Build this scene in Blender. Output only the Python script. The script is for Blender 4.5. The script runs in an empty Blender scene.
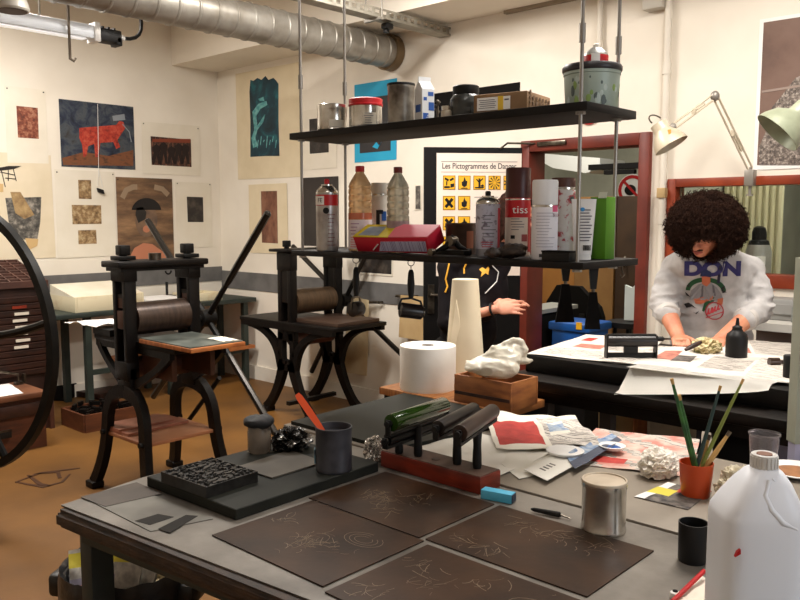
import bpy, bmesh, math, random
from mathutils import Vector, Matrix, noise
from mathutils.bvhtree import BVHTree
random.seed(7)
SC = bpy.context.scene
COL = SC.collection
V = Vector
# ---------------------------------------------------------------- camera geometry
HC = 1.56; FPX = 800.0; PIT = math.atan(83/800); YAW = math.radians(42.6)
FW = (math.cos(YAW), math.sin(YAW)); RT = (math.sin(YAW), -math.cos(YAW))
XB = 4.68   # back wall
YL = 6.73   # left wall
ZC = 3.35   # ceiling
def ray(px, py):
    x = (px-400)/FPX; y = (300-py)/FPX
    fw = math.cos(PIT)+y*math.sin(PIT); up = -math.sin(PIT)+y*math.cos(PIT)
    return V((FW[0]*fw+RT[0]*x, FW[1]*fw+RT[1]*x, up))
def PZ(px, py, z):
    d = ray(px, py); t = (z-HC)/d.z; return V((t*d.x, t*d.y, z))
def PX(px, py, X=XB):
    d = ray(px, py); t = X/d.x; return V((X, t*d.y, HC+t*d.z))
def PY(px, py, Y=YL):
    d = ray(px, py); t = Y/d.y; return V((t*d.x, Y, HC+t*d.z))
def PD(px, py, D):
    d = ray(px, py); k = d.x*FW[0]+d.y*FW[1]; t = D/k; return V((t*d.x, t*d.y, HC+t*d.z))
def depth(p): return p[0]*FW[0]+p[1]*FW[1]
# ---------------------------------------------------------------- materials
def C(r, g, b):
    f = lambda c: (c/255/12.92) if c <= 10 else ((c/255+.055)/1.055)**2.4
    return (f(r), f(g), f(b), 1)
MATS = {}
def mat(name, col, rough=.6, metal=0, col2=None, scale=12, bump=0, bscale=None, trans=0, ior=1.45, alpha=1, stretch=None, lo=.35, hi=.65, coat=0, emit=None, estr=0, detail=4, sheen=0, spec=None):
    if name in MATS: return MATS[name]
    m = bpy.data.materials.new(name); m.use_nodes = True; MATS[name] = m
    nt = m.node_tree; b = nt.nodes['Principled BSDF']
    b.inputs['Base Color'].default_value = col; b.inputs['Roughness'].default_value = rough
    b.inputs['Metallic'].default_value = metal; b.inputs['IOR'].default_value = ior
    b.inputs['Transmission Weight'].default_value = trans; b.inputs['Alpha'].default_value = alpha
    b.inputs['Coat Weight'].default_value = coat
    if spec is not None: b.inputs['Specular IOR Level'].default_value = spec
    if sheen: b.inputs['Sheen Weight'].default_value = sheen
    if emit: b.inputs['Emission Color'].default_value = emit; b.inputs['Emission Strength'].default_value = estr
    if col2 or bump:
        tc = nt.nodes.new('ShaderNodeTexCoord'); mp = nt.nodes.new('ShaderNodeMapping')
        nt.links.new(tc.outputs['Object'], mp.inputs[0])
        if stretch: mp.inputs['Scale'].default_value = stretch
        n = nt.nodes.new('ShaderNodeTexNoise'); n.inputs['Scale'].default_value = scale; n.inputs['Detail'].default_value = detail
        nt.links.new(mp.outputs[0], n.inputs[0])
        if col2:
            r = nt.nodes.new('ShaderNodeValToRGB'); r.color_ramp.elements[0].position = lo; r.color_ramp.elements[1].position = hi
            r.color_ramp.elements[0].color = col; r.color_ramp.elements[1].color = col2
            nt.links.new(n.outputs[0], r.inputs[0]); nt.links.new(r.outputs[0], b.inputs['Base Color'])
        if bump:
            n2 = n
            if bscale:
                n2 = nt.nodes.new('ShaderNodeTexNoise'); n2.inputs['Scale'].default_value = bscale; n2.inputs['Detail'].default_value = 6
                nt.links.new(mp.outputs[0], n2.inputs[0])
            bp = nt.nodes.new('ShaderNodeBump'); bp.inputs['Strength'].default_value = bump; bp.inputs['Distance'].default_value = .01
            nt.links.new(n2.outputs[0], bp.inputs['Height']); nt.links.new(bp.outputs[0], b.inputs['Normal'])
    return m
def art(name, cols, scale=20, stretch=None, rough=.55, dist=0, kind='noise', pos=None):
    """several-colour mottled picture material"""
    m = bpy.data.materials.new(name); m.use_nodes = True; MATS[name] = m
    nt = m.node_tree; b = nt.nodes['Principled BSDF']; b.inputs['Roughness'].default_value = rough
    tc = nt.nodes.new('ShaderNodeTexCoord'); mp = nt.nodes.new('ShaderNodeMapping'); nt.links.new(tc.outputs['Object'], mp.inputs[0])
    if stretch: mp.inputs['Scale'].default_value = stretch
    mp.inputs['Location'].default_value = (random.random()*9, random.random()*9, random.random()*9)
    if kind == 'wave':
        n = nt.nodes.new('ShaderNodeTexWave'); n.inputs['Scale'].default_value = scale; n.inputs['Distortion'].default_value = dist
        n.inputs['Detail'].default_value = 3
    else:
        n = nt.nodes.new('ShaderNodeTexNoise'); n.inputs['Scale'].default_value = scale; n.inputs['Detail'].default_value = 6
        n.inputs['Distortion'].default_value = dist; n.inputs['Roughness'].default_value = .62
    nt.links.new(mp.outputs[0], n.inputs[0])
    r = nt.nodes.new('ShaderNodeValToRGB'); k = len(cols); el = r.color_ramp.elements
    while len(el) < k: el.new(.5)
    for i, c in enumerate(cols):
        el[i].position = pos[i] if pos else .28+.44*i/max(1, k-1); el[i].color = c
    nt.links.new(n.outputs[0], r.inputs[0]); nt.links.new(r.outputs[0], b.inputs['Base Color'])
    return m
def newsmat(name, base, ink, sc=1.0):
    """print lines broken into words"""
    m = bpy.data.materials.new(name); m.use_nodes = True; MATS[name] = m
    nt = m.node_tree; b = nt.nodes['Principled BSDF']; b.inputs['Roughness'].default_value = .8
    tc = nt.nodes.new('ShaderNodeTexCoord')
    w = nt.nodes.new('ShaderNodeTexWave'); w.bands_direction = 'X'; w.inputs['Scale'].default_value = 40*sc; w.inputs['Distortion'].default_value = .3
    nt.links.new(tc.outputs['Object'], w.inputs[0])
    mp = nt.nodes.new('ShaderNodeMapping'); mp.inputs['Scale'].default_value = (90*sc, 14*sc, 1); nt.links.new(tc.outputs['Object'], mp.inputs[0])
    n = nt.nodes.new('ShaderNodeTexNoise'); n.inputs['Scale'].default_value = 1.2; nt.links.new(mp.outputs[0], n.inputs[0])
    a = nt.nodes.new('ShaderNodeMath'); a.operation = 'GREATER_THAN'; a.inputs[1].default_value = .55; nt.links.new(w.outputs[1], a.inputs[0])
    c = nt.nodes.new('ShaderNodeMath'); c.operation = 'GREATER_THAN'; c.inputs[1].default_value = .5; nt.links.new(n.outputs[0], c.inputs[0])
    d = nt.nodes.new('ShaderNodeMath'); d.operation = 'MULTIPLY'; nt.links.new(a.outputs[0], d.inputs[0]); nt.links.new(c.outputs[0], d.inputs[1])
    x = nt.nodes.new('ShaderNodeMix'); x.data_type = 'RGBA'; x.inputs[6].default_value = base; x.inputs[7].default_value = ink
    nt.links.new(d.outputs[0], x.inputs[0]); nt.links.new(x.outputs[2], b.inputs['Base Color'])
    return m
# ---------------------------------------------------------------- mesh builder
MW = {}
class B:
    def __init__(s): s.bm = bmesh.new()
    def _m(s, fs, m):
        for f in fs: f.material_index = m
    def box(s, c, size, rz=0, bev=0, m=0, rot=None):
        t = bmesh.new(); bmesh.ops.create_cube(t, size=1)
        bmesh.ops.scale(t, vec=size, verts=t.verts)
        if bev: bmesh.ops.bevel(t, geom=t.edges[:], offset=bev, segments=2, affect='EDGES', profile=.5)
        M = Matrix.Translation(c) @ (rot.to_4x4() if rot else Matrix.Rotation(rz, 4, 'Z'))
        s._merge(t, M, m)
        return s
    def _merge(s, t, M, m):
        mp = {}
        for v in t.verts: mp[v] = s.bm.verts.new(M @ v.co)
        for f in t.faces:
            try:
                n = s.bm.faces.new([mp[v] for v in f.verts]); n.material_index = m if m is not None else f.material_index; n.smooth = f.smooth
            except ValueError: pass
        t.free()
    def rings(s, rs, m=0, cap=True, closed=False, mids=None):
        vs = [[s.bm.verts.new(p) for p in r] for r in rs]
        k = len(rs); n = len(rs[0])
        for i in range(k if closed else k-1):
            a, b = vs[i], vs[(i+1) % k]; mm = mids[i] if mids else m
            for j in range(n):
                f = s.bm.faces.new((a[j], a[(j+1) % n], b[(j+1) % n], b[j])); f.material_index = mm; f.smooth = True
        if cap and not closed:
            f = s.bm.faces.new(vs[0][::-1]); f.material_index = mids[0] if mids else m
            f = s.bm.faces.new(vs[-1]); f.material_index = mids[-1] if mids else m
        return s
    def tube(s, pts, r, n=8, m=0, closed=False, sq=1.0):
        pts = [V(p) for p in pts]; k = len(pts)
        rr = r if isinstance(r, (list, tuple)) else [r]*k
        up = None; rs = []
        for i, p in enumerate(pts):
            a = pts[(i-1) % k] if (closed or i > 0) else p; b = pts[(i+1) % k] if (closed or i < k-1) else p
            t = (b-a).normalized()
            if up is None:
                up = V((0, 0, 1)) if abs(t.z) < .9 else V((1, 0, 0))
            u = (up-t*up.dot(t)).normalized(); w = t.cross(u); up = u
            rs.append([p+(u*math.cos(2*math.pi*j/n)*sq+w*math.sin(2*math.pi*j/n))*rr[i] for j in range(n)])
        return s.rings(rs, m, closed=closed)
    def cyl(s, p0, p1, r0, r1=None, n=16, m=0):
        return s.tube([p0, p1], [r0, r0 if r1 is None else r1], n, m)
    def lathe(s, prof, c=(0, 0, 0), n=24, m=0, mids=None, M=None):
        c = V(c); rs = []
        for r, z in prof:
            r = max(r, 1e-4)
            ring = [V((r*math.cos(2*math.pi*j/n), r*math.sin(2*math.pi*j/n), z)) for j in range(n)]
            rs.append([(M @ p if M else p)+c for p in ring])
        return s.rings(rs, m, mids=mids)
    def ell(s, c, r, m=0, rot=None, u=16, v=10):
        t = bmesh.new(); bmesh.ops.create_uvsphere(t, u_segments=u, v_segments=v, radius=1)
        r = (r, r, r) if isinstance(r, (int, float)) else r
        bmesh.ops.scale(t, vec=r, verts=t.verts)
        for f in t.faces: f.smooth = True
        s._merge(t, Matrix.Translation(c) @ (rot.to_4x4() if rot else Matrix()), m); return s
    def prism(s, poly, vec, m=0, m2=None):
        vec = V(vec); a = [s.bm.verts.new(V(p)) for p in poly]; b = [s.bm.verts.new(V(p)+vec) for p in poly]; n = len(poly)
        fs = [s.bm.faces.new(a[::-1]), s.bm.faces.new(b)]
        fs[0].material_index = m; fs[1].material_index = m
        for i in range(n):
            f = s.bm.faces.new((a[i], a[(i+1) % n], b[(i+1) % n], b[i])); f.material_index = m if m2 is None else m2
        return s
    def bar(s, pts, w, nrm, t, m=0, closed=False):
        """flat bar swept along pts in the plane with normal nrm; w widths across, t thickness along nrm"""
        pts = [V(p) for p in pts]; nrm = V(nrm).normalized(); k = len(pts); rs = []
        ww = w if isinstance(w, (list, tuple)) else [w]*k
        for i, p in enumerate(pts):
            a = pts[(i-1) % k] if (closed or i > 0) else p; b = pts[(i+1) % k] if (closed or i < k-1) else p
            d = (b-a).normalized(); q = nrm.cross(d).normalized()
            h = ww[i]/2
            rs.append([p+q*h+nrm*t/2, p+q*h-nrm*t/2, p-q*h-nrm*t/2, p-q*h+nrm*t/2])
        k0 = len(s.bm.faces)
        s.rings(rs, m, closed=closed); s.bm.faces.ensure_lookup_table()
        for f in s.bm.faces[k0:]: f.smooth = False
        return s
    def done(s, name, mats, parent=None, loc=None, local=False, smooth=True, label=None, ang=38):
        me = bpy.data.meshes.new(name)
        if parent is not None: M = MW[parent.name]
        else: M = Matrix.Translation(V(loc) if loc is not None else V((0, 0, 0)))
        if not local: bmesh.ops.transform(s.bm, matrix=M.inverted(), verts=s.bm.verts)
        bmesh.ops.recalc_face_normals(s.bm, faces=s.bm.faces)
        s.bm.to_mesh(me); s.bm.free()
        for m in (mats if isinstance(mats, (list, tuple)) else [mats]): me.materials.append(m)
        if smooth:
            me.shade_smooth(); me.set_sharp_from_angle(angle=math.radians(ang))
        else: me.shade_flat()
        o = bpy.data.objects.new(name, me); COL.objects.link(o)
        if parent is not None: o.parent = parent
        else: o.matrix_world = M
        MW[o.name] = M
        if label: o['label'] = label
        return o
def tag(o, label, cat, group=None, kind=None):
    o['label'] = label; o['category'] = cat
    if group: o['group'] = group
    if kind: o['kind'] = kind
    return o
def T(name, label, cat, loc=(0, 0, 0), rz=0, group=None):
    o = bpy.data.objects.new(name, None); COL.objects.link(o); o.empty_display_size = .05
    o.location = loc; o.rotation_euler = (0, 0, rz)
    MW[o.name] = Matrix.Translation(V(loc)) @ Matrix.Rotation(rz, 4, 'Z')
    return tag(o, label, cat, group)
def struct(o): o['kind'] = 'structure'; return o
def arc(c, U, W, r, a0, a1, n=12, r2=None):
    c, U, W = V(c), V(U), V(W); r2 = r if r2 is None else r2
    return [c+U*(r*math.cos(a0+(a1-a0)*i/n))+W*(r2*math.sin(a0+(a1-a0)*i/n)) for i in range(n+1)]
def bez(p0, p1, p2, n=8):
    p0, p1, p2 = V(p0), V(p1), V(p2)
    return [p0*(1-t)**2+p1*2*t*(1-t)+p2*t*t for t in [i/n for i in range(n+1)]]
def text_mesh(s, size=1.0, ext=0, bold=0):
    cu = bpy.data.curves.new('txt', 'FONT'); cu.body = s; cu.size = size; cu.extrude = ext; cu.offset = bold; cu.align_x = 'CENTER'; cu.align_y = 'CENTER'
    o = bpy.data.objects.new('txt', cu); COL.objects.link(o)
    dg = bpy.context.evaluated_depsgraph_get(); me = bpy.data.meshes.new_from_object(o.evaluated_get(dg))
    bpy.data.objects.remove(o); bpy.data.curves.remove(cu)
    return me
def add_text(b, s, c, U, W, size, m=0, sx=1.0, lift=None, bold=0):
    """flat lettering at c, reading along U, up along W"""
    me = text_mesh(s, size, 0, bold); U = V(U).normalized(); W = V(W).normalized(); c = V(c)
    t = bmesh.new(); t.from_mesh(me); bpy.data.meshes.remove(me)
    N = U.cross(W)
    M = Matrix(((U.x*sx, W.x, N.x, c.x), (U.y*sx, W.y, N.y, c.y), (U.z*sx, W.z, N.z, c.z), (0, 0, 0, 1)))
    b._merge(t, M, m); return b
def remesh(b, voxel, smooth=4, disp=None):
    """union of everything in builder b as one continuous skin; returns new builder"""
    me = bpy.data.meshes.new('tmp'); bmesh.ops.recalc_face_normals(b.bm, faces=b.bm.faces); b.bm.to_mesh(me); b.bm.free()
    o = bpy.data.objects.new('tmp', me); COL.objects.link(o)
    r = o.modifiers.new('r', 'REMESH'); r.mode = 'VOXEL'; r.voxel_size = voxel
    if smooth:
        q = o.modifiers.new('s', 'SMOOTH'); q.iterations = smooth; q.factor = .5
    dg = bpy.context.evaluated_depsgraph_get(); me2 = bpy.data.meshes.new_from_object(o.evaluated_get(dg))
    bpy.data.objects.remove(o); bpy.data.meshes.remove(me)
    nb = B(); nb.bm.from_mesh(me2); bpy.data.meshes.remove(me2)
    if disp:
        nb.bm.normal_update()
        for v in nb.bm.verts: v.co += v.normal*disp(v.co)
    for f in nb.bm.faces: f.smooth = True
    return nb
def bvh_of(o):
    me = o.data; M = MW[o.name]
    return BVHTree.FromPolygons([M @ v.co for v in me.vertices], [tuple(p.vertices) for p in me.polygons])
def drape(b, bvh, d, off, cuts=2):
    """lay the flat faces of b onto a surface along direction d"""
    bmesh.ops.triangulate(b.bm, faces=b.bm.faces)
    for _ in range(cuts):
        es = [e for e in b.bm.edges if e.calc_length() > .012]
        if es: bmesh.ops.subdivide_edges(b.bm, edges=es, cuts=1)
    d = V(d).normalized()
    for v in b.bm.verts:
        h = bvh.ray_cast(v.co-d*.5, d, 2.0)
        if h[0] is not None: v.co = h[0]-d*off
    return b
IRON = mat('cast_iron', C(11, 9, 8), .42, 0, C(22, 17, 14), 9, .15, 60, spec=.22)
IRONB = mat('black_iron', C(11, 10, 9), .45, 0, C(18, 16, 14), 14, spec=.22)
STEEL = mat('bare_steel', C(120, 112, 100), .32, .9, C(70, 62, 54), 18)
GALV = mat('galvanised', C(172, 168, 160), .42, .6, C(142, 136, 126), 7, .1, 30)
TIN = mat('tin', C(222, 220, 214), .2, .92, C(190, 186, 178), 22)
TIND = mat('dirty_tin', C(165, 158, 146), .38, .6, C(84, 76, 68), 16)
WALL = mat('wall_paint', C(238, 230, 216), .85, 0, C(230, 221, 206), 2.2, .04, 90)
CEIL = mat('ceiling_paint', C(240, 232, 218), .9, 0, C(230, 221, 206), 1.5)
BAND = mat('grey_band', C(112, 110, 108), .7, 0, C(96, 94, 92), 6)
FLOOR = mat('ochre_floor', C(122, 82, 34), .5, 0, C(88, 58, 26), 1.6, .05, 40, detail=9, lo=.38, hi=.72)
PAPER = mat('paper', C(232, 224, 208), .85, 0, C(226, 217, 199), 5)
PAPERC = mat('cream_paper', C(226, 211, 180), .85, 0, C(218, 202, 170), 5)
WHITE = mat('white', C(236, 234, 230), .55)
WPLAS = mat('white_plastic', C(225, 228, 236), .4)
BLK = mat('black', C(18, 17, 17), .5, spec=.35)
BLKM = mat('black_matte', C(18, 16, 15), .85, spec=.15)
BRED = mat('red_frame', C(112, 42, 28), .45, 0, C(92, 33, 22), 6)
WOOD = mat('wood', C(176, 116, 62), .5, 0, C(140, 86, 44), 8, .08, stretch=(1, 8, 1))
WOODO = mat('orange_wood', C(186, 112, 58), .5, 0, C(150, 84, 42), 8, stretch=(1, 6, 1))
WOODD = mat('dark_wood', C(62, 34, 24), .5, 0, C(40, 22, 16), 9, stretch=(1, 7, 1))
WOODR = mat('red_wood', C(140, 46, 24), .4, 0, C(104, 32, 18), 7, stretch=(2, 1, 6))
WOODG = mat('grey_wood', C(112, 96, 80), .7, 0, C(84, 70, 58), 9, stretch=(1, 6, 1))
GREENG = mat('green_grey', C(44, 54, 48), .5, 0, C(32, 40, 36), 5)
COPPER = mat('plate', C(66, 45, 30), .42, .1, C(42, 29, 21), 5, .03, 60, detail=8, spec=.2)
SCRATCH = mat('scratch', C(124, 106, 84), .5)
SKIN = mat('skin', C(206, 140, 108), .5, 0, C(190, 120, 92), 20)
SKIN2 = mat('skin_pale', C(226, 160, 132), .5, 0, C(212, 140, 114), 20)
RED = mat('red', C(186, 26, 32), .4)
BLUE = mat('blue', C(30, 80, 150), .45)
YEL = mat('yellow', C(238, 178, 30), .6)
GREEN = mat('green', C(60, 130, 30), .5)
ORANGE = mat('orange', C(214, 78, 30), .45)
GLASS = mat('glass', C(225, 232, 226), .03, 0, trans=1, ior=1.45)
PANE = mat('pane', C(238, 242, 238), .02, 0, trans=1, ior=1.08)
NEWS = newsmat('newsprint', C(206, 198, 188), C(92, 86, 82))
NEWS2 = newsmat('newsprint_grey', C(186, 178, 168), C(70, 66, 64), .7)
PRT_R = mat('print_red', C(190, 58, 48), .7, 0, C(166, 46, 40), 30)
PRT_G = mat('print_photo', C(120, 112, 104), .7, 0, C(52, 48, 48), 40)
PRT_C = mat('print_salmon', C(196, 128, 108), .7, 0, C(150, 92, 80), 30)
PRT_B = mat('print_blue', C(90, 120, 160), .7, 0, C(170, 180, 190), 40)
PRT_Y = mat('print_yellow', C(214, 200, 70), .7)
RUBB = mat('rubber', C(24, 20, 19), .35, 0, C(38, 30, 26), 20)
# ================================================================ the room
def bx(name, lo, hi, m, parent=None, bev=0, label=None):
    lo, hi = V(lo), V(hi); b = B(); b.box((lo+hi)/2, hi-lo, bev=bev)
    return b.done(name, m, parent, loc=None if parent else (lo+hi)/2, smooth=bool(bev), label=label)
struct(bx('floor', (-2.6, -3.0, -.1), (9.5, YL+.15, 0), FLOOR))
struct(bx('ceiling', (-2.6, -3.0, ZC), (9.5, YL+.15, ZC+.1), CEIL))
struct(bx('wall_left', (-2.6, YL, 0), (XB+.15, YL+.15, ZC), WALL))
struct(bx('wall_front', (-2.6, -3, 0), (-2.45, YL, ZC), WALL))
struct(bx('wall_right', (-2.45, -3, 0), (9.5, -2.85, ZC), WALL))
DY0, DY1, DZ = 2.214, 3.147, 2.074      # door opening outer frame
WY0, WY1, WZ0, WZ1 = .35, 2.105, 1.165, 1.787
b = B(); X0, X1 = XB, XB+.15
for y0, y1, z0, z1 in ((DY1, YL, 0, ZC), (DY0, DY1, DZ, ZC), (WY1, DY0, 0, ZC), (WY0, WY1, 0, WZ0), (WY0, WY1, WZ1, ZC), (-2.85, WY0, 0, ZC)):
    b.box(((X0+X1)/2, (y0+y1)/2, (z0+z1)/2), (X1-X0, y1-y0, z1-z0))
struct(b.done('wall_back', WALL, loc=(XB, 3, 0), smooth=False))
# dropped beam along the back wall
struct(bx('beam', (XB-.5, -2.85, 2.965), (XB, YL, ZC), CEIL))
struct(bx('baseboard_left', (-2.45, YL-.02, 0), (XB, YL, .11), WALL))
struct(bx('baseboard_back', (XB-.02, DY1+.02, 0), (XB, YL-.02, .13), WALL))
struct(bx('trim_1', (2.0, YL-.008, .93), (XB, YL, 1.07), BAND))
struct(bx('trim_2', (XB-.008, 3.66, .86), (XB, YL-.008, 1.03), BAND))
# door frame
d = B()
for y0, y1, z0, z1 in ((DY0, DY0+.07, 0, DZ), (DY1-.07, DY1, 0, DZ), (DY0+.07, DY1-.07, DZ-.075, DZ)):
    d.box((XB+.06, (y0+y1)/2, (z0+z1)/2), (.2, y1-y0, z1-z0), bev=.004)
dframe = struct(d.done('door_1', BRED, loc=(XB, DY1, 0)))
# window frame, sill and pane
w = B()
for y0, y1, z0, z1 in ((WY1-.055, WY1, WZ0, WZ1), (WY0, WY0+.055, WZ0, WZ1), (WY0+.055, WY1-.055, WZ1-.05, WZ1), (WY0+.055, WY1-.055, WZ0, WZ0+.075)):
    w.box((XB+.045, (y0+y1)/2, (z0+z1)/2), (.13, y1-y0, z1-z0), bev=.004)
win = struct(w.done('window_1', mat('window_frame', C(150, 62, 32), .42, 0, C(120, 46, 26), 6), loc=(XB, 1.2, WZ0)))
bx('glass_pane', (XB+.05, WY0+.055, WZ0+.075), (XB+.056, WY1-.055, WZ1-.05), PANE, win)
# rooms behind
RW = mat('back_room_wall', C(176, 176, 160), .9, 0, C(160, 160, 146), 3)
struct(bx('wall_partition', (XB+.15, 2.135, 0), (8.6, 2.205, ZC), RW))
struct(bx('wall_corridor', (8.5, -2.85, 0), (8.6, YL, ZC), RW))
struct(bx('wall_corridor_left', (XB+.15, 4.95, 0), (8.5, 5.05, ZC), RW))
# back room behind the window
rib = B()
yl_ = PX(781, 220, 5.62).y
for i in range(26):
    y = 2.1-i*.043
    if y < yl_: break
    rib.cyl((5.62, y, .7), (5.62, y, 2.5), .024, n=8)
tag(rib.done('ribbed_curtain', mat('ribbed', C(214, 208, 174), .8), loc=(5.62, 1.6, .7)), 'pale yellow ribbed curtain hanging behind the window', 'curtain')
bx_ = B(); bx_.box((5.75, .55, 1.3), (.06, 1.1, 2.6)); 
bx_.tube([(5.71, .98, 2.3), (5.70, .975, 1.7), (5.7, .985, 1.5)], .008, m=1)
tag(bx_.done('screen_panel', [mat('grey_blue', C(140, 148, 146), .6), BLUE], loc=(5.75, .6, .4)), 'grey blue screen panel beside the ribbed curtain', 'screen')
cs = T('counter', 'grey counter under the window behind the glass', 'counter', (5.15, 1.2, 0))
bx('worktop', (4.88, .3, 1.12), (5.42, 2.1, 1.16), mat('counter_top', C(150, 140, 124), .5), cs)
bx('cabinet_body', (4.9, .32, 0), (5.4, 2.08, 1.12), mat('counter_front', C(120, 112, 104), .6), cs)
# thermos jug
p = PX(758, 264, 5.1); zt = PX(758, 226, 5.1).z; p.z = 1.16; dd = depth(p); h = (zt-1.16)
t = T('thermos_jug', 'steel vacuum jug with black lid standing behind the window', 'jug', p)
r = .075
B().lathe([(r*.96, 0), (r, .01), (r, h*.55), (r*.8, h*.68)], n=28).done('body', mat('jug_steel', C(170, 168, 162), .3, .4), t, local=True)
B().lathe([(r*.82, h*.67), (r*.74, h*.74), (r*.56, h*.76), (r*.56, h*.88), (r*.45, h*.97), (r*.2, h)], n=28).done('lid', BLK, t, local=True)
a = B(); a.tube([(-.03, .055, h*.78), (-.05, .12, h*.7), (-.05, .13, h*.4), (-.02, .075, h*.25)], .012); a.done('handle', BLK, t, local=True)
B().box((-.06, -.035, h*.4), (.02, .05, .05), rz=.5).done('sticker', WHITE, t, local=True)
zz_ = 1.1745; pa, pb, pc = PX(764, 262, 4.95), PX(800, 265, 4.95), PX(789, 263, 4.95); pa.z = pb.z = pc.z = zz_; tr = B(); tr.tube([pa, pb], .013); tr.box(pc, (.026, .05, .026), bev=.004)
tag(tr.done('paper_tube', mat('ivory', C(170, 165, 150), .5), loc=PX(780, 264, 4.95)), 'ivory tube lying behind the glass beside the steel jug', 'tube')
# corridor behind the door
cb = T('tall_cupboard', 'tall brown cupboard standing beyond the open doorway', 'cupboard', (7.0, 3.2, 0))
pz = PX(575, 197, 6.75)
y_l = PX(575, 250, 6.75).y; y_m = PX(614, 250, 6.75).y; y_r = PX(652, 250, 6.75).y
B().prism([(6.75, y_l, 0), (6.75, y_m, 0), (7.1, y_m, 0), (7.1, y_l, 0)], (0, 0, pz.z)).done('side_panel', mat('tan_board', C(150, 112, 66), .6, 0, C(136, 98, 56), 5), cb, smooth=False)
B().box((6.95, (y_m+y_r)/2-.005, pz.z/2), (.36, y_m-y_r-.01, pz.z)).done('door', mat('brown_door', C(66, 46, 30), .55, 0, C(52, 36, 24), 5), cb, smooth=False)
q = PX(625, 262, 6.74); kb = B(); kb.tube([q+V((0, 0, .05)), q+V((-.02, 0, .03)), q+V((-.02, 0, -.03)), q+V((0, 0, -.05))], .008); kb.done('handle', STEEL, cb)
q = PX(545, 300, 6.9)
hb = B(); hb.prism([PX(523, 152, 6.9), PX(600, 158, 6.9), PX(600, 170, 6.9), PX(585, 173, 6.9), PX(553, 168, 6.9)], (.5, 0, 0)); hb.bm.verts.ensure_lookup_table()
tag(hb.done('ventilation_hood', mat('hood_white', C(200, 200, 196), .6), loc=PX(575, 160, 6.9), smooth=False), 'white ventilation hood under the ceiling of the back room', 'hood')
dk = B(); dk.box(PX(628, 166, 6.9), (.12, .75, .05)); dk.box(PX(620, 172, 6.8), (.05, .3, .04))
tag(dk.done('dark_rail', BLKM, loc=PX(625, 166, 6.9)), 'dark rail running across the back room above the cupboard', 'rail')
q = PX(632, 190, 8.48); ns = T('round_sign', 'round red prohibition sign on the far wall beyond the doorway', 'sign', q)
bs = B(); bs.bar(arc(q, (0, 1, 0), (0, 0, 1), .15, 0, 2*math.pi*23/24, 23), .035, (1, 0, 0), .012, closed=True)
bs.bar([q+V((-.006, .1, .1)), q+V((-.006, -.1, -.1))], .028, (1, 0, 0), .008); bs.done('red_ring', RED, ns)
B().cyl(q+V((.006, 0, 0)), q+V((.014, 0, 0)), .18, n=32).done('white_disc', WHITE, ns)
bk = B(); bk.ell(q+V((-.004, .02, 0)), (.004, .07, .06)); bk.done('black_symbol', BLK, ns)
tb = B(); tq = [PX(540, 265, 7.2), PX(574.5, 263, 7.2)]; tb.prism([tq[0], tq[1], V((7.2, tq[1].y, 0)), V((7.2, tq[0].y, 0))], (.04, 0, 0)); tb.prism([PX(574, 263, 6.74), PX(612, 262, 6.74), PX(612, 345, 6.74), PX(574, 345, 6.74)], (-.004, 0, 0)) if 0 else None
tag(tb.done('tan_cabinet_panel', mat('tan_panel', C(172, 118, 58), .6, 0, C(158, 104, 50), 4), loc=PX(575, 330, 7.2), smooth=False), 'tan wooden panel behind the black office chair', 'panel')
# black office chair
c0 = PX(572, 330, 6.0); ch = T('office_chair', 'black mesh office chair standing in the back room', 'chair', (c0.x, c0.y, 0))
bk = B()
o0, o1 = PX(545, 318, 6.0), PX(602, 318, 6.0); top = PX(572, 286, 6.0).z
prof = [o0, V((6.0, o0.y*.98+o1.y*.02, top*.5+o0.z*.5)), V((6.0, o0.y*.8+o1.y*.2, top)), V((6.0, o0.y*.4+o1.y*.6, top)), V((6.0, o0.y*.06+o1.y*.94, top*.45+o0.z*.55)), o1, o1-V((0, 0, .2)), o0-V((0, 0, .2))]
bk.prism(prof, (.06, 0, 0)); bk.done('backrest', BLKM, ch, smooth=False)
B().box((5.85, c0.y, .52), (.48, .46, .08), bev=.03).done('seat', BLKM, ch)
B().cyl((5.9, c0.y, .1), (5.9, c0.y, .5), .03).done('post', IRON, ch)
for k in range(5):
    a = k*1.2566; b = B(); b.tube([(5.9, c0.y, .1), (5.9+.26*math.cos(a), c0.y+.26*math.sin(a), .07)], .02); b.ell((5.9+.26*math.cos(a), c0.y+.26*math.sin(a), .03), .03); b.done('leg', BLK, ch)
b = B(); b.box((6.0, c0.y-.1, .62), (.05, .05, .25)); b.done('back_bar', BLK, ch)
# blue crate, white box, dark cabinet
q = PX(585, 330, 5.2); cr = T('blue_crate', 'blue plastic crate with yellow sticker in the doorway', 'crate', (q.x, q.y, 0))
ya_, yb_ = PX(601, 330, 5.2).y, PX(560, 330, 5.2).y; zt_ = PX(580, 321, 5.2).z; zm_ = (ya_+yb_)/2; B().box((5.2, zm_, (zt_-.3)/2), (.3, yb_-ya_-.06, zt_-.3)).done('plinth', BLKM, cr, smooth=False)
b = B(); b.box((5.2, zm_, zt_-.165), (.30, yb_-ya_-.03, .27), bev=.02); b.box((5.2, zm_, zt_-.03), (.34, yb_-ya_, .06), bev=.012); b.done('body', mat('blue_plastic', C(22, 84, 160), .4), cr)
e = PX(579, 326, 5.026); B().box(e, (.006, .045, .05)).done('sticker', YEL, cr)
q = PX(546, 306, 5.25); dc = T('dark_cabinet', 'dark cabinet with a light top just inside the doorway', 'cabinet', (q.x, q.y, 0))
B().box((5.25, q.y, q.z/2-.02), (.5, .2, q.z-.05)).done('body', BLKM, dc, smooth=False)
B().box((5.25, q.y, q.z-.015), (.54, .24, .03)).done('worktop', mat('stone_top', C(150, 148, 140), .5), dc, smooth=False)
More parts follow.
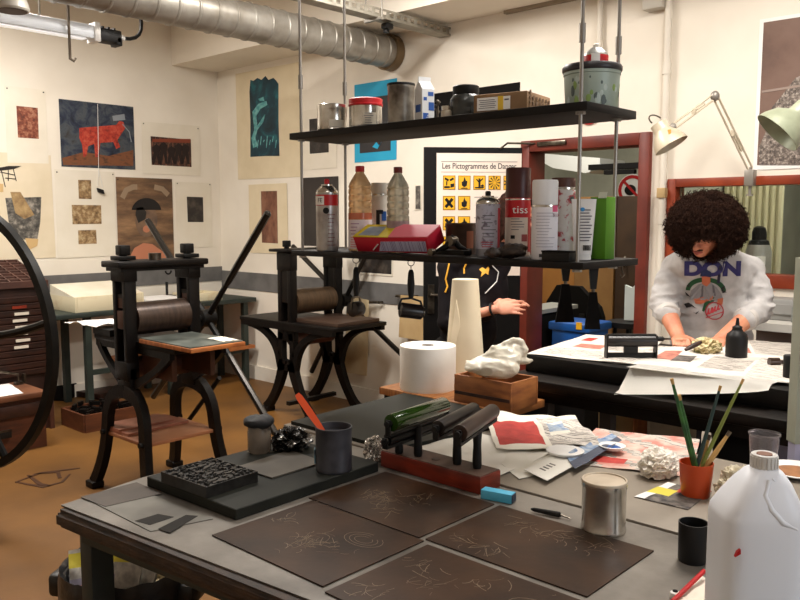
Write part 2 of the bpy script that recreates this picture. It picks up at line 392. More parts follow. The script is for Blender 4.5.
q = PX(633, 302, 5.3); b = B(); pts = [PX(625, 285, 5.53), PX(632, 288, 5.53), PX(636, 284, 5.53), PX(641, 289, 5.53), PX(640, 320.5, 5.53), PX(624, 320, 5.53)]
b.prism(pts, (.03, 0, 0)); tag(b.done('white_board', mat('pale_board', C(212, 220, 214), .6), loc=q, smooth=False), 'white torn cardboard propped behind the right door jamb', 'cardboard')
q = PX(629, 328, 5.55); rs = T('round_stool', 'dark round stool holding the torn white cardboard', 'stool', (q.x, q.y, 0))
B().cyl((q.x, q.y, PX(627, 321, 5.55).z-.04), (q.x, q.y, PX(627, 321, 5.55).z), .16, n=28).done('seat', BLK, rs)
for k in range(4):
    a = k*math.pi/2+.4; B().cyl((q.x+.10*math.cos(a), q.y+.10*math.sin(a), PX(627, 321, 5.55).z-.04), (q.x+.13*math.cos(a), q.y+.13*math.sin(a), 0), .015).done('leg', BLK, rs)
# open black door leaf with the poster
H0 = V((4.66, 3.115, 0)); tl = PZ(424, 147, 2.03); dv = V((tl.x-H0.x, tl.y-H0.y, 0)).normalized(); LW = .70
dn = V((dv.y, -dv.x, 0))                       # towards the camera side
if dn.dot(V((-1, -1, 0))) < 0: dn = -dn
leaf = struct(B().prism([H0, H0+dv*LW, H0+dv*LW+V((0, 0, 2.03)), H0+V((0, 0, 2.03))], -dn*.04).done('door_2', mat('black_door', C(17, 16, 16), .5, spec=.2), loc=H0, smooth=False))
def on_leaf(px, py, off=0.0):
    dd = ray(px, py); o = V((0, 0, HC)); t = (H0+dn*off-o).dot(dn)/dd.dot(dn); return o+dd*t
b = B(); b.box(on_leaf(431, 299, .006), (.045, .012, .2), rz=math.atan2(dv.y, dv.x)); h = on_leaf(431, 295, .03)
b.tube([on_leaf(431, 294, .0), h, h+(-dv)*.09], .009); b.done('door_handle', STEEL, leaf)
cl = B(); q = on_leaf(520, 149, .0); 
cl.tube([V((XB-.02, 3.0, 2.05)), V((XB-.12, 3.2, 2.06)), on_leaf(500, 152, .01)+V((0, 0, .02))], .007); cl.box((XB-.03, 2.9, 2.045), (.05, .22, .03), bev=.005); cl.done('door_closer', STEEL, leaf)
# poster
P0 = on_leaf(437, 154, .004); P1 = on_leaf(520, 275, .004)
po = T('danger_poster', 'white poster of yellow danger pictograms on the open black door', 'poster', P0)
zt, zb = on_leaf(437, 153).z, on_leaf(437, 276).z
A = on_leaf(436.5, 200, .004); Bq = on_leaf(521, 200, .004); A.z = 0; Bq.z = 0
PU = (Bq-A).normalized(); PWd = (Bq-A).length
B().prism([A+V((0, 0, zt)), Bq+V((0, 0, zt)), Bq+V((0, 0, zb)), A+V((0, 0, zb))], -dn*.002).done('sheet', mat('poster_paper', C(240, 224, 210), .6), po, smooth=False)
ww = PWd; hh = zt-zb
def pp(u, v, off=.001): return A+PU*(u*ww)+V((0, 0, zt-v*hh))+dn*off
b = B(); add_text(b, 'Les Pictogrammes de Danger', pp(.5, .105), PU, (0, 0, 1), .054, sx=.80, bold=.0006); b.done('heading', mat('grey_ink', C(60, 56, 60), .7), po, smooth=False)
b = B(); b.prism([pp(.05, .065), pp(.95, .065), pp(.95, .07), pp(.05, .07)], dn*.0005); b.prism([pp(.05, .15), pp(.95, .15), pp(.95, .153), pp(.05, .153)], dn*.0005)
for v0 in (.352, .52, .68, .85):
    for k in range(5): b.prism([pp(.09+k*.178, v0), pp(.19+k*.178, v0), pp(.19+k*.178, v0+.006), pp(.09+k*.178, v0+.006)], dn*.0005)
b.done('rules', mat('grey_line', C(150, 140, 136), .7), po, smooth=False)
cell = [(r, k) for r in range(4) for k in range(5)]
for r_, k in cell:
    u0 = .075+k*.178; v0 = .18+r_*.165; du = .145; dvv = .115
    if r_ in (1, 2) and k >= 2 and not (r_ == 1 and k == 4): continue
    s = B(); s.prism([pp(u0, v0), pp(u0+du, v0), pp(u0+du, v0+dvv), pp(u0, v0+dvv)], dn*.0006)
    o = s.done('yellow_square', YEL, po, smooth=False)
    def q(u, v): return pp(u0+u*du, v0+v*dvv, .002)
    y = B(); kind = (r_*5+k) % 5 if r_ else k
    y.bar([q(.03, .03), q(.97, .03), q(.97, .97), q(.03, .97)], .004, dn, .0004, closed=True)
    if r_ and k == 0:
        y.bar([q(.22, .2), q(.78, .8)], .02, dn, .0006); y.bar([q(.78, .2), q(.22, .8)], .02, dn, .0006)
    elif kind == 1:
        y.prism([q(.5, .1), q(.62, .35), q(.74, .4), q(.7, .7), q(.5, .82), q(.3, .7), q(.28, .45), q(.42, .4)], dn*.0006); y.prism([q(.25, .86), q(.75, .86), q(.75, .92), q(.25, .92)], dn*.0006)
    elif kind == 0:
        y.prism([q(.1, .75), q(.55, .75), q(.55, .88), q(.1, .88)], dn*.0006); y.bar([q(.15, .2), q(.45, .35)], .014, dn, .0006); y.bar([q(.85, .2), q(.55, .35)], .014, dn, .0006)
        y.prism([q(.6, .6), q(.9, .55), q(.9, .8), q(.6, .85)], dn*.0006); y.bar([q(.3, .4), q(.3, .7)], .008, dn, .0006)
    elif kind == 2:
        y.bar([q(.5, .85), q(.5, .2)], .014, dn, .0006); y.bar([q(.5, .5), q(.25, .25)], .008, dn, .0006); y.bar([q(.5, .45), q(.78, .2)], .008, dn, .0006)
        y.prism([q(.1, .8), q(.9, .8), q(.8, .9), q(.2, .9)], dn*.0006); y.prism([q(.55, .72), q(.8, .6), q(.88, .75), q(.7, .8)], dn*.0006)
    else:
        for j in range(11):
            a = j*.571; y.prism([q(.5+.08*math.cos(a), .5+.08*math.sin(a)), q(.5+.46*math.cos(a-.12), .5+.46*math.sin(a-.12)), q(.5+.46*math.cos(a+.12), .5+.46*math.sin(a+.12))], dn*.0006)
    y.done('black_symbol', BLK, o, smooth=False)
# ================================================================ prints on the walls
INK = art('ink_dark', [C(20, 18, 17), C(44, 38, 34), C(86, 76, 66)], 9)
SEP = art('sepia_etching', [C(70, 48, 30), C(150, 120, 82), C(206, 184, 144)], 26)
BWP = art('bw_etching', [C(24, 22, 22), C(90, 86, 80), C(170, 162, 150)], 22)
RBR = art('rust_etching', [C(40, 22, 18), C(130, 66, 46), C(190, 140, 110)], 28)
NAVY = art('navy_picture', [C(14, 18, 30), C(30, 40, 60), C(70, 76, 82), C(44, 32, 26)], 9, dist=.8)
TEAL = art('teal_picture', [C(6, 26, 36), C(12, 56, 70), C(30, 110, 118)], 5, dist=.9)
FACE = art('portrait_ground', [C(58, 44, 36), C(112, 84, 60), C(166, 128, 92)], 3.5, stretch=(.6, 1, 2.6))
COPR = art('copper_strip', [C(70, 44, 34), C(126, 82, 62), C(150, 110, 88)], 14, stretch=(1, 1, .5))
PIN = mat('pin', C(40, 36, 34), .4)
class Wl:                                   # left wall: u = x, faces -y
    U = V((1, 0, 0)); N = V((0, -1, 0))
    pt = staticmethod(lambda px, py: PY(px, py)); cat = 'left'
class Wb:                                   # back wall: faces -x
    U = V((0, -1, 0)); N = V((-1, 0, 0))
    pt = staticmethod(lambda px, py: PX(px, py)); cat = 'back'
UP = V((0, 0, 1))
def wrect(W, x0, y0, x1, y1):
    xm, ym = (x0+x1)/2, (y0+y1)/2
    a, b_ = W.pt(x0, ym), W.pt(x1, ym); t, u = W.pt(xm, y0), W.pt(xm, y1)
    return a.dot(W.U), b_.dot(W.U), t.z, u.z
def wpt(W, u, z, off):
    p = W.U*u+UP*z
    if W is Wl: p.y = YL
    else: p.x = XB
    return p+W.N*off
def rect_prism(W, r, off, th, b=None, m=0, wob=0):
    u0, u1, z1, z0 = r; b = b or B()
    j = lambda: (random.random()-.5)*wob
    b.prism([wpt(W, u0+j(), z0+j(), off), wpt(W, u1+j(), z0+j(), off), wpt(W, u1+j(), z1+j(), off), wpt(W, u0+j(), z1+j(), off)], W.N*th, m); return b
OFF = [.003]
def sheet(W, px, label, cat='print', m=None, imgs=(), pins=True, off=None, name='print_sheet', group=None, wob=.01):
    if off is None: off = OFF[0]+.0009*(len([o for o in bpy.data.objects if o.get('category') == 'print']) % 3)
    r = wrect(W, *px); c = wpt(W, (r[0]+r[1])/2, r[3], off)
    t = T(name, label, cat, c, group=group)
    rect_prism(W, r, off, .0015, wob=wob).done('paper', m or PAPER, t, smooth=False)
    for i in imgs:
        q = wrect(W, *i[:4]); rect_prism(W, q, off+.0017, .001, wob=.004).done('picture', i[4], t, smooth=False)
    if pins:
        for u in (r[0]+.02, r[1]-.02): 
            b = B(); b.ell(wpt(W, u, r[2]-.02, off+.003), .006, u=8, v=6); b.done('pin', PIN, t)
    return t, r
PAPERA = mat('paper_warm', C(228, 214, 188), .85, 0, C(220, 205, 176), 4)
sheet(Wl, (6, 88, 47, 163), 'cream sheet holding one small rust etching, upper left', imgs=[(17, 107, 38, 138, RBR)])
sheet(Wl, (-6, 154, 53, 259), 'cream sheet with a ragged rocky collage and sketched bird table', m=PAPERA, pins=False, imgs=[], name='collage_sheet', off=.0028)
o = bpy.data.objects['collage_sheet']
b = B(); b.prism([wpt(Wl, PY(a, c).x, PY(a, c).z, .005) for a, c in ((5, 198), (41, 197), (40, 222), (37, 240), (11, 239), (9, 226))], Wl.N*.001); b.done('rocky_picture', BWP, o, smooth=False)
b = B(); b.prism([wpt(Wl, PY(a, c).x, PY(a, c).z, .0062) for a, c in ((10, 192), (20, 192), (28, 205), (34, 215), (24, 219), (15, 213))], Wl.N*.001); b.done('tan_picture', art('tan_mottle', [C(120, 92, 60), C(190, 160, 112)], 20), o, smooth=False)
b = B(); b.prism([wpt(Wl, PY(a, c).x, PY(a, c).z, .0062) for a, c in ((-4, 183), (3, 184), (3, 192), (-4, 192))], Wl.N*.001); b.prism([wpt(Wl, PY(a, c).x, PY(a, c).z, .0062) for a, c in ((25, 238), (38, 239), (37, 246), (28, 250))], Wl.N*.001); b.done('tape', mat('tan_tape', C(206, 172, 120), .7), o, smooth=False)
b = B()
def wl(a, c, off=.006): q = PY(a, c); return wpt(Wl, q.x, q.z, off)
b.prism([wl(-3, 168), (wl(8, 166)), wl(21, 166), wl(14, 169), wl(-2, 171)], Wl.N*.001)
for p_ in (((1, 170), (5, 187)), ((8, 170), (8, 181)), ((13, 169), (16, 181)), ((5, 178), (15, 179)), ((0, 172), (14, 175))): b.tube([wl(*p_[0]), wl(*p_[1])], .0035, n=5)
b.done('ink_sketch', PIN, o)
# animal print
t, r = sheet(Wl, (60, 103, 134, 168), 'large dark blue print of a red four-legged animal', imgs=[], m=NAVY, name='animal_print', wob=0, off=.003)
REDA = art('animal_red', [C(96, 24, 18), C(178, 54, 38), C(196, 96, 72)], 30)
b = B(); b.prism([wl(a, c, .005) for a, c in ((79, 128), (90, 127), (104, 126), (116, 125), (119, 121), (123, 122), (125, 128), (121, 134), (117, 140), (120, 147), (116, 149), (113, 142), (100, 143), (98, 157), (95, 157), (94, 144), (88, 146), (86, 156), (83, 157), (82, 145), (79, 138))], Wl.N*.001); b.done('red_animal', REDA, t, smooth=False)
b = B(); b.prism([wl(a, c, .005) for a, c in ((112, 116), (124, 114), (125, 120), (113, 121))], Wl.N*.001); b.tube([wl(122, 124, .006), wl(129, 132, .006), wl(131, 142, .006)], .005, n=5); b.done('pale_patch', mat('pale_slate', C(130, 136, 142), .7), t)
b = B(); b.prism([wl(a, c, .005) for a, c in ((62, 158), (84, 152), (108, 156), (133, 150), (133, 166), (63, 165))], Wl.N*.0008); b.done('ground', art('ochre_ground', [C(60, 40, 28), C(124, 74, 44), C(92, 66, 46)], 14, stretch=(1, 1, 2)), t, smooth=False)
# clip on a string
t = T('hanging_clip', 'small black clip dangling on a white string over the animal print', 'clip', wl(99, 193, .02))
b = B(); b.tube([wl(97, 104, .012), wl(98, 170, .012), wl(97, 186, .014)], .002, n=5); b.tube([wl(98, 170, .012), wl(102, 187, .014)], .002, n=5); b.done('string', WHITE, t)
B().prism([wl(96, 188, .01), wl(102, 190, .01), wl(103, 194, .01), wl(97, 192, .01)], Wl.N*.02).done('clip_body', BLK, t, smooth=False)
sheet(Wl, (142, 124, 200, 175), 'cream sheet with one wide dark rust etching of standing figures', name='figures_print', imgs=[(151, 138, 191, 166, art('figures', [C(30, 18, 16), C(70, 42, 34), C(150, 104, 76)], 30, stretch=(2, 1, .6)))])
o = bpy.data.objects['figures_print']; b = B()
for k, (x_, y_) in enumerate(((156, 147), (163, 145), (171, 149), (178, 146), (185, 147))): b.prism([wl(x_-4, y_, .0085), wl(x_, y_-3, .0085), wl(x_+4, y_, .0085), wl(x_+3, y_+6, .0085), wl(x_+4, 164, .0085), wl(x_+2, 164, .0085), wl(x_, y_+8, .0085), wl(x_-2, 164, .0085), wl(x_-4, 164, .0085), wl(x_-3, y_+6, .0085)], Wl.N*.001)
b.done('dark_figure', mat('figure_dark', C(34, 20, 18), .6), o, smooth=False); b = B(); b.prism([wl(152, 139, .0085), wl(190, 139, .0085), wl(190, 143, .0085), wl(152, 142, .0085)], Wl.N*.0009); b.done('rust_sky', mat('rust_sky', C(132, 62, 40), .6), o, smooth=False)
t, r = sheet(Wl, (56, 171, 116, 257), 'cream sheet carrying three small sepia etchings in a column', imgs=[(78, 180, 91, 199, SEP), (72, 205, 101, 224, SEP), (78, 230, 96, 244, SEP)])
# portrait
t, r = sheet(Wl, (117, 178, 173, 266), 'brown print of a hovering round head over a glowing landscape', m=FACE, imgs=[], name='portrait_print', wob=0, off=.003)
elp = lambda cx, cy, rx, ry, o, a0=0, a1=6.1, n=22: [wl(cx+rx*math.cos(a), cy-ry*math.sin(a), o) for a in [a0+(a1-a0)*i/n for i in range(n+1)]]
b = B(); b.prism(elp(146, 212, 15, 14, .0074, .15, math.pi-.15), Wl.N*.001); b.done('dark_cap', mat('cap_dark', C(24, 20, 20), .5), t, smooth=False)
b = B(); b.prism(elp(146, 220, 11, 17, .0062), Wl.N*.001); b.done('face', art('face_tone', [C(84, 70, 62), C(140, 108, 82)], 8), t, smooth=False)
b = B(); b.prism([wl(a, c, .0074) for a, c in ((136, 208), (142, 207), (146, 212), (145, 219), (138, 223), (135, 215))], Wl.N*.001); b.done('eye_patch', PIN, t, smooth=False)
b = B(); b.prism(elp(146, 229, 3.5, 3.5, .0074), Wl.N*.001); b.prism([wl(a, c, .0062) for a, c in ((128, 260), (134, 248), (143, 243), (152, 244), (163, 252), (168, 262))], Wl.N*.001); b.done('glow', mat('rose_glow', C(188, 122, 92), .6), t, smooth=False)
b = B(); b.bar([wl(122, 198, .005), wl(126, 190, .005), wl(133, 187, .005), wl(137, 187, .005)], .05, Wl.N, .001); b.done('pale_arc', mat('arc_pale', C(150, 128, 104), .6), t, smooth=False); b = B(); b.bar([wl(154, 187, .005), wl(162, 189, .005), wl(168, 195, .005)], .05, Wl.N, .001); b.done('pale_arc', mat('arc_pale', C(150, 128, 104), .6), t, smooth=False)
sheet(Wl, (176, 182, 212, 247), 'cream sheet with one small dark etching beside the round head print', imgs=[(187, 197, 203, 222, INK)])
# back wall
t, r = sheet(Wb, (237, 68, 300, 178), 'tall cream sheet with a torn-edged teal print of a crouching figure', m=PAPERC, imgs=[], pins=False, name='teal_print', off=.003)
def wb(a, c, off=.006): q = PX(a, c); return V((XB-off, q.y, q.z))
b = B(); b.prism([wb(a, c) for a, c in ((251, 80), (254, 81), (258, 78), (262, 80), (266, 76), (269, 80), (274, 78), (277, 81), (279, 84), (279, 120), (280, 156), (266, 156), (251, 157), (251, 120), (250, 92))], (-.001, 0, 0)); b.done('picture', TEAL, t, smooth=False)
TEALL = mat('teal_light', C(120, 180, 178), .7, 0, C(70, 138, 142), 30)
b = B(); b.prism([wb(a, c, .0075) for a, c in ((253, 112), (259, 104), (267, 101), (268, 105), (261, 109), (257, 116), (258, 126), (261, 121), (266, 114), (264, 122), (258, 130), (256, 138), (259, 146), (254, 148), (252, 138), (255, 130))], (-.0008, 0, 0)); b.prism([wb(a, c, .0075) for a, c in ((259, 99), (264, 97), (265, 101), (260, 101))], (-.0008, 0, 0))
for k in range(7): b.bar([wb(258+k*3, 148-(k % 3)*3, .0075), wb(259+k*3, 140-(k % 2)*4, .0075)], .012, (1, 0, 0), .0008)
b.done('figure', TEALL, t, smooth=False)
sheet(Wb, (250, 184, 288, 253), 'cream sheet with a narrow worn copper coloured strip print', m=PAPERC, imgs=[(262, 191, 278, 243, COPR)], pins=False)
sheet(Wb, (303, 109, 337, 169), 'cream sheet with a small black print behind the upper shelf end', imgs=[(310, 118, 329, 153, INK)], pins=False)
sheet(Wb, (304, 177, 339, 246), 'tall plain charcoal print behind the silver spray can', m=mat('charcoal_print', C(56, 50, 46), .6, 0, C(46, 40, 37), 6), pins=False, name='dark_print', wob=0)
CY = mat('cyan_poster', C(24, 150, 190), .6, 0, C(34, 160, 198), 4)
t, r = sheet(Wb, (355, 82, 397, 161), 'bright blue poster with a black centre picture', m=CY, imgs=[(360, 97, 391, 152, mat('poster_black', C(38, 36, 38), .5))], pins=False, name='blue_poster', off=.003)
b = B(); b.prism([wb(a, c, .0065) for a, c in ((373, 147), (377, 142), (380, 146), (384, 138), (381, 144), (378, 149))], (-.001, 0, 0)); b.done('blue_mark', CY, t, smooth=False)
t, r = sheet(Wb, (418, 89, 520, 121), 'wide black print mostly hidden behind the jars on the upper shelf', m=BLKM, pins=False, name='dark_print', wob=0)
sheet(Wb, (415, 185, 422, 210), 'tiny grey etching beside the open black door', imgs=[(416, 186, 421, 209, BWP)], pins=False)
sheet(Wb, (355, 258, 393, 275), 'black print with pale scratches below the lower shelf', m=PAPER, imgs=[(360, 259, 392, 273, INK)], pins=False, wob=0)
q = wb(590, 112, .01)
b = B(); b.bar(arc(q, (0, 1, 0), UP, .075, 0, 6.0, 22), .011, (1, 0, 0), .006, closed=True); tag(b.done('red_ring', RED, loc=q), 'red ring sign on the wall above the doorway', 'sign')
# right poster
t, r = sheet(Wb, (757, 12, 860, 168), 'large white-bordered poster of a rough grey boulder on brown ground', m=WHITE, imgs=[(761, 16, 856, 163, art('brown_ground', [C(84, 62, 54), C(112, 86, 74), C(124, 98, 86)], 2.2))], pins=False, name='boulder_poster', wob=0, off=.003)
b = B(); b.prism([wb(a, c, .0068) for a, c in ((760, 165), (759, 148), (768, 128), (772, 108), (782, 96), (796, 78), (815, 70), (840, 90), (850, 130), (850, 165))], (-.001, 0, 0)); b.done('boulder', art('boulder_grain', [C(28, 24, 24), C(110, 98, 90), C(196, 184, 172)], 70), t, smooth=False)
b = B(); b.bar([wb(762, 92, .0075), wb(800, 86, .0075), wb(850, 80, .0075)], .012, (1, 0, 0), .001); b.done('pale_line', mat('line_grey', C(150, 132, 122), .6), t, smooth=False)
# kraft papers hanging from rails on the back wall
KR = mat('kraft', C(196, 168, 122), .8, 0, C(182, 152, 106), 6); KRL = mat('kraft_pale', C(208, 188, 150), .8, 0, C(196, 172, 132), 6)
def rail(x0, y0, x1, label):
    a, c = PX(x0, y0, XB-.05), PX(x1, y0+.4, XB-.05); t = T('towel_rail', label, 'rail', a)
    b = B(); b.cyl(a, c, .012); b.done('bar', STEEL, t)
    for q in (a, c): b = B(); b.cyl(q, (XB, q.y, q.z), .009); b.done('bracket', STEEL, t)
rail(352, 302, 379, 'steel rail on the grey band beside the far press')
rail(396, 296, 414, 'steel rail on the grey band beside the open black door')
def kraft(pts, off, m, label):
    q = [V((XB-off, PX(a, c, XB-off).y, PX(a, c, XB-off).z)) for a, c in pts]
    b = B(); b.prism(q, (-.004, 0, 0)); tag(b.done('kraft_sheet', m, loc=q[0], smooth=False), label, 'paper')
kraft(((401, 295), (428, 297), (426, 341), (399, 337)), .07, KR, 'brown kraft sheet hanging by the open black door')
kraft(((347, 296), (369, 300), (367, 376), (345, 372)), .07, KRL, 'long pale kraft sheet hanging behind the far press')
# ================================================================ ceiling services
# ventilation duct: spiral seams
a = PX(391, 53, XB-.02); r0 = .118
t = T('ventilation_duct', 'large round spiral steel duct running under the ceiling into the back wall', 'duct', (XB, a.y, a.z))
prof = []; x = XB; L = 5.6; n = 40
for i in range(n):
    x = i*L/n; prof += [(r0, x), (r0, x+L/n-.022), (r0+.006, x+L/n-.014), (r0+.006, x+L/n-.006)]
Mx = Matrix.Rotation(-math.pi/2, 4, 'Y')
B().lathe(prof, (XB-.01, a.y, a.z), 40, M=Mx).done('tube', GALV, t, ang=25)
B().lathe([(r0+.012, 0), (r0+.02, 0), (r0+.02, .07), (r0+.012, .07)], (XB-.08, a.y, a.z), 40, M=Matrix.Rotation(math.pi/2, 4, 'Y')).done('collar', mat('collar', C(120, 100, 74), .5, .5), t)
# perforated cable tray
c = PX(445, 34, XB-.004); t = T('cable_tray', 'perforated grey cable tray hung beside the round duct', 'tray', (XB-.3, c.y, c.z))
TR = mat('tray_grey', C(170, 165, 152), .5, .5, C(140, 134, 122), 10)
b = B(); L = 4.2; wd = .10
b.box((XB-L/2, c.y, c.z-.02), (L, wd, .004))
for s in (-1, 1):
    b.box((XB-L/2, c.y+s*wd/2, c.z+.033), (L, .003, .014)); b.box((XB-L/2, c.y+s*wd/2, c.z-.013), (L, .003, .014))
    for k in range(60): b.box((XB-.035-k*.07, c.y+s*wd/2, c.z+.01), (.03, .003, .034))
b.done('channel', TR, t, smooth=False)
for k, xx in enumerate((XB-.75, XB-1.9, XB-3.2)):
    b = B(); b.box((xx, c.y, c.z-.03), (.03, .16, .016)); b.cyl((xx, c.y+.075, c.z-.04), (xx, c.y+.075, ZC), .006, n=8); b.cyl((xx, c.y-.075, c.z-.04), (xx, c.y-.075, ZC), .006, n=8); b.done('hanger', GALV, t)
b = B(); b.box((XB-.62, c.y, c.z-.05), (.07, .06, .04), bev=.01); b.cyl((XB-.62, c.y+.01, c.z-.05), (XB-.62, c.y+.01, c.z-.09), .02); b.done('clamp', BLK, t)
# fluorescent light fitting
a = PD(-70, 8, 4.2); e = PD(92, 33, 4.75); e.y = a.y = (a.y+e.y)/2; e = PD(92, 33, depth(e)); 
zz = e.z; yy = e.y
t = T('light_fitting', 'long pale fluorescent light fitting below the round duct', 'light', (e.x-.8, yy, zz))
b = B(); b.box((e.x-.8, yy, zz), (1.6, .085, .075), bev=.006); b.done('housing', mat('fitting_white', C(225, 230, 236), .35), t)
b = B(); b.box((e.x+.01, yy, zz), (.035, .11, .11), bev=.006); b.done('end_plate', WHITE, t)
b = B(); b.box((e.x+.095, yy, zz-.005), (.14, .085, .075), bev=.008); b.box((e.x+.15, yy, zz-.03), (.035, .085, .05), bev=.006)
for k in range(3): b.box((e.x+.05+k*.035, yy, zz+.035), (.012, .08, .014))
b.done('ballast_box', BLK, t)
B().cyl((e.x+.16, yy, zz), (e.x+.2, yy, zz), .016).done('cable_gland', WHITE, t)
q0 = V((e.x+.19, yy, zz)); b = B(); b.tube(bez(q0, q0+V((.16, 0, 0)), q0+V((.12, 0, .16)), 6)+bez(q0+V((.12, 0, .16)), q0+V((.05, 0, .2)), q0+V((-.12, .0, .18)), 5)[1:]+[q0+V((-.3, 0, .23)), q0+V((-.36, 0, .34)), V((q0.x-.38, yy, ZC))], .011); b.done('cable', BLK, t)
for xx in (e.x-.3, e.x-1.4): b = B(); b.cyl((xx, yy, zz+.03), (xx, yy, ZC), .006, n=8); b.done('hanger', GALV, t)
B().box((e.x-.8, yy, zz-.041), (1.5, .05, .008)).done('tube', mat('tube_glow', C(240, 244, 250), .3, emit=(1, .97, .93, 1), estr=.55), t)
q = PD(12, 11, 4.0); t = T('pendant_lamp', 'round pendant lamp with dark underside at the upper left corner', 'lamp', q)
b = B(); b.lathe([(.075, 0), (.08, .01), (.07, .05), (.03, .11), (.02, .14)], q, 28); b.done('shade', mat('shade_grey', C(190, 186, 176), .4, .3), t)
B().cyl(q+V((0, 0, -.003)), q+V((0, 0, .004)), .068, n=28).done('underside', mat('brown_dark', C(70, 48, 40), .6), t)
B().cyl(q+V((0, 0, .13)), (q.x, q.y, ZC), .008, n=8).done('cord', BLK, t)
a, c = PD(69, 8, 4.6), PD(70, 55, 4.6); a.x = c.x; a.y = c.y; a.z = ZC
t = T('hook_rod', 'thin hook rod hanging from the ceiling in front of the light fitting', 'rod', c)
b = B(); b.cyl(c, a, .008, n=8); b.tube([c+V((0, 0, .01)), c+V((0, 0, -.02)), c+V((.02, 0, -.03)), c+V((.03, 0, -.012))], .009, n=6); b.done('rod', mat('rod_grey', C(110, 98, 84), .5, .4), t)
# conduits on the back wall
def conduit(px, py, y1, label, r=.022, clips=True):
    p = PX(px, py); t = T('conduit', label, 'pipe', (XB-.03, p.y, y1))
    b = B(); b.cyl((XB-.03, p.y, y1), (XB-.03, p.y, 2.965), r, n=14); b.done('pipe', mat('conduit_white', C(222, 214, 200), .5), t)
    return t, p
t, p = conduit(668, 100, .2, 'white conduit between the doorway and the window')
B().box((XB-.03, p.y, PX(668, 193).z), (.062, .052, .06), bev=.004).done('tape', KR, t)
B().lathe([(.027, -.03), (.027, .03)], (XB-.03, p.y, PX(668, 70).z), 14).done('coupler', mat('conduit_white', 0), t)
B().lathe([(.027, -.03), (.027, .03)], (XB-.03, p.y, PX(668, 219).z), 14).done('coupler', mat('conduit_white', 0), t)
t, p = conduit(602, 30, PX(602, 48).z, 'short white conduit above the doorway', .018)
B().lathe([(.024, -.02), (.024, .02)], (XB-.03, p.y, PX(602, 48).z), 14).done('end_cap', mat('conduit_white', 0), t)
q = PX(655, 2, XB-.04); b = B(); b.box(q, (.08, .13, .09), bev=.01); tag(b.done('junction_box', mat('box_grey', C(190, 184, 172), .5), loc=q), 'grey junction box at the top of the back wall', 'box')
b = B(); q = PZ(506, 13, 2.955); b.box(q+V((0, -.6, 0)), (.06, 1.2, .02)); tag(b.done('beam_strip', mat('strip_tan', C(150, 136, 116), .7), loc=q, smooth=False), 'narrow tan strip fixed along the ceiling beam', 'strip')
# ================================================================ bench along the left wall
BZ = .8; BY = 6.13
t = T('workbench', 'long dark green bench along the left wall', 'bench', (3.4, 6.4, 0))
B().box((3.625, (BY+YL-.02)/2+.0, BZ-.02), (2.05, YL-.02-BY, .04), bev=.004).done('top', GREENG, t)
for xx in (3.0, 3.75, 4.55):
    for yy in (BY+.06, YL-.14): B().box((xx, yy, BZ/2-.02), (.05, .05, BZ-.04)).done('leg', GREENG, t, smooth=False)
B().box((3.78, BY+.06, .3), (1.55, .035, .04)).done('stretcher', GREENG, t, smooth=False)
B().box((3.98, BY+.23, .33), (1.3, .44, .03)).done('shelf', WOODO, t, smooth=False)
# trays on the bench
TRAY = mat('enamel_tray', C(232, 226, 208), .35, 0, C(222, 212, 188), 5)
TRAYR = mat('enamel_side', C(220, 208, 176), .45, 0, C(196, 170, 124), 6, lo=.55, hi=.75)
def box_tray(p, sx, sy, h, label, name='enamel_tray', fill=.8, rz=0):
    t = T(name, label, 'tray', p, rz)
    b = B(); k = .02
    for (cx, cy, wx, wy) in ((sx/2-k/2, 0, k, sy), (-sx/2+k/2, 0, k, sy), (0, sy/2-k/2, sx-2*k, k), (0, -sy/2+k/2, sx-2*k, k)): b.box((cx, cy, h/2), (wx, wy, h), bev=.003)
    b.done('rim', TRAYR, t, local=True)
    B().box((0, 0, h*fill/2), (sx-2*k, sy-2*k, h*fill)).done('basin', TRAY, t, local=True, smooth=False)
    return t
p = PZ(66, 312, BZ); 
tq = box_tray(V((3.20, BY+.26, BZ)), .60, .44, .125, 'big cream enamel tray with rusty corner behind the near press', fill=.97)
b = B(); b.prism([(-.30, -.22, .122), (-.30, .22, .122), (-.30, .22, .205)], (.60, 0, 0)); b.done('sloping_lid', TRAY, tq, local=True, smooth=False)
p = PZ(252, 297, BZ); box_tray(V((4.15, 6.36, BZ)), .34, .3, .07, 'low white tray on the bench behind the far press', fill=.6)
p = PZ(192, 298, BZ); b = B(); b.box((3.74, 6.38, BZ+.02), (.40, .4, .04)); b.box((3.74, 6.36, BZ+.045), (.36, .34, .012), rz=.1)
tag(b.done('paper_stack', WHITE, loc=(3.6, 6.4, BZ), smooth=False), 'stack of white paper on the bench behind the near press', 'paper')
# tap-like tools on the bench
t = T('metal_tool', 'small metal tool with upright handles on the bench corner', 'tool', (3.95, 6.5, BZ))
b = B(); b.box((3.95, 6.5, BZ+.025), (.2, .12, .05), bev=.008); b.done('base', TIND, t)
b = B(); b.cyl((3.92, 6.5, BZ+.04), (3.92, 6.5, BZ+.17), .012); b.done('post', BLK, t)
b = B(); b.cyl((4.02, 6.48, BZ+.05), (4.08, 6.46, BZ+.2), .016); b.done('handle', BLK, t)
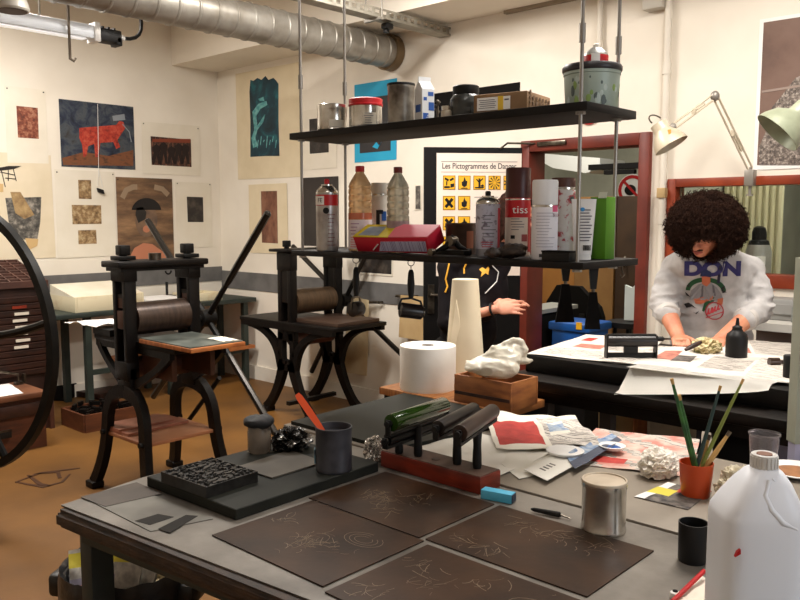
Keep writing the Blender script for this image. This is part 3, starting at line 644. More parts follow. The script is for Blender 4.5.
# crumpled papers on the end of the bench frame
def crumple(p, size, label, name, m, cat='paper', seed=0, sc=9, amp=.5, g=None, flat=1):
    b = B(); bmesh.ops.create_icosphere(b.bm, subdivisions=6, radius=1); o = V((seed*3.1, seed*1.7, 0)); rg = lambda q: 1-3.2*abs(noise.noise(q))
    for v in b.bm.verts:
        n = v.co.normalized(); w = n+V((noise.noise(n*2+o), noise.noise(n*2-o), noise.noise(n*2.5+o)))*.35
        k = .92+amp*(.36*rg(w*1.7+o)+.2*rg(w*3.9+o)+.07*rg(w*8+o))
        v.co = V((n.x*size[0]*k, n.y*size[1]*k, max(-size[2]*.62, n.z*size[2]*k)+size[2]*.62))
    return tag(b.done(name, m, loc=p, local=True, ang=28), label, cat, g)
p = PD(103, 325, 5.15)
t = B()
def fold_sheet(b, pts, n=10, amp=.01, seed=0, th=.002, m=0):
    """thin sheet with soft folds over the quad pts"""
    a, c, d, e = [V(q) for q in pts]; up = (c-a).cross(e-a).normalized()
    g = [[None]*(n+1) for _ in range(n+1)]; h = [[None]*(n+1) for _ in range(n+1)]
    if up.z < 0: up = -up
    for i in range(n+1):
        for j in range(n+1):
            u, v = i/n, j/n; q = a*(1-u)*(1-v)+c*u*(1-v)+d*u*v+e*(1-u)*v
            k = noise.noise(V((u*2.5+seed*7, v*2.5, seed)))*amp
            q = q+up*(abs(k))
            g[i][j] = b.bm.verts.new(q+up*th); h[i][j] = b.bm.verts.new(q)
    fs = []
    for i in range(n):
        for j in range(n):
            f = b.bm.faces.new((g[i][j], g[i+1][j], g[i+1][j+1], g[i][j+1])); f.material_index = m(((i+.5)/n), ((j+.5)/n)) if callable(m) else m
            f2 = b.bm.faces.new((h[i][j], h[i][j+1], h[i+1][j+1], h[i+1][j])); f2.material_index = 0
    for i in range(n):
        for (p0, p1) in (((i, 0), (i+1, 0)), ((i+1, n), (i, n)), ((0, i+1), (0, i)), ((n, i), (n, i+1))):
            try: b.bm.faces.new((h[p0[0]][p0[1]], h[p1[0]][p1[1]], g[p1[0]][p1[1]], g[p0[0]][p0[1]]))
            except ValueError: pass
    return b
# ================================================================ type cabinet at the far left
fy = 5.85; xr = 2.545; hz = 1.055
t = T('type_cabinet', 'tall dark brown type case cabinet with many shallow drawers', 'cabinet', (1.95, fy, 0))
x0 = 1.35
b = B(); b.box(((x0+xr)/2, fy+.3, hz/2), (xr-x0, .56, hz)); b.done('carcass', WOODD, t, smooth=False)
b = B(); b.box((xr-.015, fy, hz/2), (.03, .05, hz)); b.box((x0+.015, fy, hz/2), (.03, .05, hz)); b.done('stile', mat('stile_wood', C(78, 44, 30), .5, 0, C(58, 32, 22), 9), t, smooth=False)
nd = 12; z0 = .42; dz = (hz-.06-z0)/nd
for i in range(nd):
    zc = z0+dz*(i+.5)
    dr = B(); dr.box(((x0+xr)/2, fy+.0, zc), (xr-x0-.07, .03, dz-.008), bev=.003); dr.box(((x0+xr)/2, fy-.017, zc+dz*.36), (xr-x0-.07, .012, dz*.16))
    d_ = dr.done('drawer', WOODD, t)
    if 4 <= i <= 10:
        B().box((2.34+(.008 if i % 2 else -.006), fy-.02, zc-.002), (.1, .006, dz*.42)).done('label_card', mat('card', C(206, 196, 180), .7) if i < 10 else WOODR, d_, smooth=False)
# sloped gridded type case on top
t2 = T('type_case', 'open brown type case with a grid of compartments on the cabinet', 'tray', (1.95, fy+.2, hz))
b = B(); sl = .13; y0_, y1_ = fy-.02, fy+.5
def top(x, v, h=0): return V((x, y0_+(y1_-y0_)*v, hz+.002+sl*v+h))
b.prism([top(x0, 0), V((x0, y1_, hz+.002)), top(x0, 1)], (xr-x0, 0, 0)); 
b.done('base', WOODD, t2, smooth=False)
b = B()
GRD = mat('case_wood', C(76, 44, 33), .6, 0, C(58, 33, 25), 9)
for i in range(15): x = x0+(xr-x0-.02)*i/14+.01; b.prism([top(x-.006, 0, .002), top(x+.006, 0, .002), top(x+.006, 1, .002), top(x-.006, 1, .002)], (0, 0, .045))
for j in range(9): v = j/8; b.prism([top(x0, v-.012, .002), top(xr, v-.012, .002), top(xr, v+.012, .002), top(x0, v+.012, .002)], (0, 0, .045))
b.done('grid', GRD, t2, smooth=False)
# pulled-out lower case with paper
t3 = T('type_drawer_unit', 'low wooden case in front of the type cabinet carrying white paper', 'cabinet', (1.9, fy-.2, 0))
b = B(); b.box((1.65, fy-.24, .175), (1.3, .42, .35)); b.done('body', mat('brown_case', C(92, 50, 30), .5, 0, C(70, 38, 24), 7, stretch=(1, 1, 5)), t3, smooth=False)
b = B(); b.box((1.65, fy-.25, .37), (1.32, .46, .035), bev=.004); b.done('top', mat('case_top', C(120, 76, 50), .55, 0, C(96, 58, 38), 6), t3)
b = B(); b.box((1.65, fy-.46, .28), (1.26, .016, .08), bev=.003); b.done('drawer', WOODD, t3)
b = B(); b.box((1.92, fy-.475, .14), (.28, .02, .05), bev=.003); b.box((1.92, fy-.482, .165), (.28, .012, .012), m=1); b.done('label_slot', [BLK, STEEL], t3)
b = B(); fold_sheet(b, [(1.2, fy-.44, .389), (2.16, fy-.45, .389), (2.22, fy-.06, .389), (1.2, fy-.06, .389)], amp=.012); tag(b.done('paper_sheet', WHITE, loc=(1.6, fy-.25, .39)), 'white paper sheet lying on the low wooden case', 'paper')
b = B(); q = V((2.262, fy-.12, .398)); b.tube([q, q+V((0, 0, .06)), q+V((-.2, 0, .12))], .009, n=8); b.box(q+V((.04, 0, .03)), (.015, .04, .06)); b.box(q, (.05, .05, .02))
tag(b.done('metal_clamp', STEEL, loc=q), 'small bright steel clamp standing on the low wooden case', 'clamp')
# floor clutter between cabinet and press
q = PZ(63, 418, .0); t = T('type_box', 'shallow wooden box of black metal type on the floor', 'box', (2.86, 5.75, 0))
b = B(); L_, W_, Hh = .42, .36, .13
for cx, cy, sx, sy in ((0, W_/2, L_, .02), (0, -W_/2, L_, .02), (L_/2, 0, .02, W_), (-L_/2, 0, .02, W_)): b.box((2.84+cx, 5.7+cy, Hh/2), (sx, sy, Hh))
b.box((2.84, 5.7, .02), (L_, W_, .03)); b.done('sides', mat('box_wood', C(104, 58, 32), .55, 0, C(82, 44, 24), 6, stretch=(1, 1, 5)), t, smooth=False)
b = B()
for i in range(60): b.box((2.84+(random.random()-.5)*.36, 5.7+(random.random()-.5)*.3, .09+random.random()*.06), (.03+random.random()*.06, .02, .03), rz=random.random()*3)
b.done('metal_type', IRON, t, smooth=False)
for i, (px, py, w_, d_, h_, m_, lb) in enumerate(((95, 412, .18, .12, .05, WHITE, 'small white packet on the floor behind the near press'), (104, 396, .3, .3, .05, WOODD, 'dark flat board on the floor under the bench'), (66, 398, .3, .22, .12, BLKM, 'black box on the floor beside the type cabinet'))):
    q = PZ(px, py, 0); b = B(); b.box(q+V((0, .06, h_/2)), (w_, d_, h_), rz=.3*i, bev=.004); tag(b.done('floor_box', m_, loc=q), lb, 'box')
# ================================================================ big press wheel at the far left edge
c = PD(-42, 337, 4.0); R_ = .675; hv = V((RT[0]*.9-FW[0]*.44, RT[1]*.9-FW[1]*.44, 0)).normalized(); nv = hv.cross(UP)
t = T('flywheel', 'large thin iron flywheel cropped by the left edge', 'wheel', (c.x, c.y, 0))
b = B(); b.bar(arc(c, hv, UP, R_, 0, 2*math.pi*63/64, 63), .04, nv, .04, closed=True); b.done('rim', IRONB, t)
for k in range(5):
    a = .17+k*2*math.pi/5; b = B(); d2 = hv*math.cos(a)+UP*math.sin(a); mid = c+d2*R_*.5+(UP*math.cos(a)-hv*math.sin(a))*-.05
    b.tube(bez(c, mid, c+d2*(R_-.01), 8), [.026]*4+[.02]*5, n=8); b.done('spoke', IRONB, t)
B().cyl(c-nv*.07, c+nv*.07, .06, n=20).done('hub', IRONB, t)
sd = nv if (nv.x*RT[0]+nv.y*RT[1]) < 0 else -nv
B().cyl(c+sd*.5, c, .03, n=14).done('axle', STEEL, t)
b = B(); e = c+sd*.5; b.prism([(e+hv*-.3).xy.to_3d(), (e+hv*.3).xy.to_3d(), e+hv*.07+UP*.06, e-hv*.07+UP*.06], sd*.08); b.done('stand', IRON, t, smooth=False)
# ================================================================ iron presses
def star(t, c, angs, L, m, tip=None):
    b = B(); b.cyl(c-V((.05, 0, 0)), c+V((.04, 0, 0)), .055, n=20); b.cyl(c-V((.3, 0, 0)), c, .022); b.done('hub', IRONB, t)
    for a in angs:
        d = V((0, -math.cos(a), math.sin(a))); b = B()
        b.tube([c+d*.03, c+d*.3, c+d*.32], [.02, .016, .016]); ar = b.done('lever_arm', IRONB, t)
        b = B(); b.tube([c+d*.3, c+d*.34, c+d*(L-.01), c+d*L], [.017, .021, .021, .012]); b.done('grip', tip or IRONB, ar)
# ---- near press
PXc, PYc = 2.387, 4.06; hs = .2
t = T('proof_press', 'near iron hand press with wooden bed board and low wooden shelf', 'printing press', (PXc, PYc, 0))
NX = V((1, 0, 0))
for s in (-1, 1):
    xx = PXc+s*hs; f = B()
    # splayed arched legs
    for q in (-1, 1):
        pts = bez((xx+s*.005, PYc, .60), (xx+s*.01, PYc+q*.2, .60), (xx+s*.02, PYc+q*.205, .38), 7)[:-1]+bez((xx+s*.02, PYc+q*.205, .38), (xx+s*.03, PYc+q*.22, .18), (xx+s*.06, PYc+q*.30, .035), 6)
        f.bar(pts, [.075]*3+[.062]*(len(pts)-3), NX, .045)
        f.box((xx+s*.062, PYc+q*.305, .02), (.075, .09, .04), bev=.008)
        f.cyl((xx+s*.0, PYc+q*.208, .34), (xx+s*.06, PYc+q*.208, .34), .016, n=8)
    f.box((xx, PYc, .66), (.05, .14, .16), bev=.008)
    f.done('leg_frame', IRON, t)
    # post: two uprights with a slot
    f = B()
    for q in (-1, 1): f.box((xx, PYc+q*.052, .98), (.07, .034, .64), bev=.006)
    f.box((xx, PYc, 1.25), (.08, .15, .08), bev=.006); f.box((xx, PYc, .72), (.075, .14, .1), bev=.006)
    f.box((xx, PYc, 1.13), (.05, .075, .02)); f.done('post', IRON, t)
    f = B(); f.box((xx, PYc, 1.0), (.06, .07, .1), bev=.004); f.box((xx-s*0, PYc, 1.1), (.045, .066, .07)); f.done('bearing_block', mat('bearing_brown', C(74, 44, 30), .5, .2), t)
    f = B(); f.cyl((xx, PYc, 1.27), (xx, PYc, 1.375), .022, n=12); f.box((xx, PYc, 1.38), (.06, .06, .055), bev=.006); f.box((xx, PYc, 1.338), (.1, .1, .022), bev=.004); f.done('screw_knob', IRONB, t)
b = B(); b.box((PXc, PYc, 1.305), (.56, .2, .035), bev=.008); b.box((PXc, PYc, 1.28), (.52, .16, .025)); b.tube(arc((PXc+.02, PYc-.09, 1.262), (1, 0, 0), UP, .018, 0, -math.pi, 8), .005, n=6); b.done('crown', IRON, t)
b = B(); b.cyl((PXc-.02, PYc-.02, 1.32), (PXc-.02, PYc-.02, 1.36), .035, n=20); b.done('cup', STEEL, t)
b = B(); b.lathe([(.02, -.2), (.02, -.165), (.09, -.165), (.092, .165), (.02, .165), (.02, .2)], (PXc, PYc, 1.0), 32, M=Matrix.Rotation(math.pi/2, 4, 'Y')); b.done('roller', mat('roller_brown', C(74, 58, 48), .35, .35, C(54, 42, 36), 10, stretch=(6, 1, 1)), t)
b = B(); b.lathe([(.02, -.17), (.07, -.165), (.07, .165), (.02, .17)], (PXc, PYc, .72), 24, M=Matrix.Rotation(math.pi/2, 4, 'Y')); b.done('lower_roller', mat('roller_dark', C(70, 38, 24), .4, .1), t)
b = B(); b.box((PXc, PYc-.02, .868), (.36, .86, .03), bev=.004); b.box((PXc-.16, PYc, .84), (.03, .8, .05)); b.box((PXc+.16, PYc, .84), (.03, .8, .05)); b.done('bed', IRON, t)
for s in (-1, 1):
    for q in (-1, 1):
        b = B(); b.bar(bez((PXc+s*.16, PYc+q*.38, .84), (PXc+s*.17, PYc+q*.3, .74), (PXc+s*.19, PYc+q*.06, .64), 8), [.05, .045, .04, .036, .034, .036, .04, .045, .05], NX, .03); b.done('bracket', IRON, t)
for s in (-1, 1): b = B(); b.box((PXc+s*.12, PYc-.2, .76), (.03, .3, .14)); b.done('side_rail', mat('rail_brown', C(84, 48, 28), .5, .1, C(60, 36, 24), 6), t, smooth=False)
b = B(); b.box((PXc, PYc+.0, .335), (.46, .44, .02), bev=.003); b.done('shelf', mat('shelf_wood', C(166, 112, 78), .5, 0, C(140, 88, 60), 4), t)
c = V((PXc+.41, PYc+.128, .941)); SILV = mat('grip_steel', C(44, 40, 36), .28, .6)
star(t, c, [math.radians(a) for a in (46, 138, 222, 317)], .90, None, SILV)
b = B(); b.tube([(PXc+.3, PYc-.15, .62), (PXc+.3, PYc+.25, .25)], .014); b.done('brace', IRON, t)
# bed board with a glass plate
bb = T('bed_board', 'wooden board with orange edge on the near press bed', 'board', (PXc-.03, 3.68, .885))
b = B(); b.box((PXc-.035, 3.67, .896), (.33, .50, .022), bev=.002); b.done('board', WOODO, bb)
gp = B(); gp.box((PXc-.035, 3.675, .910), (.32, .48, .006)); tag(gp.done('printing_plate', mat('plate_grey', C(104, 108, 102), .35, .1, C(60, 66, 62), 7), loc=(PXc, 3.67, .907), smooth=False), 'grey printing plate lying on the near press board', 'plate')
b = B(); fold_sheet(b, [(PXc+.02, 3.46, .9135), (PXc+.11, 3.45, .9135), (PXc+.12, 3.62, .9135), (PXc+.03, 3.62, .9135)], amp=.004); tag(b.done('paper_scrap', PAPER, loc=(PXc+.07, 3.54, .9135)), 'pale paper scrap on the grey printing plate', 'paper')
b = B(); b.box((PXc-.05, PYc+.30, .9015), (.28, .2, .035)); tag(b.done('dark_block', BLK, loc=(PXc-.05, PYc+.36, .885)), 'black block on the far end of the near press bed', 'block')
b = B(); fold_sheet(b, [(PXc-.22, PYc+.3, .93), (PXc+.12, PYc+.26, .93), (PXc+.1, PYc+.44, .93), (PXc-.26, PYc+.62, .93)], amp=.03, th=.003); tag(b.done('white_papers', WHITE, loc=(PXc-.05, PYc+.4, .93)), 'loose white papers on the far end of the near press', 'paper')
q = V((PXc, PYc+.1, .345)); b = B(); b.box((PXc-.02, PYc+.12, .3535), (.4, .24, .014), rz=.06); b.box((PXc-.05, PYc+.16, .3665), (.34, .2, .012), rz=-.05); tag(b.done('pink_boards', mat('pink_board', C(176, 116, 92), .55, 0, C(156, 98, 78), 5), loc=q, smooth=False), 'pinkish boards lying on the near press shelf', 'board')
# ---- far press
QX, QY = 4.2, 4.83; hs = .24
t = T('proof_press', 'far iron hand press with wide flat bed and oval holes in its frames', 'printing press', (QX, QY, 0))
for s in (-1, 1):
    xx = QX+s*hs; f = B()
    for q in (-1, 1):
        lower = bez((xx, QY+q*.045, .45), (xx, QY+q*.10, .20), (xx, QY+q*.27, .03), 10)
        f.bar(lower, [.08, .08, .078, .074, .07, .064, .06, .06, .06, .065, .08], NX, .05)
        up_ = bez((xx, QY+q*.075, .36), (xx, QY+q*.10, .66), (xx, QY+q*.48, .70), 12)
        f.bar(up_, [.06, .07, .07, .065, .06, .055, .05, .048, .046, .046, .046, .046, .05], NX, .05)
        f.box((xx, QY+q*.275, .02), (.09, .1, .04), bev=.008)
        f.bar(bez((xx, QY+q*.05, .36), (xx, QY+q*.09, .5), (xx, QY+q*.055, .66), 8), .05, NX, .05)
    f.box((xx, QY, .66), (.05, .2, .12), bev=.006); f.box((xx, QY, .39), (.05, .11, .05))
    f.done('leg_frame', IRON, t)
    f = B()
    for q in (-1, 1): f.box((xx, QY+q*.058, 1.0), (.07, .04, .58), bev=.006)
    f.box((xx, QY, 1.22), (.075, .16, .14), bev=.004); f.box((xx+(-.0), QY, 1.1), (.05, .09, .4)); f.done('post', IRON, t)
    f = B(); f.cyl((xx, QY, 1.3), (xx, QY, 1.36), .02, n=12); f.box((xx, QY, 1.355), (.05, .05, .05), bev=.006); f.done('screw_knob', IRONB, t)
b = B(); b.box((QX, QY, 1.305), (.66, .22, .022), bev=.004); b.done('crown', IRON, t)
b = B(); b.lathe([(.02, -.22), (.02, -.205), (.098, -.205), (.098, .205), (.02, .205), (.02, .22)], (QX, QY, .90), 32, M=Matrix.Rotation(math.pi/2, 4, 'Y')); b.done('roller', mat('roller_bronze', C(92, 72, 52), .4, .4, C(72, 56, 42), 8, stretch=(6, 1, 1)), t)
b = B(); b.lathe([(.02, -.2), (.075, -.2), (.075, .2), (.02, .2)], (QX, QY, .62), 24, M=Matrix.Rotation(math.pi/2, 4, 'Y')); b.done('lower_roller', mat('roller_red', C(96, 56, 40), .4, .1), t)
b = B(); b.box((QX, QY, .735), (.56, 1.14, .03), bev=.004); b.box((QX-.26, QY, .705), (.04, 1.1, .04)); b.box((QX+.26, QY, .705), (.04, 1.1, .04)); b.done('bed', IRON, t)
b = B(); b.box((QX+.0, QY-.3, .765), (.44, .5, .03), bev=.003); b.done('bed_plate', mat('bed_brown', C(70, 52, 42), .4, .3), t)
c = V((QX+.36, QY-.016, .874))
star(t, c, [math.radians(a) for a in (57, 147, 237, 329)], .80, None, SILV)
b = B(); b.box((QX, QY, .1), (.5, .04, .03)); b.done('tie_bar', IRON, t)
# flat marks on the ochre floor
q = PZ(48, 478, 0)
b = B()
for pts in (((16, 482), (40, 473), (80, 468)), ((16, 482), (44, 487), (62, 482), (70, 474)), ((28, 475), (40, 484), (50, 486)), ((34, 474), (58, 472), (60, 478))):
    b.bar([PZ(*p_, .002) for p_ in pts], [.015, .03, .02, .012][:len(pts)], UP, .0015)
tag(b.done('ink_stain', mat('stain', C(70, 40, 20), .5), loc=q, smooth=False), 'dark angular ink stain on the ochre floor', 'stain')
# ================================================================ foreground tables
TZ = .85
ZINC = mat('zinc_top', C(136, 130, 122), .38, .2, C(86, 80, 73), 5, .05, 50, detail=8)
EDGE = mat('worn_edge', C(66, 48, 36), .6, 0, C(34, 26, 22), 14, .3, 40, stretch=(2, 1, 4))
x0, x1, y0, y1 = .885, 1.695, -.35, 1.945
t = T('ink_table', 'foreground work table with a stained zinc top and dark green legs', 'table', (1.3, .8, 0))
B().prism([(.845, 1.918, TZ-.004), (.935, 1.10, TZ-.004), (1.09, -.35, TZ-.004), (1.695, -.35, TZ-.004), (1.695, 1.955, TZ-.004), (1.09, 1.962, TZ-.004)], (0, 0, .004)).done('zinc_sheet', ZINC, t, smooth=False)
b = B(); b.prism([(.822, 1.912, TZ-.05), (.912, 1.10, TZ-.05), (1.07, -.352, TZ-.05), (1.695, -.352, TZ-.05), (1.695, 1.958, TZ-.05), (1.09, 1.968, TZ-.05)], (0, 0, .0458)); bmesh.ops.bevel(b.bm, geom=b.bm.edges[:], offset=.012, segments=3, affect='EDGES'); b.done('top', EDGE, t)
b = B(); b.prism([(.875, 1.88, TZ-.095), (.965, 1.10, TZ-.095), (1.12, -.3, TZ-.095), (1.145, -.3, TZ-.095), (.99, 1.10, TZ-.095), (.90, 1.88, TZ-.095)], (0, 0, .046)); b.box((1.3, 1.90, TZ-.073), (.72, .025, .044)); b.done('apron', GREENG, t, smooth=False)
LEGM = mat('teal_leg', C(40, 56, 54), .5, 0, C(28, 38, 38), 6)
for xx, yy in ((.912, 1.878), (1.12, -.26), (1.63, 1.88), (1.63, -.26)): B().box((xx, yy, (TZ-.05)/2), (.06, .06, TZ-.05), bev=.004).done('leg', LEGM, t)
TZ2 = .85; X2, X3, Y2, Y3 = 1.712, 2.335, -.2, 2.12
t = T('side_table', 'second grey topped table behind the gap holding newspapers', 'table', (2.0, 1.0, 0))
GTOP = mat('grey_top', C(150, 140, 126), .45, .1, C(124, 114, 102), 3, detail=7)
B().box(((X2+X3)/2, (Y2+Y3)/2, TZ2-.02), (X3-X2, Y3-Y2, .04), bev=.003).done('top', GTOP, t)
for xx in (X2+.05, X3-.05):
    for yy in (Y2+.05, Y3-.05): B().box((xx, yy, (TZ2-.04)/2), (.06, .06, TZ2-.04)).done('leg', BLK, t, smooth=False)
# dark glass inking slab on the second table
b = B(); pts = [V((1.73, 2.1, TZ2)), V((1.73, 1.62, TZ2)), V((2.32, 1.52, TZ2)), V((2.32, 2.11, TZ2))]
b.prism(pts, (0, 0, .012)); tag(b.done('inking_plate', mat('dark_glass', C(34, 36, 31), .45, 0, C(26, 28, 25), 3, spec=.2), loc=(2.0, 1.9, TZ2), smooth=False), 'large dark green grey plate at the far left of the second table', 'plate')
# narrow wooden side board under the roll and crate
t = T('wooden_stand', 'low tan wooden stand under the paper roll and crate', 'stand', (2.48, 1.95, 0))
B().box((2.475, 1.955, .845), (.27, .63, .03), bev=.003).done('top', WOOD, t)
B().box((2.475, 1.955, .415), (.24, .60, .83)).done('body', BLKM, t, smooth=False)
SZ = .86
# paper roll
p = PZ(428, 394, SZ); d_ = depth(p); r = 28.5/800*d_; d_ += r; c = PD(428, 300, d_); c.z = SZ; r = 28.5/800*d_
h = PD(428, 345, d_).z-SZ
t = T('paper_roll', 'big white paper roll standing on the wooden stand', 'paper roll', c)
B().lathe([(r*.2, 0), (r*.98, 0), (r, .01), (r*.995, h*.5), (r, h-.008), (r*.985, h), (r*.24, h), (r*.2, h-.02)], n=48).done('roll', mat('tissue_white', C(236, 232, 224), .8, 0, C(228, 222, 212), 8, .06, 30), t, local=True)
B().lathe([(r*.19, h-.06), (r*.21, h-.06), (r*.21, h+.001), (r*.19, h+.001)], n=24).done('cardboard_core', mat('core_grey', C(92, 84, 76), .8), t, local=True)
# wooden crate
A0, A1 = PZ(454, 396, SZ), PZ(511, 404, SZ); X_ = 2.35
cy0, cy1 = PX(511, 400, X_).y, PX(454, 396, X_).y
t = T('wooden_crate', 'worn brown wooden crate holding the white plastic bag', 'crate', (X_+.12, (cy0+cy1)/2, SZ))
CW = mat('crate_wood', C(166, 104, 54), .6, 0, C(116, 66, 34), 7, .15, stretch=(1, 1, 4)); h = .105; dpt = .17
for nm, c, s_ in (('front_board', (X_+.006, (cy0+cy1)/2, SZ+h/2), (.012, cy1-cy0, h)), ('back_board', (X_+dpt, (cy0+cy1)/2, SZ+h/2), (.012, cy1-cy0, h)), ('side_board', (X_+dpt/2, cy0+.006, SZ+h/2), (dpt-.012, .012, h)), ('side_board', (X_+dpt/2, cy1-.006, SZ+h/2), (dpt-.012, .012, h))):
    b = B(); b.box(c, s_, bev=.002)
    if nm == 'front_board': b.box((X_-.001, (cy0+cy1)/2, SZ+h*.36), (.004, cy1-cy0-.01, .012), m=1)
    b.done(nm, [CW, WOODD], t)
B().box((X_+dpt/2, (cy0+cy1)/2, SZ+.006), (dpt-.03, cy1-cy0-.03, .01)).done('bottom_board', CW, t, smooth=False)
# tall cream cone
c = PD(467, 300, 3.42); z0 = SZ+.012; zt = PD(465, 279, 3.42).z; r0 = 21.5/800*3.42; r1 = 13/800*3.42
c.x = min(c.x, X_+.35); t = T('paper_cone', 'tall cream paper cone standing behind the crate', 'paper cone', (c.x, c.y, .0))
CREAM = mat('cream_cone', C(228, 214, 186), .65, 0, C(220, 204, 174), 4)
b = B(); n = 40; rs = []
for k in range(9):
    f = k/8; z = z0+(zt-z0)*f; rr = r0+(r1-r0)*f
    rs.append([V((c.x+rr*(1+.03*math.cos(4*a+f*2))*math.cos(a), c.y+rr*(1+.03*math.cos(4*a+f*2))*math.sin(a), z)) for a in [2*math.pi*j/n for j in range(n)]])
b.rings(rs); b.done('cone', CREAM, t)
b = B(); q = [PD(*k, 3.42-.075) for k in ((456, 300), (450, 345), (449, 372), (457, 372), (462, 345), (459, 318))]; b.prism(q, (.006, 0, 0)); b.done('flap', CREAM, t)
B().cyl((c.x, c.y, 0), (c.x, c.y, z0), .075, n=24).done('base', BLKM, t)
# white plastic bag
BAG = mat('white_bag', C(236, 230, 214), .28, 0, C(224, 214, 192), 6, .12, 60, trans=.25)
c = V((X_+.10, (cy0+cy1)/2-.03, SZ+.10)); bd = depth(c); bp_ = lambda x, y, dd=0: PD(x, y, bd+dd); kk = bd/800
b = B(); b.ell(bp_(494, 366), (.075, 30*kk, 12*kk)); b.ell(bp_(503, 358), (.06, 20*kk, 13*kk)); b.ell(bp_(478, 366), (.06, 14*kk, 7*kk)); b.ell(bp_(512, 352, .01), (.04, 11*kk, 11*kk))
b.tube([bp_(500, 352), bp_(507, 344), bp_(514, 340), bp_(521, 342), bp_(524, 350), bp_(520, 358)], [.022, .018, .014, .013, .016, .02], 8); b.tube([bp_(484, 360), bp_(495, 350), bp_(504, 347)], [.018, .02, .018], 8); b.tube([bp_(465, 362), bp_(472, 365), bp_(482, 366)], [.008, .016, .02], 8); b.tube([bp_(520, 360), bp_(528, 361), bp_(533, 360)], [.02, .012, .006], 8)
rgf = lambda q: 1-3*abs(noise.noise(q))
b = remesh(b, .0035, 6, lambda q: .0045*rgf(V((q.x*12, q.y*9, q.z*26)))+.0022*rgf(V((q.x*40, q.y*16, q.z*40)))-.003)
tag(b.done('plastic_bag', BAG, loc=c, ang=50), 'crumpled white plastic bag with loop handles in the wooden crate', 'bag')
# ---------------- copper plates, side by side
def plate(xa, xb, ya, yb, label, seed):
    random.seed(seed); b = B(); z = TZ+.0005; c = V(((xa+xb)/2, (ya+yb)/2, z))
    b.box((c.x, c.y, z+.0015), (xb-xa, yb-ya, .003), bev=.0008)
    zz = z+.0032
    def stroke(u, v, L, a, cur, w): 
        pts = []
        for i in range(7):
            u += math.cos(a)*L/6; v += math.sin(a)*L/6; a += cur
            if not (xa+.008 < u < xb-.008 and ya+.008 < v < yb-.008): break
            pts.append((u, v, zz))
        if len(pts) > 2: b.bar(pts, w, UP, .0003, m=1)
    for k in range(6):
        cu, cv = random.uniform(xa+.04, xb-.04), random.uniform(ya+.05, yb-.05); base = random.random()*6
        for j in range(12): stroke(cu+random.gauss(0, .016), cv+random.gauss(0, .02), random.uniform(.008, .05), base+random.gauss(0, .5), random.uniform(-.35, .35), random.choice((.0004, .0007, .0011)))
    if seed % 2:
        for rr in (.03, .022, .014):
            cu, cv = xa+.21, ya+.10; b.bar([(cu+rr*math.cos(a)*1.1, cv+rr*math.sin(a)*1.7, zz) for a in [i*.33 for i in range(18)]], .0009, UP, .0003, m=1)
    o = b.done('copper_plate', [COPPER, SCRATCH], loc=c, smooth=False); return tag(o, label, 'engraved plate', 'engraved copper plates on the zinc table')
plate(.985, 1.283, 1.108, 1.478, 'engraved brown copper plate nearest the black slab at the table edge', 11)
plate(1.289, 1.572, 1.127, 1.50, 'engraved brown copper plate in front of the red roller block', 12)
plate(1.292, 1.574, .712, 1.112, 'engraved brown copper plate nearest the silver tin', 14)
plate(.972, 1.272, .66, 1.088, 'engraved brown copper plate cut by the bottom edge of the photo', 15)
random.seed(5)
# ---------------- slab with woodcut block
zs = TZ; t0 = [PZ(*k, TZ+.028) for k in ((143, 485), (237, 514), (365, 470), (262, 447))]
t0 = [V((1.06, 1.885, 0)), V((1.075, 1.512, 0)), V((1.565, 1.520, 0)), V((1.56, 1.89, 0))]
b = B(); b.prism([v+V((0, 0, TZ+.0006)) for v in t0], (0, 0, .027)); bmesh.ops.bevel(b.bm, geom=b.bm.edges[:], offset=.002, segments=1, affect='EDGES')
tag(b.done('stone_slab', mat('slab_green', C(44, 45, 40), .55, 0, C(29, 30, 27), 5, detail=7, spec=.15), loc=(1.3, 1.7, TZ), smooth=False), 'thick dark grey slab under the carved block and paint tin', 'slab')
SLZ = TZ+.0282
p = [PZ(*k, SLZ+.028) for k in ((157, 473), (211, 486), (262, 470), (207, 458))]
cx = sum((q.x for q in p))/4; cy = sum((q.y for q in p))/4
b = B(); n = 100
wx = (p[2]-p[1]).length; wy = (p[1]-p[0]).length; rz = math.atan2((p[2]-p[1]).y, (p[2]-p[1]).x)
g = [[None]*(n+1) for _ in range(n+1)]
for i in range(n+1):
    for j in range(n+1):
        u, v = (i/n-.5), (j/n-.5); q = V((u*wx*34, v*wy*60, 3)); k = noise.noise(q)+.6*noise.noise(q*2.3); ed = min(.5-abs(u), .5-abs(v))
        g[i][j] = b.bm.verts.new((u*wx, v*wy, .028-(.006 if (abs(k) < .22 and ed > .02) else 0)))
for i in range(n):
    for j in range(n): b.bm.faces.new((g[i][j], g[i+1][j], g[i+1][j+1], g[i][j+1]))
b.box((0, 0, .0105), (wx, wy, .021)); 
for (ax, sx, ay, sy) in ((wx/2-.001, .002, 0, wy), (-wx/2+.001, .002, 0, wy), (0, wx, wy/2-.001, .002), (0, wx, -wy/2+.001, .002)): b.box((ax, ay, .024), (sx, sy, .0078))
tag(b.done('carved_block', mat('block_black', C(22, 20, 19), .35, 0, C(40, 38, 36), 60), local=True, smooth=False, loc=(cx, cy, SLZ)), 'black inked woodcut block with carved relief on the slab', 'printing block')
bpy.data.objects['carved_block'].rotation_euler = (0, 0, rz)
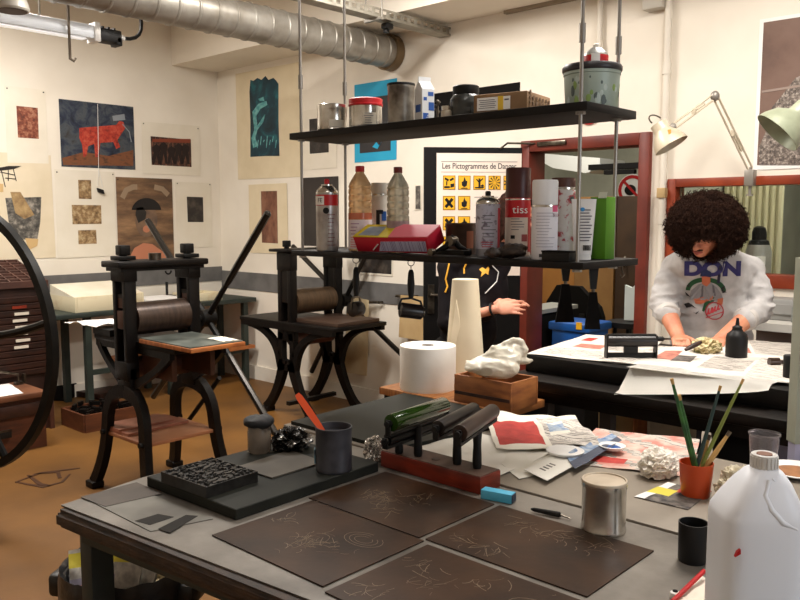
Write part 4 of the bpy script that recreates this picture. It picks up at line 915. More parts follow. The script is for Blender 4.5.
# glass sheet with dark strips, front left of the table
pts = [PZ(*k, TZ+.001) for k in ((57, 505), (128, 528), (212, 538), (236, 520), (150, 492), (118, 484))]
pts = [V((.905, 1.93, TZ)), V((1.03, 1.90, TZ)), V((1.045, 1.56, TZ)), V((.905, 1.60, TZ))]
t = T('glass_sheet', 'thin clear sheet over two dark printed strips at the table corner', 'sheet', (.97, 1.75, TZ))
ST = mat('smoke_sheet', C(126, 124, 116), .4, 0, C(96, 92, 86), 6, spec=.3)
B().prism(pts, (0, 0, .002)).done('sheet', ST, t, smooth=False)
STR = mat('strip_dark', C(36, 33, 30), .7, spec=.15)
for k in (((135, 521), (158, 514), (174, 517), (150, 525)), ((158, 529), (186, 515), (198, 516), (170, 533))):
    B().prism([PZ(*q, TZ+.0022) for q in k], (0, 0, .0006)).done('dark_strip', STR, t, smooth=False)
b = B(); b.prism([V((.90, 1.93, TZ+.0022)), V((1.055, 1.93, TZ+.0022)), V((1.055, 1.80, TZ+.0022)), V((.91, 1.82, TZ+.0022))], (0, 0, .001)); b.done('brown_film', mat('film_brown', C(84, 74, 66), .5, 0, C(62, 55, 49), 9, spec=.3), t, smooth=False)
# grey sheet on the slab's far end
pts = [PZ(*k, SLZ) for k in ((237, 468), (272, 479), (324, 463), (290, 451))]
tag(B().prism(pts, (0, 0, .004)).done('glass_plate', mat('plate_pale', C(98, 93, 85), .4, 0, C(74, 69, 62), 6, spec=.4), loc=pts[0], smooth=False), 'pale grey glass plate on the slab beside the paint tin', 'plate')
# ---------------- cans, jars, cups
def base_on(px, py, z, wpx):
    p = PZ(px, py, z); d = depth(p); r = wpx/2/800*d; d += r*.85; c = PD(px, py, d); c.z = z; return c, wpx/2/800*d, d
def zat(px, py, d): return PD(px, py, d).z
# paint tin with a spatula
c, r, d = base_on(334, 474, SLZ, 38); h = zat(334, 426, d)-SLZ
t = T('paint_tin', 'grey paint smeared open tin holding an orange spatula', 'tin', c)
b = B(); b.lathe([(r*.97, 0), (r, .004), (r*.98, .008), (r*.98, h-.008), (r, h-.004), (r, h), (r*.93, h), (r*.92, h-.02), (.0, h-.022)], n=36); b.done('body', mat('tin_smeared', C(78, 78, 84), .42, .3, C(48, 48, 54), 14), t, local=True)
b = B(); b.bar([c+V((-.5*r*1.6, .62*r, .02))]*1+[c+V((-.5*r*1.62, .62*r*1.01, h*.5))], .018, (-.6, .6, 0), .003); b.done('blue_label', mat('label_blue', C(120, 170, 190), .5, 0, C(60, 70, 80), 60), t)
a0 = PD(322, 430, d); a1 = PD(297, 394, d+.02); s = T('ink_spatula', 'orange plastic spatula leaning in the grey paint tin', 'spatula', a0)
dv3 = (a1-a0); b = B(); b.bar([a0-dv3*.1, a0+dv3*.15, a0+dv3*.5, a0+dv3*.9, a1], [.012, .016, .019, .018, .012], (-.5, -.6, .3), .006); b.done('handle', mat('orange_plastic', C(226, 84, 40), .4), s)
b = B(); b.bar([a0-dv3*.1, a0-dv3*.3], .012, (-.5, -.6, .3), .002); b.done('blade', STEEL, s)
# jar with a black cloth lid
c, r, d = base_on(254, 457, SLZ, 24); c.z = TZ; 
c = PZ(254, 452, TZ); d = depth(c)+.03; c = PD(254, 300, d); c.z = TZ+.0; h = zat(254, 430, d)-TZ; c = V((1.40, 1.845, SLZ)); h = .082; d = depth(c); r = .034
t = T('ink_jar', 'cloudy jar with a ragged black lid behind the slab', 'jar', c)
B().lathe([(r*.9, 0), (r, .006), (r, h*.75), (r*.95, h*.8), (r*.95, h)], n=28).done('body', mat('cloudy_glass', C(150, 140, 128), .2, 0, C(110, 98, 88), 12, trans=.4), t, local=True)
b = B(); b.ell(c+V((0, 0, h+.008)), (r*1.35, r*1.3, .02)); 
for v in b.bm.verts: v.co += V((0, 0, .008*noise.noise(v.co*50)))
b.done('lid', mat('lid_black', C(24, 24, 25), .7, 0, C(44, 44, 46), 30), t)
# crumpled foil
c = V((1.485, 1.80, SLZ)); crumple(c, (.05, .05, .035), 'crumpled black and silver foil between the ink jar and paint tin', 'foil_ball', mat('foil', C(40, 38, 36), .25, .7, C(170, 166, 160), 22, lo=.5, hi=.6), 'foil', 3, 14, .7)
# black tape ring and foil behind the rack
c = PZ(376, 455, TZ); c = V((1.78, 1.66, TZ2+.0122)); t = B(); t.lathe([(.022, 0), (.034, 0), (.034, .028), (.022, .028)], c, 28); t = t
tag(t.done('tape_ring', BLK, loc=c), 'black tape roll beside the red roller block', 'tape')
crumple(V((1.63, 1.60, TZ)), (.026, .03, .045), 'small silver foil lump at the left end of the red roller block', 'foil_ball', mat('foil_bright', C(196, 192, 186), .25, .8, C(70, 66, 62), 26, lo=.5, hi=.62), 'foil', 9, 14, .5)
# ---------------- red block with ink rollers
xk, ya, yb, bh = 1.648, 1.195, 1.55, .046
t = T('roller_block', 'long red wooden block with a row of holes holding upright roller handles', 'roller stand', (xk, (ya+yb)/2, TZ))
b = B(); b.box((xk, (ya+yb)/2, TZ+bh/2), (.09, yb-ya, bh), bev=.003); b.done('block', WOODR, t)
b = B(); b.box((xk, (ya+yb)/2, TZ+bh+.0008), (.085, yb-ya-.005, .0016)); b.done('top_face', mat('worn_top', C(96, 74, 62), .6, 0, C(70, 50, 42), 12), t, smooth=False)
ZT = TZ+bh+.0018
b = B(); q = PZ(436, 459, ZT); b.cyl(q, q+V((0, 0, .0008)), .012); b.done('drilled_hole', WOODD, t)
def roller(label, foot, l, r_, za, r, m, hr=.012):
    e0, e1 = PZ(*l, za), PZ(*r_, za); hh = PZ(*foot, ZT); hh.x = min(max(hh.x, xk-.03), xk+.03)
    t = T('ink_roller', label, 'ink roller', hh)
    ax = (e1-e0).normalized(); L = (e1-e0).length; M = ax.to_track_quat('Z', 'X').to_matrix()
    b = B(); b.lathe([(r*.25, -.01), (r*.3, 0), (r*.96, 0), (r, .004), (r, L-.004), (r*.96, L), (r*.3, L), (r*.25, L+.01)], e0, 32, M=M); b.done('roller', m, t)
    side = ax.cross(V((0, 0, -1))).normalized(); lo = V((0, 0, -r*1.3)); o0, o1 = e0-ax*.013, e1+ax*.013; b = B()
    b.bar([o0+V((0, 0, .01)), o0+lo], .016, ax, .004); b.bar([o1+V((0, 0, .01)), o1+lo], .016, ax, .004); b.bar([o0+lo, o1+lo], .008, side, .016)
    b.cyl(o0-ax*.008, o0+ax*.01, .008, n=10); b.cyl(o1-ax*.01, o1+ax*.008, .008, n=10); b.done('frame', BLK, t)
    top = V((hh.x, hh.y, e0.z+lo.z))
    b = B(); b.tube([hh, hh.lerp(top, .1), hh.lerp(top, .35), hh.lerp(top, .6), hh.lerp(top, .92), top], [hr*.9, hr*1.05, hr, hr*.9, hr*1.05, hr*.7], 12); b.done('handle', BLK, t)
roller('glossy green ink roller on the left of the red block', (418, 456), (391, 423), (444, 405), 1.015, .0235, mat('green_roller', C(44, 74, 18), .15, 0, C(28, 50, 14), 5, coat=.6))
roller('thin black ink roller half hidden behind the glossy green one', (399, 453), (388, 441), (432, 425), .965, .012, BLK)
roller('black ink roller between the green one and the brown one', (457, 464), (438, 428), (474, 409), 1.03, .019, RUBB)
roller('dark brown ink roller nearest the right end of the red block', (477, 468), (460, 433), (493, 411), 1.03, .0205, mat('brown_roller', C(62, 44, 36), .3, 0, C(44, 32, 26), 8))
# ---------------- small things
c = PZ(498, 500, TZ); q0, q1 = PZ(482, 498, TZ), PZ(514, 504, TZ); rz = math.atan2((q1-q0).y, (q1-q0).x)
t = T('eraser_box', 'small light blue eraser box in front of the red roller block', 'eraser', c, rz)
B().box((0, 0, .0125), (.083, .03, .024), bev=.002).done('sleeve', mat('sky_blue', C(96, 190, 226), .5, 0, C(80, 176, 214), 20), t, local=True)
B().box((.0425, 0, .0125), (.002, .026, .02)).done('end_face', mat('navy_end', C(28, 44, 70), .5), t, local=True, smooth=False)
a, c = PZ(531, 509, TZ+.008), PZ(561, 515, TZ+.008); e = PZ(571, 519, TZ+.004)
t = T('cutting_tool', 'small gouge with a black handle lying on the table', 'tool', a)
b = B(); b.tube([a, a.lerp(c, .1), a.lerp(c, .6), a.lerp(c, .95), c], [.002, .005, .0065, .007, .004], 10); b.done('handle', BLK, t)
b = B(); b.tube([c, e], [.003, .0015], 8); b.done('blade', STEEL, t)
# silver tin
c, r, d = base_on(603, 537, TZ, 46); h = zat(603, 479, d)-TZ
t = T('metal_tin', 'tall bare silver tin with a pressed lid on the table', 'tin', c)
b = B(); b.lathe([(r*.98, 0), (r, .003), (r, .008), (r*.97, .012), (r*.97, h-.02), (r, h-.016), (r, h-.004)], n=40); b.done('body', TIN, t, local=True)
b = B(); b.lathe([(r*1.0, h-.006), (r*1.012, h-.003), (r*.99, h), (r*.93, h), (r*.9, h-.003), (r*.3, h-.0025), (0, h-.0025)], n=40); b.done('lid', mat('lid_cream', C(206, 192, 172), .4, .3, C(180, 164, 144), 10), t, local=True)
# black cup
c, r, d = base_on(692, 566, TZ, 30); h = zat(692, 522, d)-TZ
b = B(); b.lathe([(r*.9, 0), (r*.95, .004), (r, h), (r*.92, h), (r*.86, .006), (0, .005)], n=36)
tag(b.done('black_cup', BLK, loc=c, local=True), 'black cylindrical cup beside the white jug', 'cup')
# orange cup with brushes (on the second table)
c, r, d = base_on(695, 500, TZ2, 34); h = zat(695, 462, d)-TZ2
t = T('brush_cup', 'orange plastic cup holding long paint brushes', 'cup', c)
b = B(); b.lathe([(r*.82, 0), (r*.84, .003), (r, h), (r*.95, h), (r*.79, .006), (0, .006)], n=32, mids=[0, 0, 0, 0, 0]); b.done('body', mat('orange_cup', C(208, 80, 34), .35, 0, C(196, 70, 28), 5, trans=.15), t, local=True)
BG = mat('brush_green', C(34, 74, 40), .35, 0, C(60, 110, 50), 30); BW = mat('brush_wood', C(190, 150, 90), .5); BYG = mat('brush_moss', C(120, 130, 60), .5)
for i, (tx, ty, m_, lab, rr) in enumerate(((673, 384, BG, 'green paint brush with a pale bristle tip at the left of the cup', .0052), (680, 400, BG, 'dark green brush beside the leftmost brush in the orange cup', .0062), (741, 384, BYG, 'long mossy green brush leaning far right in the orange cup', .0042), (719, 391, mat('brush_black', C(40, 62, 60), .5), 'dark teal brush leaning right in the orange cup', .0045), (727, 436, BW, 'short bare wooden brush leaning in the orange cup', .006), (708, 440, BW, 'short wooden stick upright in the orange cup', .006))):
    top = PD(tx, ty, d+.005*i-.01); f = (top-c); f.z = 0; f = f.normalized()*r*.45 if f.length > 0 else f
    bot = c-f*.8+V((0, 0, .009+.001*i)); q = T('paint_brush', lab, 'brush', bot)
    b = B(); b.tube([bot, bot.lerp(top, .3), bot.lerp(top, .8), top], [rr*.8, rr*1.3, rr, rr*.7], 8); b.done('handle', m_, q)
    b = B(); u = (top-bot).normalized(); b.tube([top, top+u*.014], [rr*.8, rr*.9], 8); b.done('ferrule', BW if i < 4 else STEEL, q)
# white jug with side grip
c = PD(755, 530, 1.32); c.z = TZ; d = 1.32; zt = zat(752, 453, d); H = zt-TZ
t = T('plastic_jug', 'large white plastic jug with screw cap and moulded grip at the right corner', 'jug', c)
JUG = mat('jug_plastic', C(236, 239, 246), .38, 0, C(231, 235, 243), 3)
wv, dp = .070, .058; rz = YAW-math.pi/2
def sq(hw, hd, z, k=4, sh=0, n=32):
    return [V((sh+hw*math.copysign(abs(math.cos(a))**(2/k), math.cos(a)), hd*math.copysign(abs(math.sin(a))**(2/k), math.sin(a)), z)) for a in [2*math.pi*j/n for j in range(n)]]
Mj = Matrix.Rotation(rz, 4, 'Z')
rs = [sq(wv*.93, dp*.93, 0), sq(wv, dp, .008), sq(wv, dp, H*.22), sq(wv*1.0, dp, H*.58), sq(wv*1.0, dp, H*.66), sq(wv*.97, dp*.98, H*.69), sq(wv*.82, dp*.88, H*.765, 3.6, .004), sq(wv*.60, dp*.70, H*.85, 3.2, .008), sq(wv*.42, dp*.5, H*.905, 2.6, .0095), sq(wv*.30, dp*.36, H*.925, 2, .010)]
b = B(); b.rings([[Mj @ p+c for p in q] for q in rs]); b.done('body', JUG, t)
b = B(); cc = c+Mj @ V((.010, 0, 0)); b.lathe([(.0195, H*.915), (.021, H*.92), (.021, H*.995), (.018, H), (.014, H*.992), (0, H*.985)], cc, 40)
b.bm.verts.ensure_lookup_table()
for i in range(20):
    a = i*math.pi/10; b.box(cc+V((.021*math.cos(a), .021*math.sin(a), H*.955)), (.003, .003, H*.06), rz=a)
b.done('cap', mat('cap_white', C(214, 212, 208), .45), t)
b = B(); b.cyl(cc+V((0, 0, H*.984)), cc+V((0, 0, H*.9985)), .0125); b.done('cap_hole', mat('cap_rust', C(120, 80, 60), .7), t)
fx = lambda u, w_, z: c+Mj @ V((u, w_, z))
b = B(); b.tube([fx(.004, -dp*.60, H*.885), fx(-.006, -dp*.72, H*.81), fx(.002, -dp*.85, H*.74), fx(.020, -dp*.945, H*.675), fx(.044, -dp*.94, H*.64)], [.003, .005, .006, .0055, .002], 12); b.tube([fx(.010, -dp*.55, H*.89), fx(.034, -dp*.62, H*.80), fx(.050, -dp*.78, H*.72), fx(.056, -dp*.9, H*.65)], [.002, .004, .004, .002], 12); b.done('grip', JUG, t)
b = B(); b.prism([fx(-wv*.84, -dp*.97, H*.50), fx(-wv*.72, -dp*1.0, H*.52), fx(-wv*.73, -dp*1.0, H*.545), fx(-wv*.80, -dp*.98, H*.53)], Mj @ V((0, -.006, 0))); b.done('red_mark', RED, t)
# tube of papers, pencil and cap near the jug
a, e = PZ(668, 606, TZ+.006), PZ(704, 571, TZ+.02)
t = T('red_pencil', 'red striped pencil leaning by the base of the jug', 'pencil', a); b = B(); b.cyl(a, e, .0045, n=8); b.done('shaft', RED, t)
b = B(); b.cyl(a, a-(e-a).normalized()*.02, .0045, .001, n=8); b.done('tip', WOOD, t)
a, e = PZ(686, 610, TZ+.001), PZ(708, 578, TZ+.001)
b = B(); fold_sheet(b, [PZ(672, 604, TZ+.001), PZ(700, 575, TZ+.001), PZ(716, 590, TZ+.001), PZ(700, 620, TZ+.001)], amp=.006); tag(b.done('label_paper', PAPER, loc=a), 'cream folded label beside the red pencil', 'paper')
c = PZ(675, 598, TZ); t = T('bottle_cap', 'small white bottle cap at the bottom edge beside the jug', 'cap', c)
B().lathe([(.008, 0), (.009, .002), (.009, .011), (.006, .013), (0, .013)], n=20).done('cap', WHITE, t, local=True); B().cyl((0, 0, .0125), (0, 0, .0145), .005).done('hole', BLKM, t, local=True)
# ---------------- papers on the second table
def news(pts, label, m, rule=None, z=TZ2, amp=.012, seed=0, name='newspaper', cat='newspaper', lift=0):
    q = [PZ(*k, z+.001+lift) for k in pts]; b = B(); fold_sheet(b, q, 20, amp, seed, .0012, rule or 0)
    return tag(b.done(name, m, loc=sum(q, V())/4), label, cat)
news(((390, 455), (470, 433), (560, 450), (470, 490)), 'plain white sheets behind the red roller block', [mat('sheet_plain', C(232, 228, 218), .8)], z=TZ2, amp=.008, seed=1, name='paper_sheet', cat='paper')
news(((484, 414), (575, 418), (600, 448), (496, 450)), 'open newspaper page with a red advertisement', [mat('news_page', C(226, 220, 206), .8), PRT_R, PRT_B, NEWS], lambda u, v: 1 if .05 < u < .5 and .25 < v < .9 else (2 if .62 < u < .8 and .3 < v < .6 else (3 if u > .56 and v > .1 and not (.6 < u < .82 and .25 < v < .65) else 0)), amp=.03, seed=3, lift=.012)
news(((487, 452), (562, 443), (580, 462), (519, 480)), 'white blank sheet under the newspaper with the red advertisement', [mat('white_sheet', C(230, 226, 214), .8)], amp=.006, seed=4, name='paper_sheet', cat='paper')
news(((524, 470), (556, 455), (579, 463), (547, 481)), 'small white card with black marks beside the blank sheet', [mat('card_white', C(224, 220, 210), .8), PRT_G], lambda u, v: 1 if .3 < v < .55 and .2 < u < .6 and int(u*20) % 2 else 0, amp=.001, seed=5, name='paper_card', cat='card', lift=.012)
news(((556, 462), (596, 430), (700, 440), (690, 478)), 'newspaper with red printing under the white tissue', [mat('news_red', C(206, 186, 172), .8, 0, C(190, 120, 108), 14), PRT_R, PRT_G, NEWS2], lambda u, v: 1 if .1 < u < .25 and .2 < v < .5 else (2 if .45 < u < .6 and .15 < v < .35 else (0 if (u*7+v*5) % 2 < 1.2 else 3)), amp=.01, seed=6)
news(((565, 455), (612, 434), (622, 442), (575, 470)), 'blue grey magazine page beside the red newspaper', [PRT_B, mat('mag_dark', C(70, 76, 92), .6)], lambda u, v: 1 if v > .5 else 0, amp=.01, seed=7, name='magazine_page', cat='magazine', lift=.016)
news(((634, 497), (668, 483), (712, 492), (688, 510)), 'magazine page with a yellow corner in front of the orange cup', [PRT_G, PRT_Y, PRT_R, WHITE], lambda u, v: 1 if .35 < u < .7 and v < .45 else (2 if u > .6 and v > .4 else (3 if v < .2 else 0)), amp=.004, seed=8, name='magazine_page', cat='magazine')
c = PZ(612, 447, TZ2+.02); q = c.copy(); q.z = TZ2+.012; t = T('small_dish', 'small white dish with blue paint behind the silver tin', 'dish', q)
B().lathe([(.02, 0), (.03, .003), (.04, .014), (.037, .015), (.026, .006), (0, .005)], n=28).done('bowl', WHITE, t, local=True); B().lathe([(0, .0055), (.024, .0065), (.026, .0075)], n=24).done('paint', BLUE, t, local=True)
c = PZ(565, 452, TZ2+.02); q = c.copy(); q.z = TZ2+.014; t = T('paint_dish', 'flat white dish edge beside the newspaper with red printing', 'dish', q)
B().lathe([(.03, 0), (.05, .004), (.056, .012), (.053, .013), (.04, .007), (0, .006)], n=28).done('bowl', WHITE, t, local=True)
TIS = mat('tissue', C(236, 230, 220), .8, 0, C(226, 218, 206), 10)
c = PZ(658, 474, TZ2+.004); crumple(c, (.055, .045, .042), 'crumpled white tissue lying on the red newspaper', 'crumpled_tissue', TIS, 'tissue', 4, 10, .55)
c = PZ(738, 500, TZ2+.004); crumple(c, (.06, .05, .05), 'crumpled cream rag behind the white jug', 'crumpled_rag', mat('rag_cream', C(214, 204, 180), .8), 'rag', 6, 9, .5)
# clear plastic cup, plate and scrap on the far right
c, r, d = base_on(762, 487, TZ2, 30); h = zat(762, 433, d)-TZ2; 
b = B(); b.lathe([(r*.75, 0), (r*.77, .003), (r*.97, h-.006), (r*1.04, h-.004), (r*1.04, h), (r*.98, h), (r*.94, h-.008), (r*.74, .006), (0, .005)], n=32)
tag(b.done('clear_cup', mat('clear_plastic', C(226, 222, 226), .12, 0, trans=.92, ior=1.2), loc=c, local=True), 'clear plastic cup behind the white jug', 'cup')
c = PZ(796, 474, TZ2); c.z = TZ2; t = T('white_plate', 'white plate with dried brown ink at the right edge', 'plate', c)
B().lathe([(.05, 0), (.06, .003), (.085, .014), (.082, .016), (.06, .007), (0, .006)], n=36).done('dish', WHITE, t, local=True); B().lathe([(0, .0068), (.055, .0075), (.058, .0072), (0, .0066)], n=28).done('dried_ink', mat('ink_tan', C(168, 116, 74), .6, 0, C(130, 86, 54), 20), t, local=True)
# waste bin with newspapers
c = V((1.11, 2.10, 0)); h = .555; r = .172
t = T('waste_bin', 'black plastic waste bin lined with a black bag under the table corner', 'bin', c)
BIN = mat('bin_black', C(20, 21, 24), .3, 0, C(34, 34, 36), 14, .1, 30)
B().lathe([(r*.75, 0), (r*.8, .01), (r*.97, h-.05), (r*1.04, h-.045), (r*1.06, h-.005), (r*1.03, h), (r*.97, h-.006), (r*.92, h-.2), (r*.7, .02), (0, .02)], n=44).done('body', BIN, t, local=True)
b = B()
for k in range(2): b = B(); a = 2.15+k*math.pi; q = V((r*1.1*math.cos(a), r*1.1*math.sin(a), h-.06)); b.box(q, (.07, .11, .07), rz=a, bev=.015); b.done('handle', BIN, t, local=True)
b = B(); n = 60; rs = []
for k, (rr, z) in enumerate(((.9, h-.17), (.95, h-.06), (1.0, h+.002), (1.065, h+.012), (1.095, h-.02), (1.09, h-.075))):
    rs.append([V((r*rr*(1+.022*noise.noise(V((math.cos(a)*6, math.sin(a)*6, k*.9))))*math.cos(a), r*rr*(1+.022*noise.noise(V((math.cos(a)*6, math.sin(a)*6, k*.9))))*math.sin(a), z+.012*noise.noise(V((math.cos(a)*5, math.sin(a)*5, k+5))))) for a in [2*math.pi*j/n for j in range(n)]])
b.rings(rs, cap=False); b.done('bag_liner', mat('bag_black', C(24, 25, 27), .28, 0, C(48, 48, 50), 20, .3, 40), t, local=True)
NB = [mat('news_yellowtop', C(224, 218, 206), .8), PRT_Y, mat('news_pale', C(206, 202, 194), .8, 0, C(170, 166, 162), 60), mat('news_mauve', C(170, 164, 184), .8)]
for i, (px, py, w_, h_, rzz, lab) in enumerate(((90, 556, .10, .12, .4, 'folded newspaper with a yellow heading at the left of the waste bin'), (118, 552, .13, .13, -.1, 'newspaper with a yellow band standing in the middle of the waste bin'), (136, 560, .1, .1, -.6, 'rolled white newspaper leaning to the right inside the waste bin'))):
    q = PD((88, 119, 146)[i], 560, 2.16+.015*i); q.z = h-.015; M3 = Matrix.Translation(q) @ Matrix.Rotation(YAW-math.pi/2+rzz, 4, 'Z') @ Matrix.Rotation(-.45, 4, 'X')
    b = B(); fold_sheet(b, [M3 @ V((-w_/2, 0, -.03)), M3 @ V((w_/2, 0, -.03)), M3 @ V((w_/2, 0, h_*.75)), M3 @ V((-w_/2, 0, h_*.75))], 12, .02, i, .008, lambda u, v: 1 if .62 < v < .9 else (3 if v < .3 and u < .4 else 2))
    tag(b.done('newspaper', NB, loc=q), lab, 'newspaper')
crumple(V((1.18, 2.04, h-.10)), (.06, .06, .05), 'crumpled cream paper at the right inside the waste bin', 'crumpled_paper', PAPERC, 'paper', 8, 10, .5)
b = B(); b.ell((1.11, 2.11, h-.12), (.14, .14, .07)); 
for v in b.bm.verts: v.co += V((0, 0, .03*noise.noise(v.co*14)))
tag(b.done('bin_waste', mat('waste_grey', C(70, 66, 60), .7, 0, C(36, 34, 32), 20), loc=(1.11, 2.11, h-.12)), 'dark mixed waste filling the black bin', 'waste', kind='stuff')
# ================================================================ hanging double shelf
SX0, SX1, SY0, SY1 = 1.955, 2.245, 1.115, 2.36
ZU, ZLO = 1.871, 1.435       # tops of the boards
ZB, ZLB = ZU, ZLO
t = T('hanging_shelf', 'black two tier shelf hung from the ceiling on steel rods', 'shelf', ((SX0+SX1)/2, (SY0+SY1)/2, ZLO))
SHB = mat('shelf_black', C(20, 17, 15), .6, 0, C(28, 24, 22), 10, spec=.25)
b = B(); b.box(((SX0+SX1)/2, (SY0+SY1)/2, ZU-.012), (SX1-SX0, SY1-SY0, .024), bev=.002); b.done('upper_board', SHB, t)
b = B(); b.box(((SX0+SX1)/2+.02, (SY0+SY1)/2, ZLO-.01), (SX1-SX0+.04, SY1-SY0, .02), bev=.002); b.done('lower_board', SHB, t)
ROD = mat('rod_steel', C(150, 146, 140), .35, .7)
for xx, yy in ((SX0+.02, SY0+.03), (SX1-.055, SY0+.035), (SX0+.02, SY1-.045), (SX1-.05, SY1-.05)):
    b = B(); b.cyl((xx, yy, ZLO-.02), (xx, yy, ZC), .0055, n=10); rd = b.done('rod', ROD, t)
    for z in (ZU-.028, ZLO-.024): b = B(); b.cyl((xx, yy, z-.004), (xx, yy, z+.004), .014, n=6); b.done('nut', ROD, rd)
    b = B(); b.cyl((xx, yy, ZU+.16), (xx, yy, ZU+.21), .009, n=10); b.done('coupler', ROD, rd)
XM = 2.10; ZU += .001; ZLO += .001
def spot(px, X, z, wpx):
    q = PX(px, 200, X); q.z = z; d = depth(q); return q, wpx/2/800*d, d
def ht(px, py, d, z): return PD(px, py, d).z-z
def txt_on(par, s, px, py, d, size, m, sx=1.0, r=0, off=.001, U=None):
    """flat lettering tangent to a round body, facing the room"""
    q = PD(px, py, d); U = U or V((RT[0], RT[1], 0)); b = B(); add_text(b, s, q, U, UP, size, sx=sx); b.done('lettering', m, par, smooth=False)
def facing_arc(c, r, a0, a1, z0, z1, m, par, name, n=10):
    """curved label patch on the side that faces the room; angles in degrees from straight ahead, positive to the right"""
    f = math.atan2(-FW[1], -FW[0]); b = B(); rs = []
    for i in range(n+1):
        a = f+math.radians(a0+(a1-a0)*i/n); u = V((math.cos(a), math.sin(a), 0)); rs.append([c+u*r+V((0, 0, z0)), c+u*r+V((0, 0, z1)), c+u*(r+.0006)+V((0, 0, z1)), c+u*(r+.0006)+V((0, 0, z0))])
    b.rings(rs); return b.done(name, m, par)
def curved_text(par, s, c, r, z, size, m, sx=1.0, a0=0):
    me = text_mesh(s, size); b = B(); b.bm.from_mesh(me); bpy.data.meshes.remove(me); f = math.atan2(-FW[1], -FW[0])
    bmesh.ops.triangulate(b.bm, faces=b.bm.faces)
    for v in b.bm.verts:
        a = f+math.radians(a0)+v.co.x*sx/r; v.co = c+V((math.cos(a)*(r+.0012), math.sin(a)*(r+.0012), z+v.co.y))
    b.done('lettering', m, par, smooth=False)
def smallprint(par, c, r, a0, a1, z0, z1, m, n):
    f = math.atan2(-FW[1], -FW[0]); b = B()
    for k in range(n):
        z = z0+(z1-z0)*k/max(1, n-1); aa = a0+(a1-a0)*(random.random()*.1); ae = a1-(a1-a0)*random.random()*.45; rs = []
        for i in range(6):
            a = f+math.radians(aa+(ae-aa)*i/5); u = V((math.cos(a), math.sin(a), 0)); rs.append([c+u*(r+.0004)+V((0, 0, z)), c+u*(r+.0004)+V((0, 0, z+.0022)), c+u*(r+.001)+V((0, 0, z+.0022)), c+u*(r+.001)+V((0, 0, z))])
        b.rings(rs)
    b.done('small_print', m, par, smooth=False)
INKG = mat('small_ink', C(90, 88, 96), .6)
# ---- upper shelf
c, r, d = spot(333, 2.015, ZU, 30); h = ht(333, 105, d, ZU)
t = T('round_tin', 'plain silver tin at the left end of the upper shelf', 'tin', c)
b = B(); b.lathe([(r*.97, 0), (r, .003), (r*.98, .008), (r*.98, h-.02), (r, h-.018), (r, h-.002), (r*.95, h), (0, h-.002)], n=36); b.done('body', TIN, t, local=True)
facing_arc(c, r*.985, -8, 52, h*.1, h*.38, mat('pale_label', C(196, 188, 172), .6), t, 'label'); 
c, r, d = spot(366, 2.06, ZU, 34); h = ht(366, 99, d, ZU)
t = T('round_tin', 'silver tin with a bright red lid on the upper shelf', 'tin', c)
b = B(); b.lathe([(r*.93, 0), (r*.95, .003), (r*.95, h*.76)], n=36); b.done('body', TIN, t, local=True)
b = B(); b.lathe([(r*.98, h*.74), (r, h*.76), (r, h*.8), (r*.97, h*.82), (r*.98, h*.97), (r*.9, h), (0, h-.002)], n=36); b.done('lid', RED, t, local=True)
o = facing_arc(c, r*.955, -5, 40, h*.12, h*.5, mat('pale_label', 0), t, 'label'); smallprint(t, c, r*.957, -3, 38, h*.16, h*.46, INKG, 5)
c, r, d = spot(401, 2.07, ZU, 27); h = ht(401, 84, d, ZU)
t = T('round_tin', 'tall dirty dark metal tin on the upper shelf', 'tin', c)
b = B(); b.lathe([(r*.96, 0), (r*.97, h-.02), (r, h-.018), (r, h-.003), (r*.9, h), (0, h-.004)], n=36); b.done('body', TIND, t, local=True)
b = B(); b.lathe([(r*1.02, h-.008), (r*1.04, h-.004), (r*1.02, h), (r*.9, h+.001)], n=36); b.done('rim', BLK, t, local=True)
# carton
c, r, d = spot(424, 2.08, ZU, 18); h = ht(424, 90, d, ZU); hw = 8/800*d
t = T('juice_carton', 'white and blue gable top carton on the upper shelf', 'carton', c, YAW-math.pi/2+.5)
CAR = mat('carton_white', C(214, 216, 218), .5)
b = B(); b.box((0, 0, h/2), (hw*1.7, hw*1.9, h)); b.done('body', CAR, t, local=True, smooth=False)
hh = ht(424, 78, d, ZU)
b = B(); b.prism([(-hw*.85, -hw*.95, h), (-hw*.85, hw*.95, h), (-hw*.85, 0, hh-.01)], (hw*1.7, 0, 0)); b.box((0, 0, hh-.006), (hw*1.7, .004, .018)); b.done('gable_top', CAR, t, local=True, smooth=False)
LB = mat('carton_blue', C(40, 84, 160), .5)
for u, z0, z1, w in ((-.2, .06, .30, .5), (.25, .38, .62, .5), (-.25, .66, .76, .3), (.2, .8, .92, .5)):
    b = B(); b.box((u*hw*1.7, -hw*.952, h*(z0+z1)/2), (w*hw*1.5, .001, h*(z1-z0))); b.done('blue_mark', LB, t, local=True, smooth=False)
b = B(); b.box((-hw*.852, .0, h*.45), (.001, hw*1.2, h*.22)); b.done('side_mark', LB, t, local=True, smooth=False)
b = B()
for k in range(3): b.prism([(-.012+k*.004, -hw*.954, h*(.1+.06*k)), (.004+k*.004, -hw*.954, h*(.13+.06*k)), (.004+k*.004, -hw*.954, h*(.15+.06*k)), (-.012+k*.004, -hw*.954, h*(.12+.06*k))], (0, -.0008, 0))
b.done('white_mark', CAR, t, local=True, smooth=False)
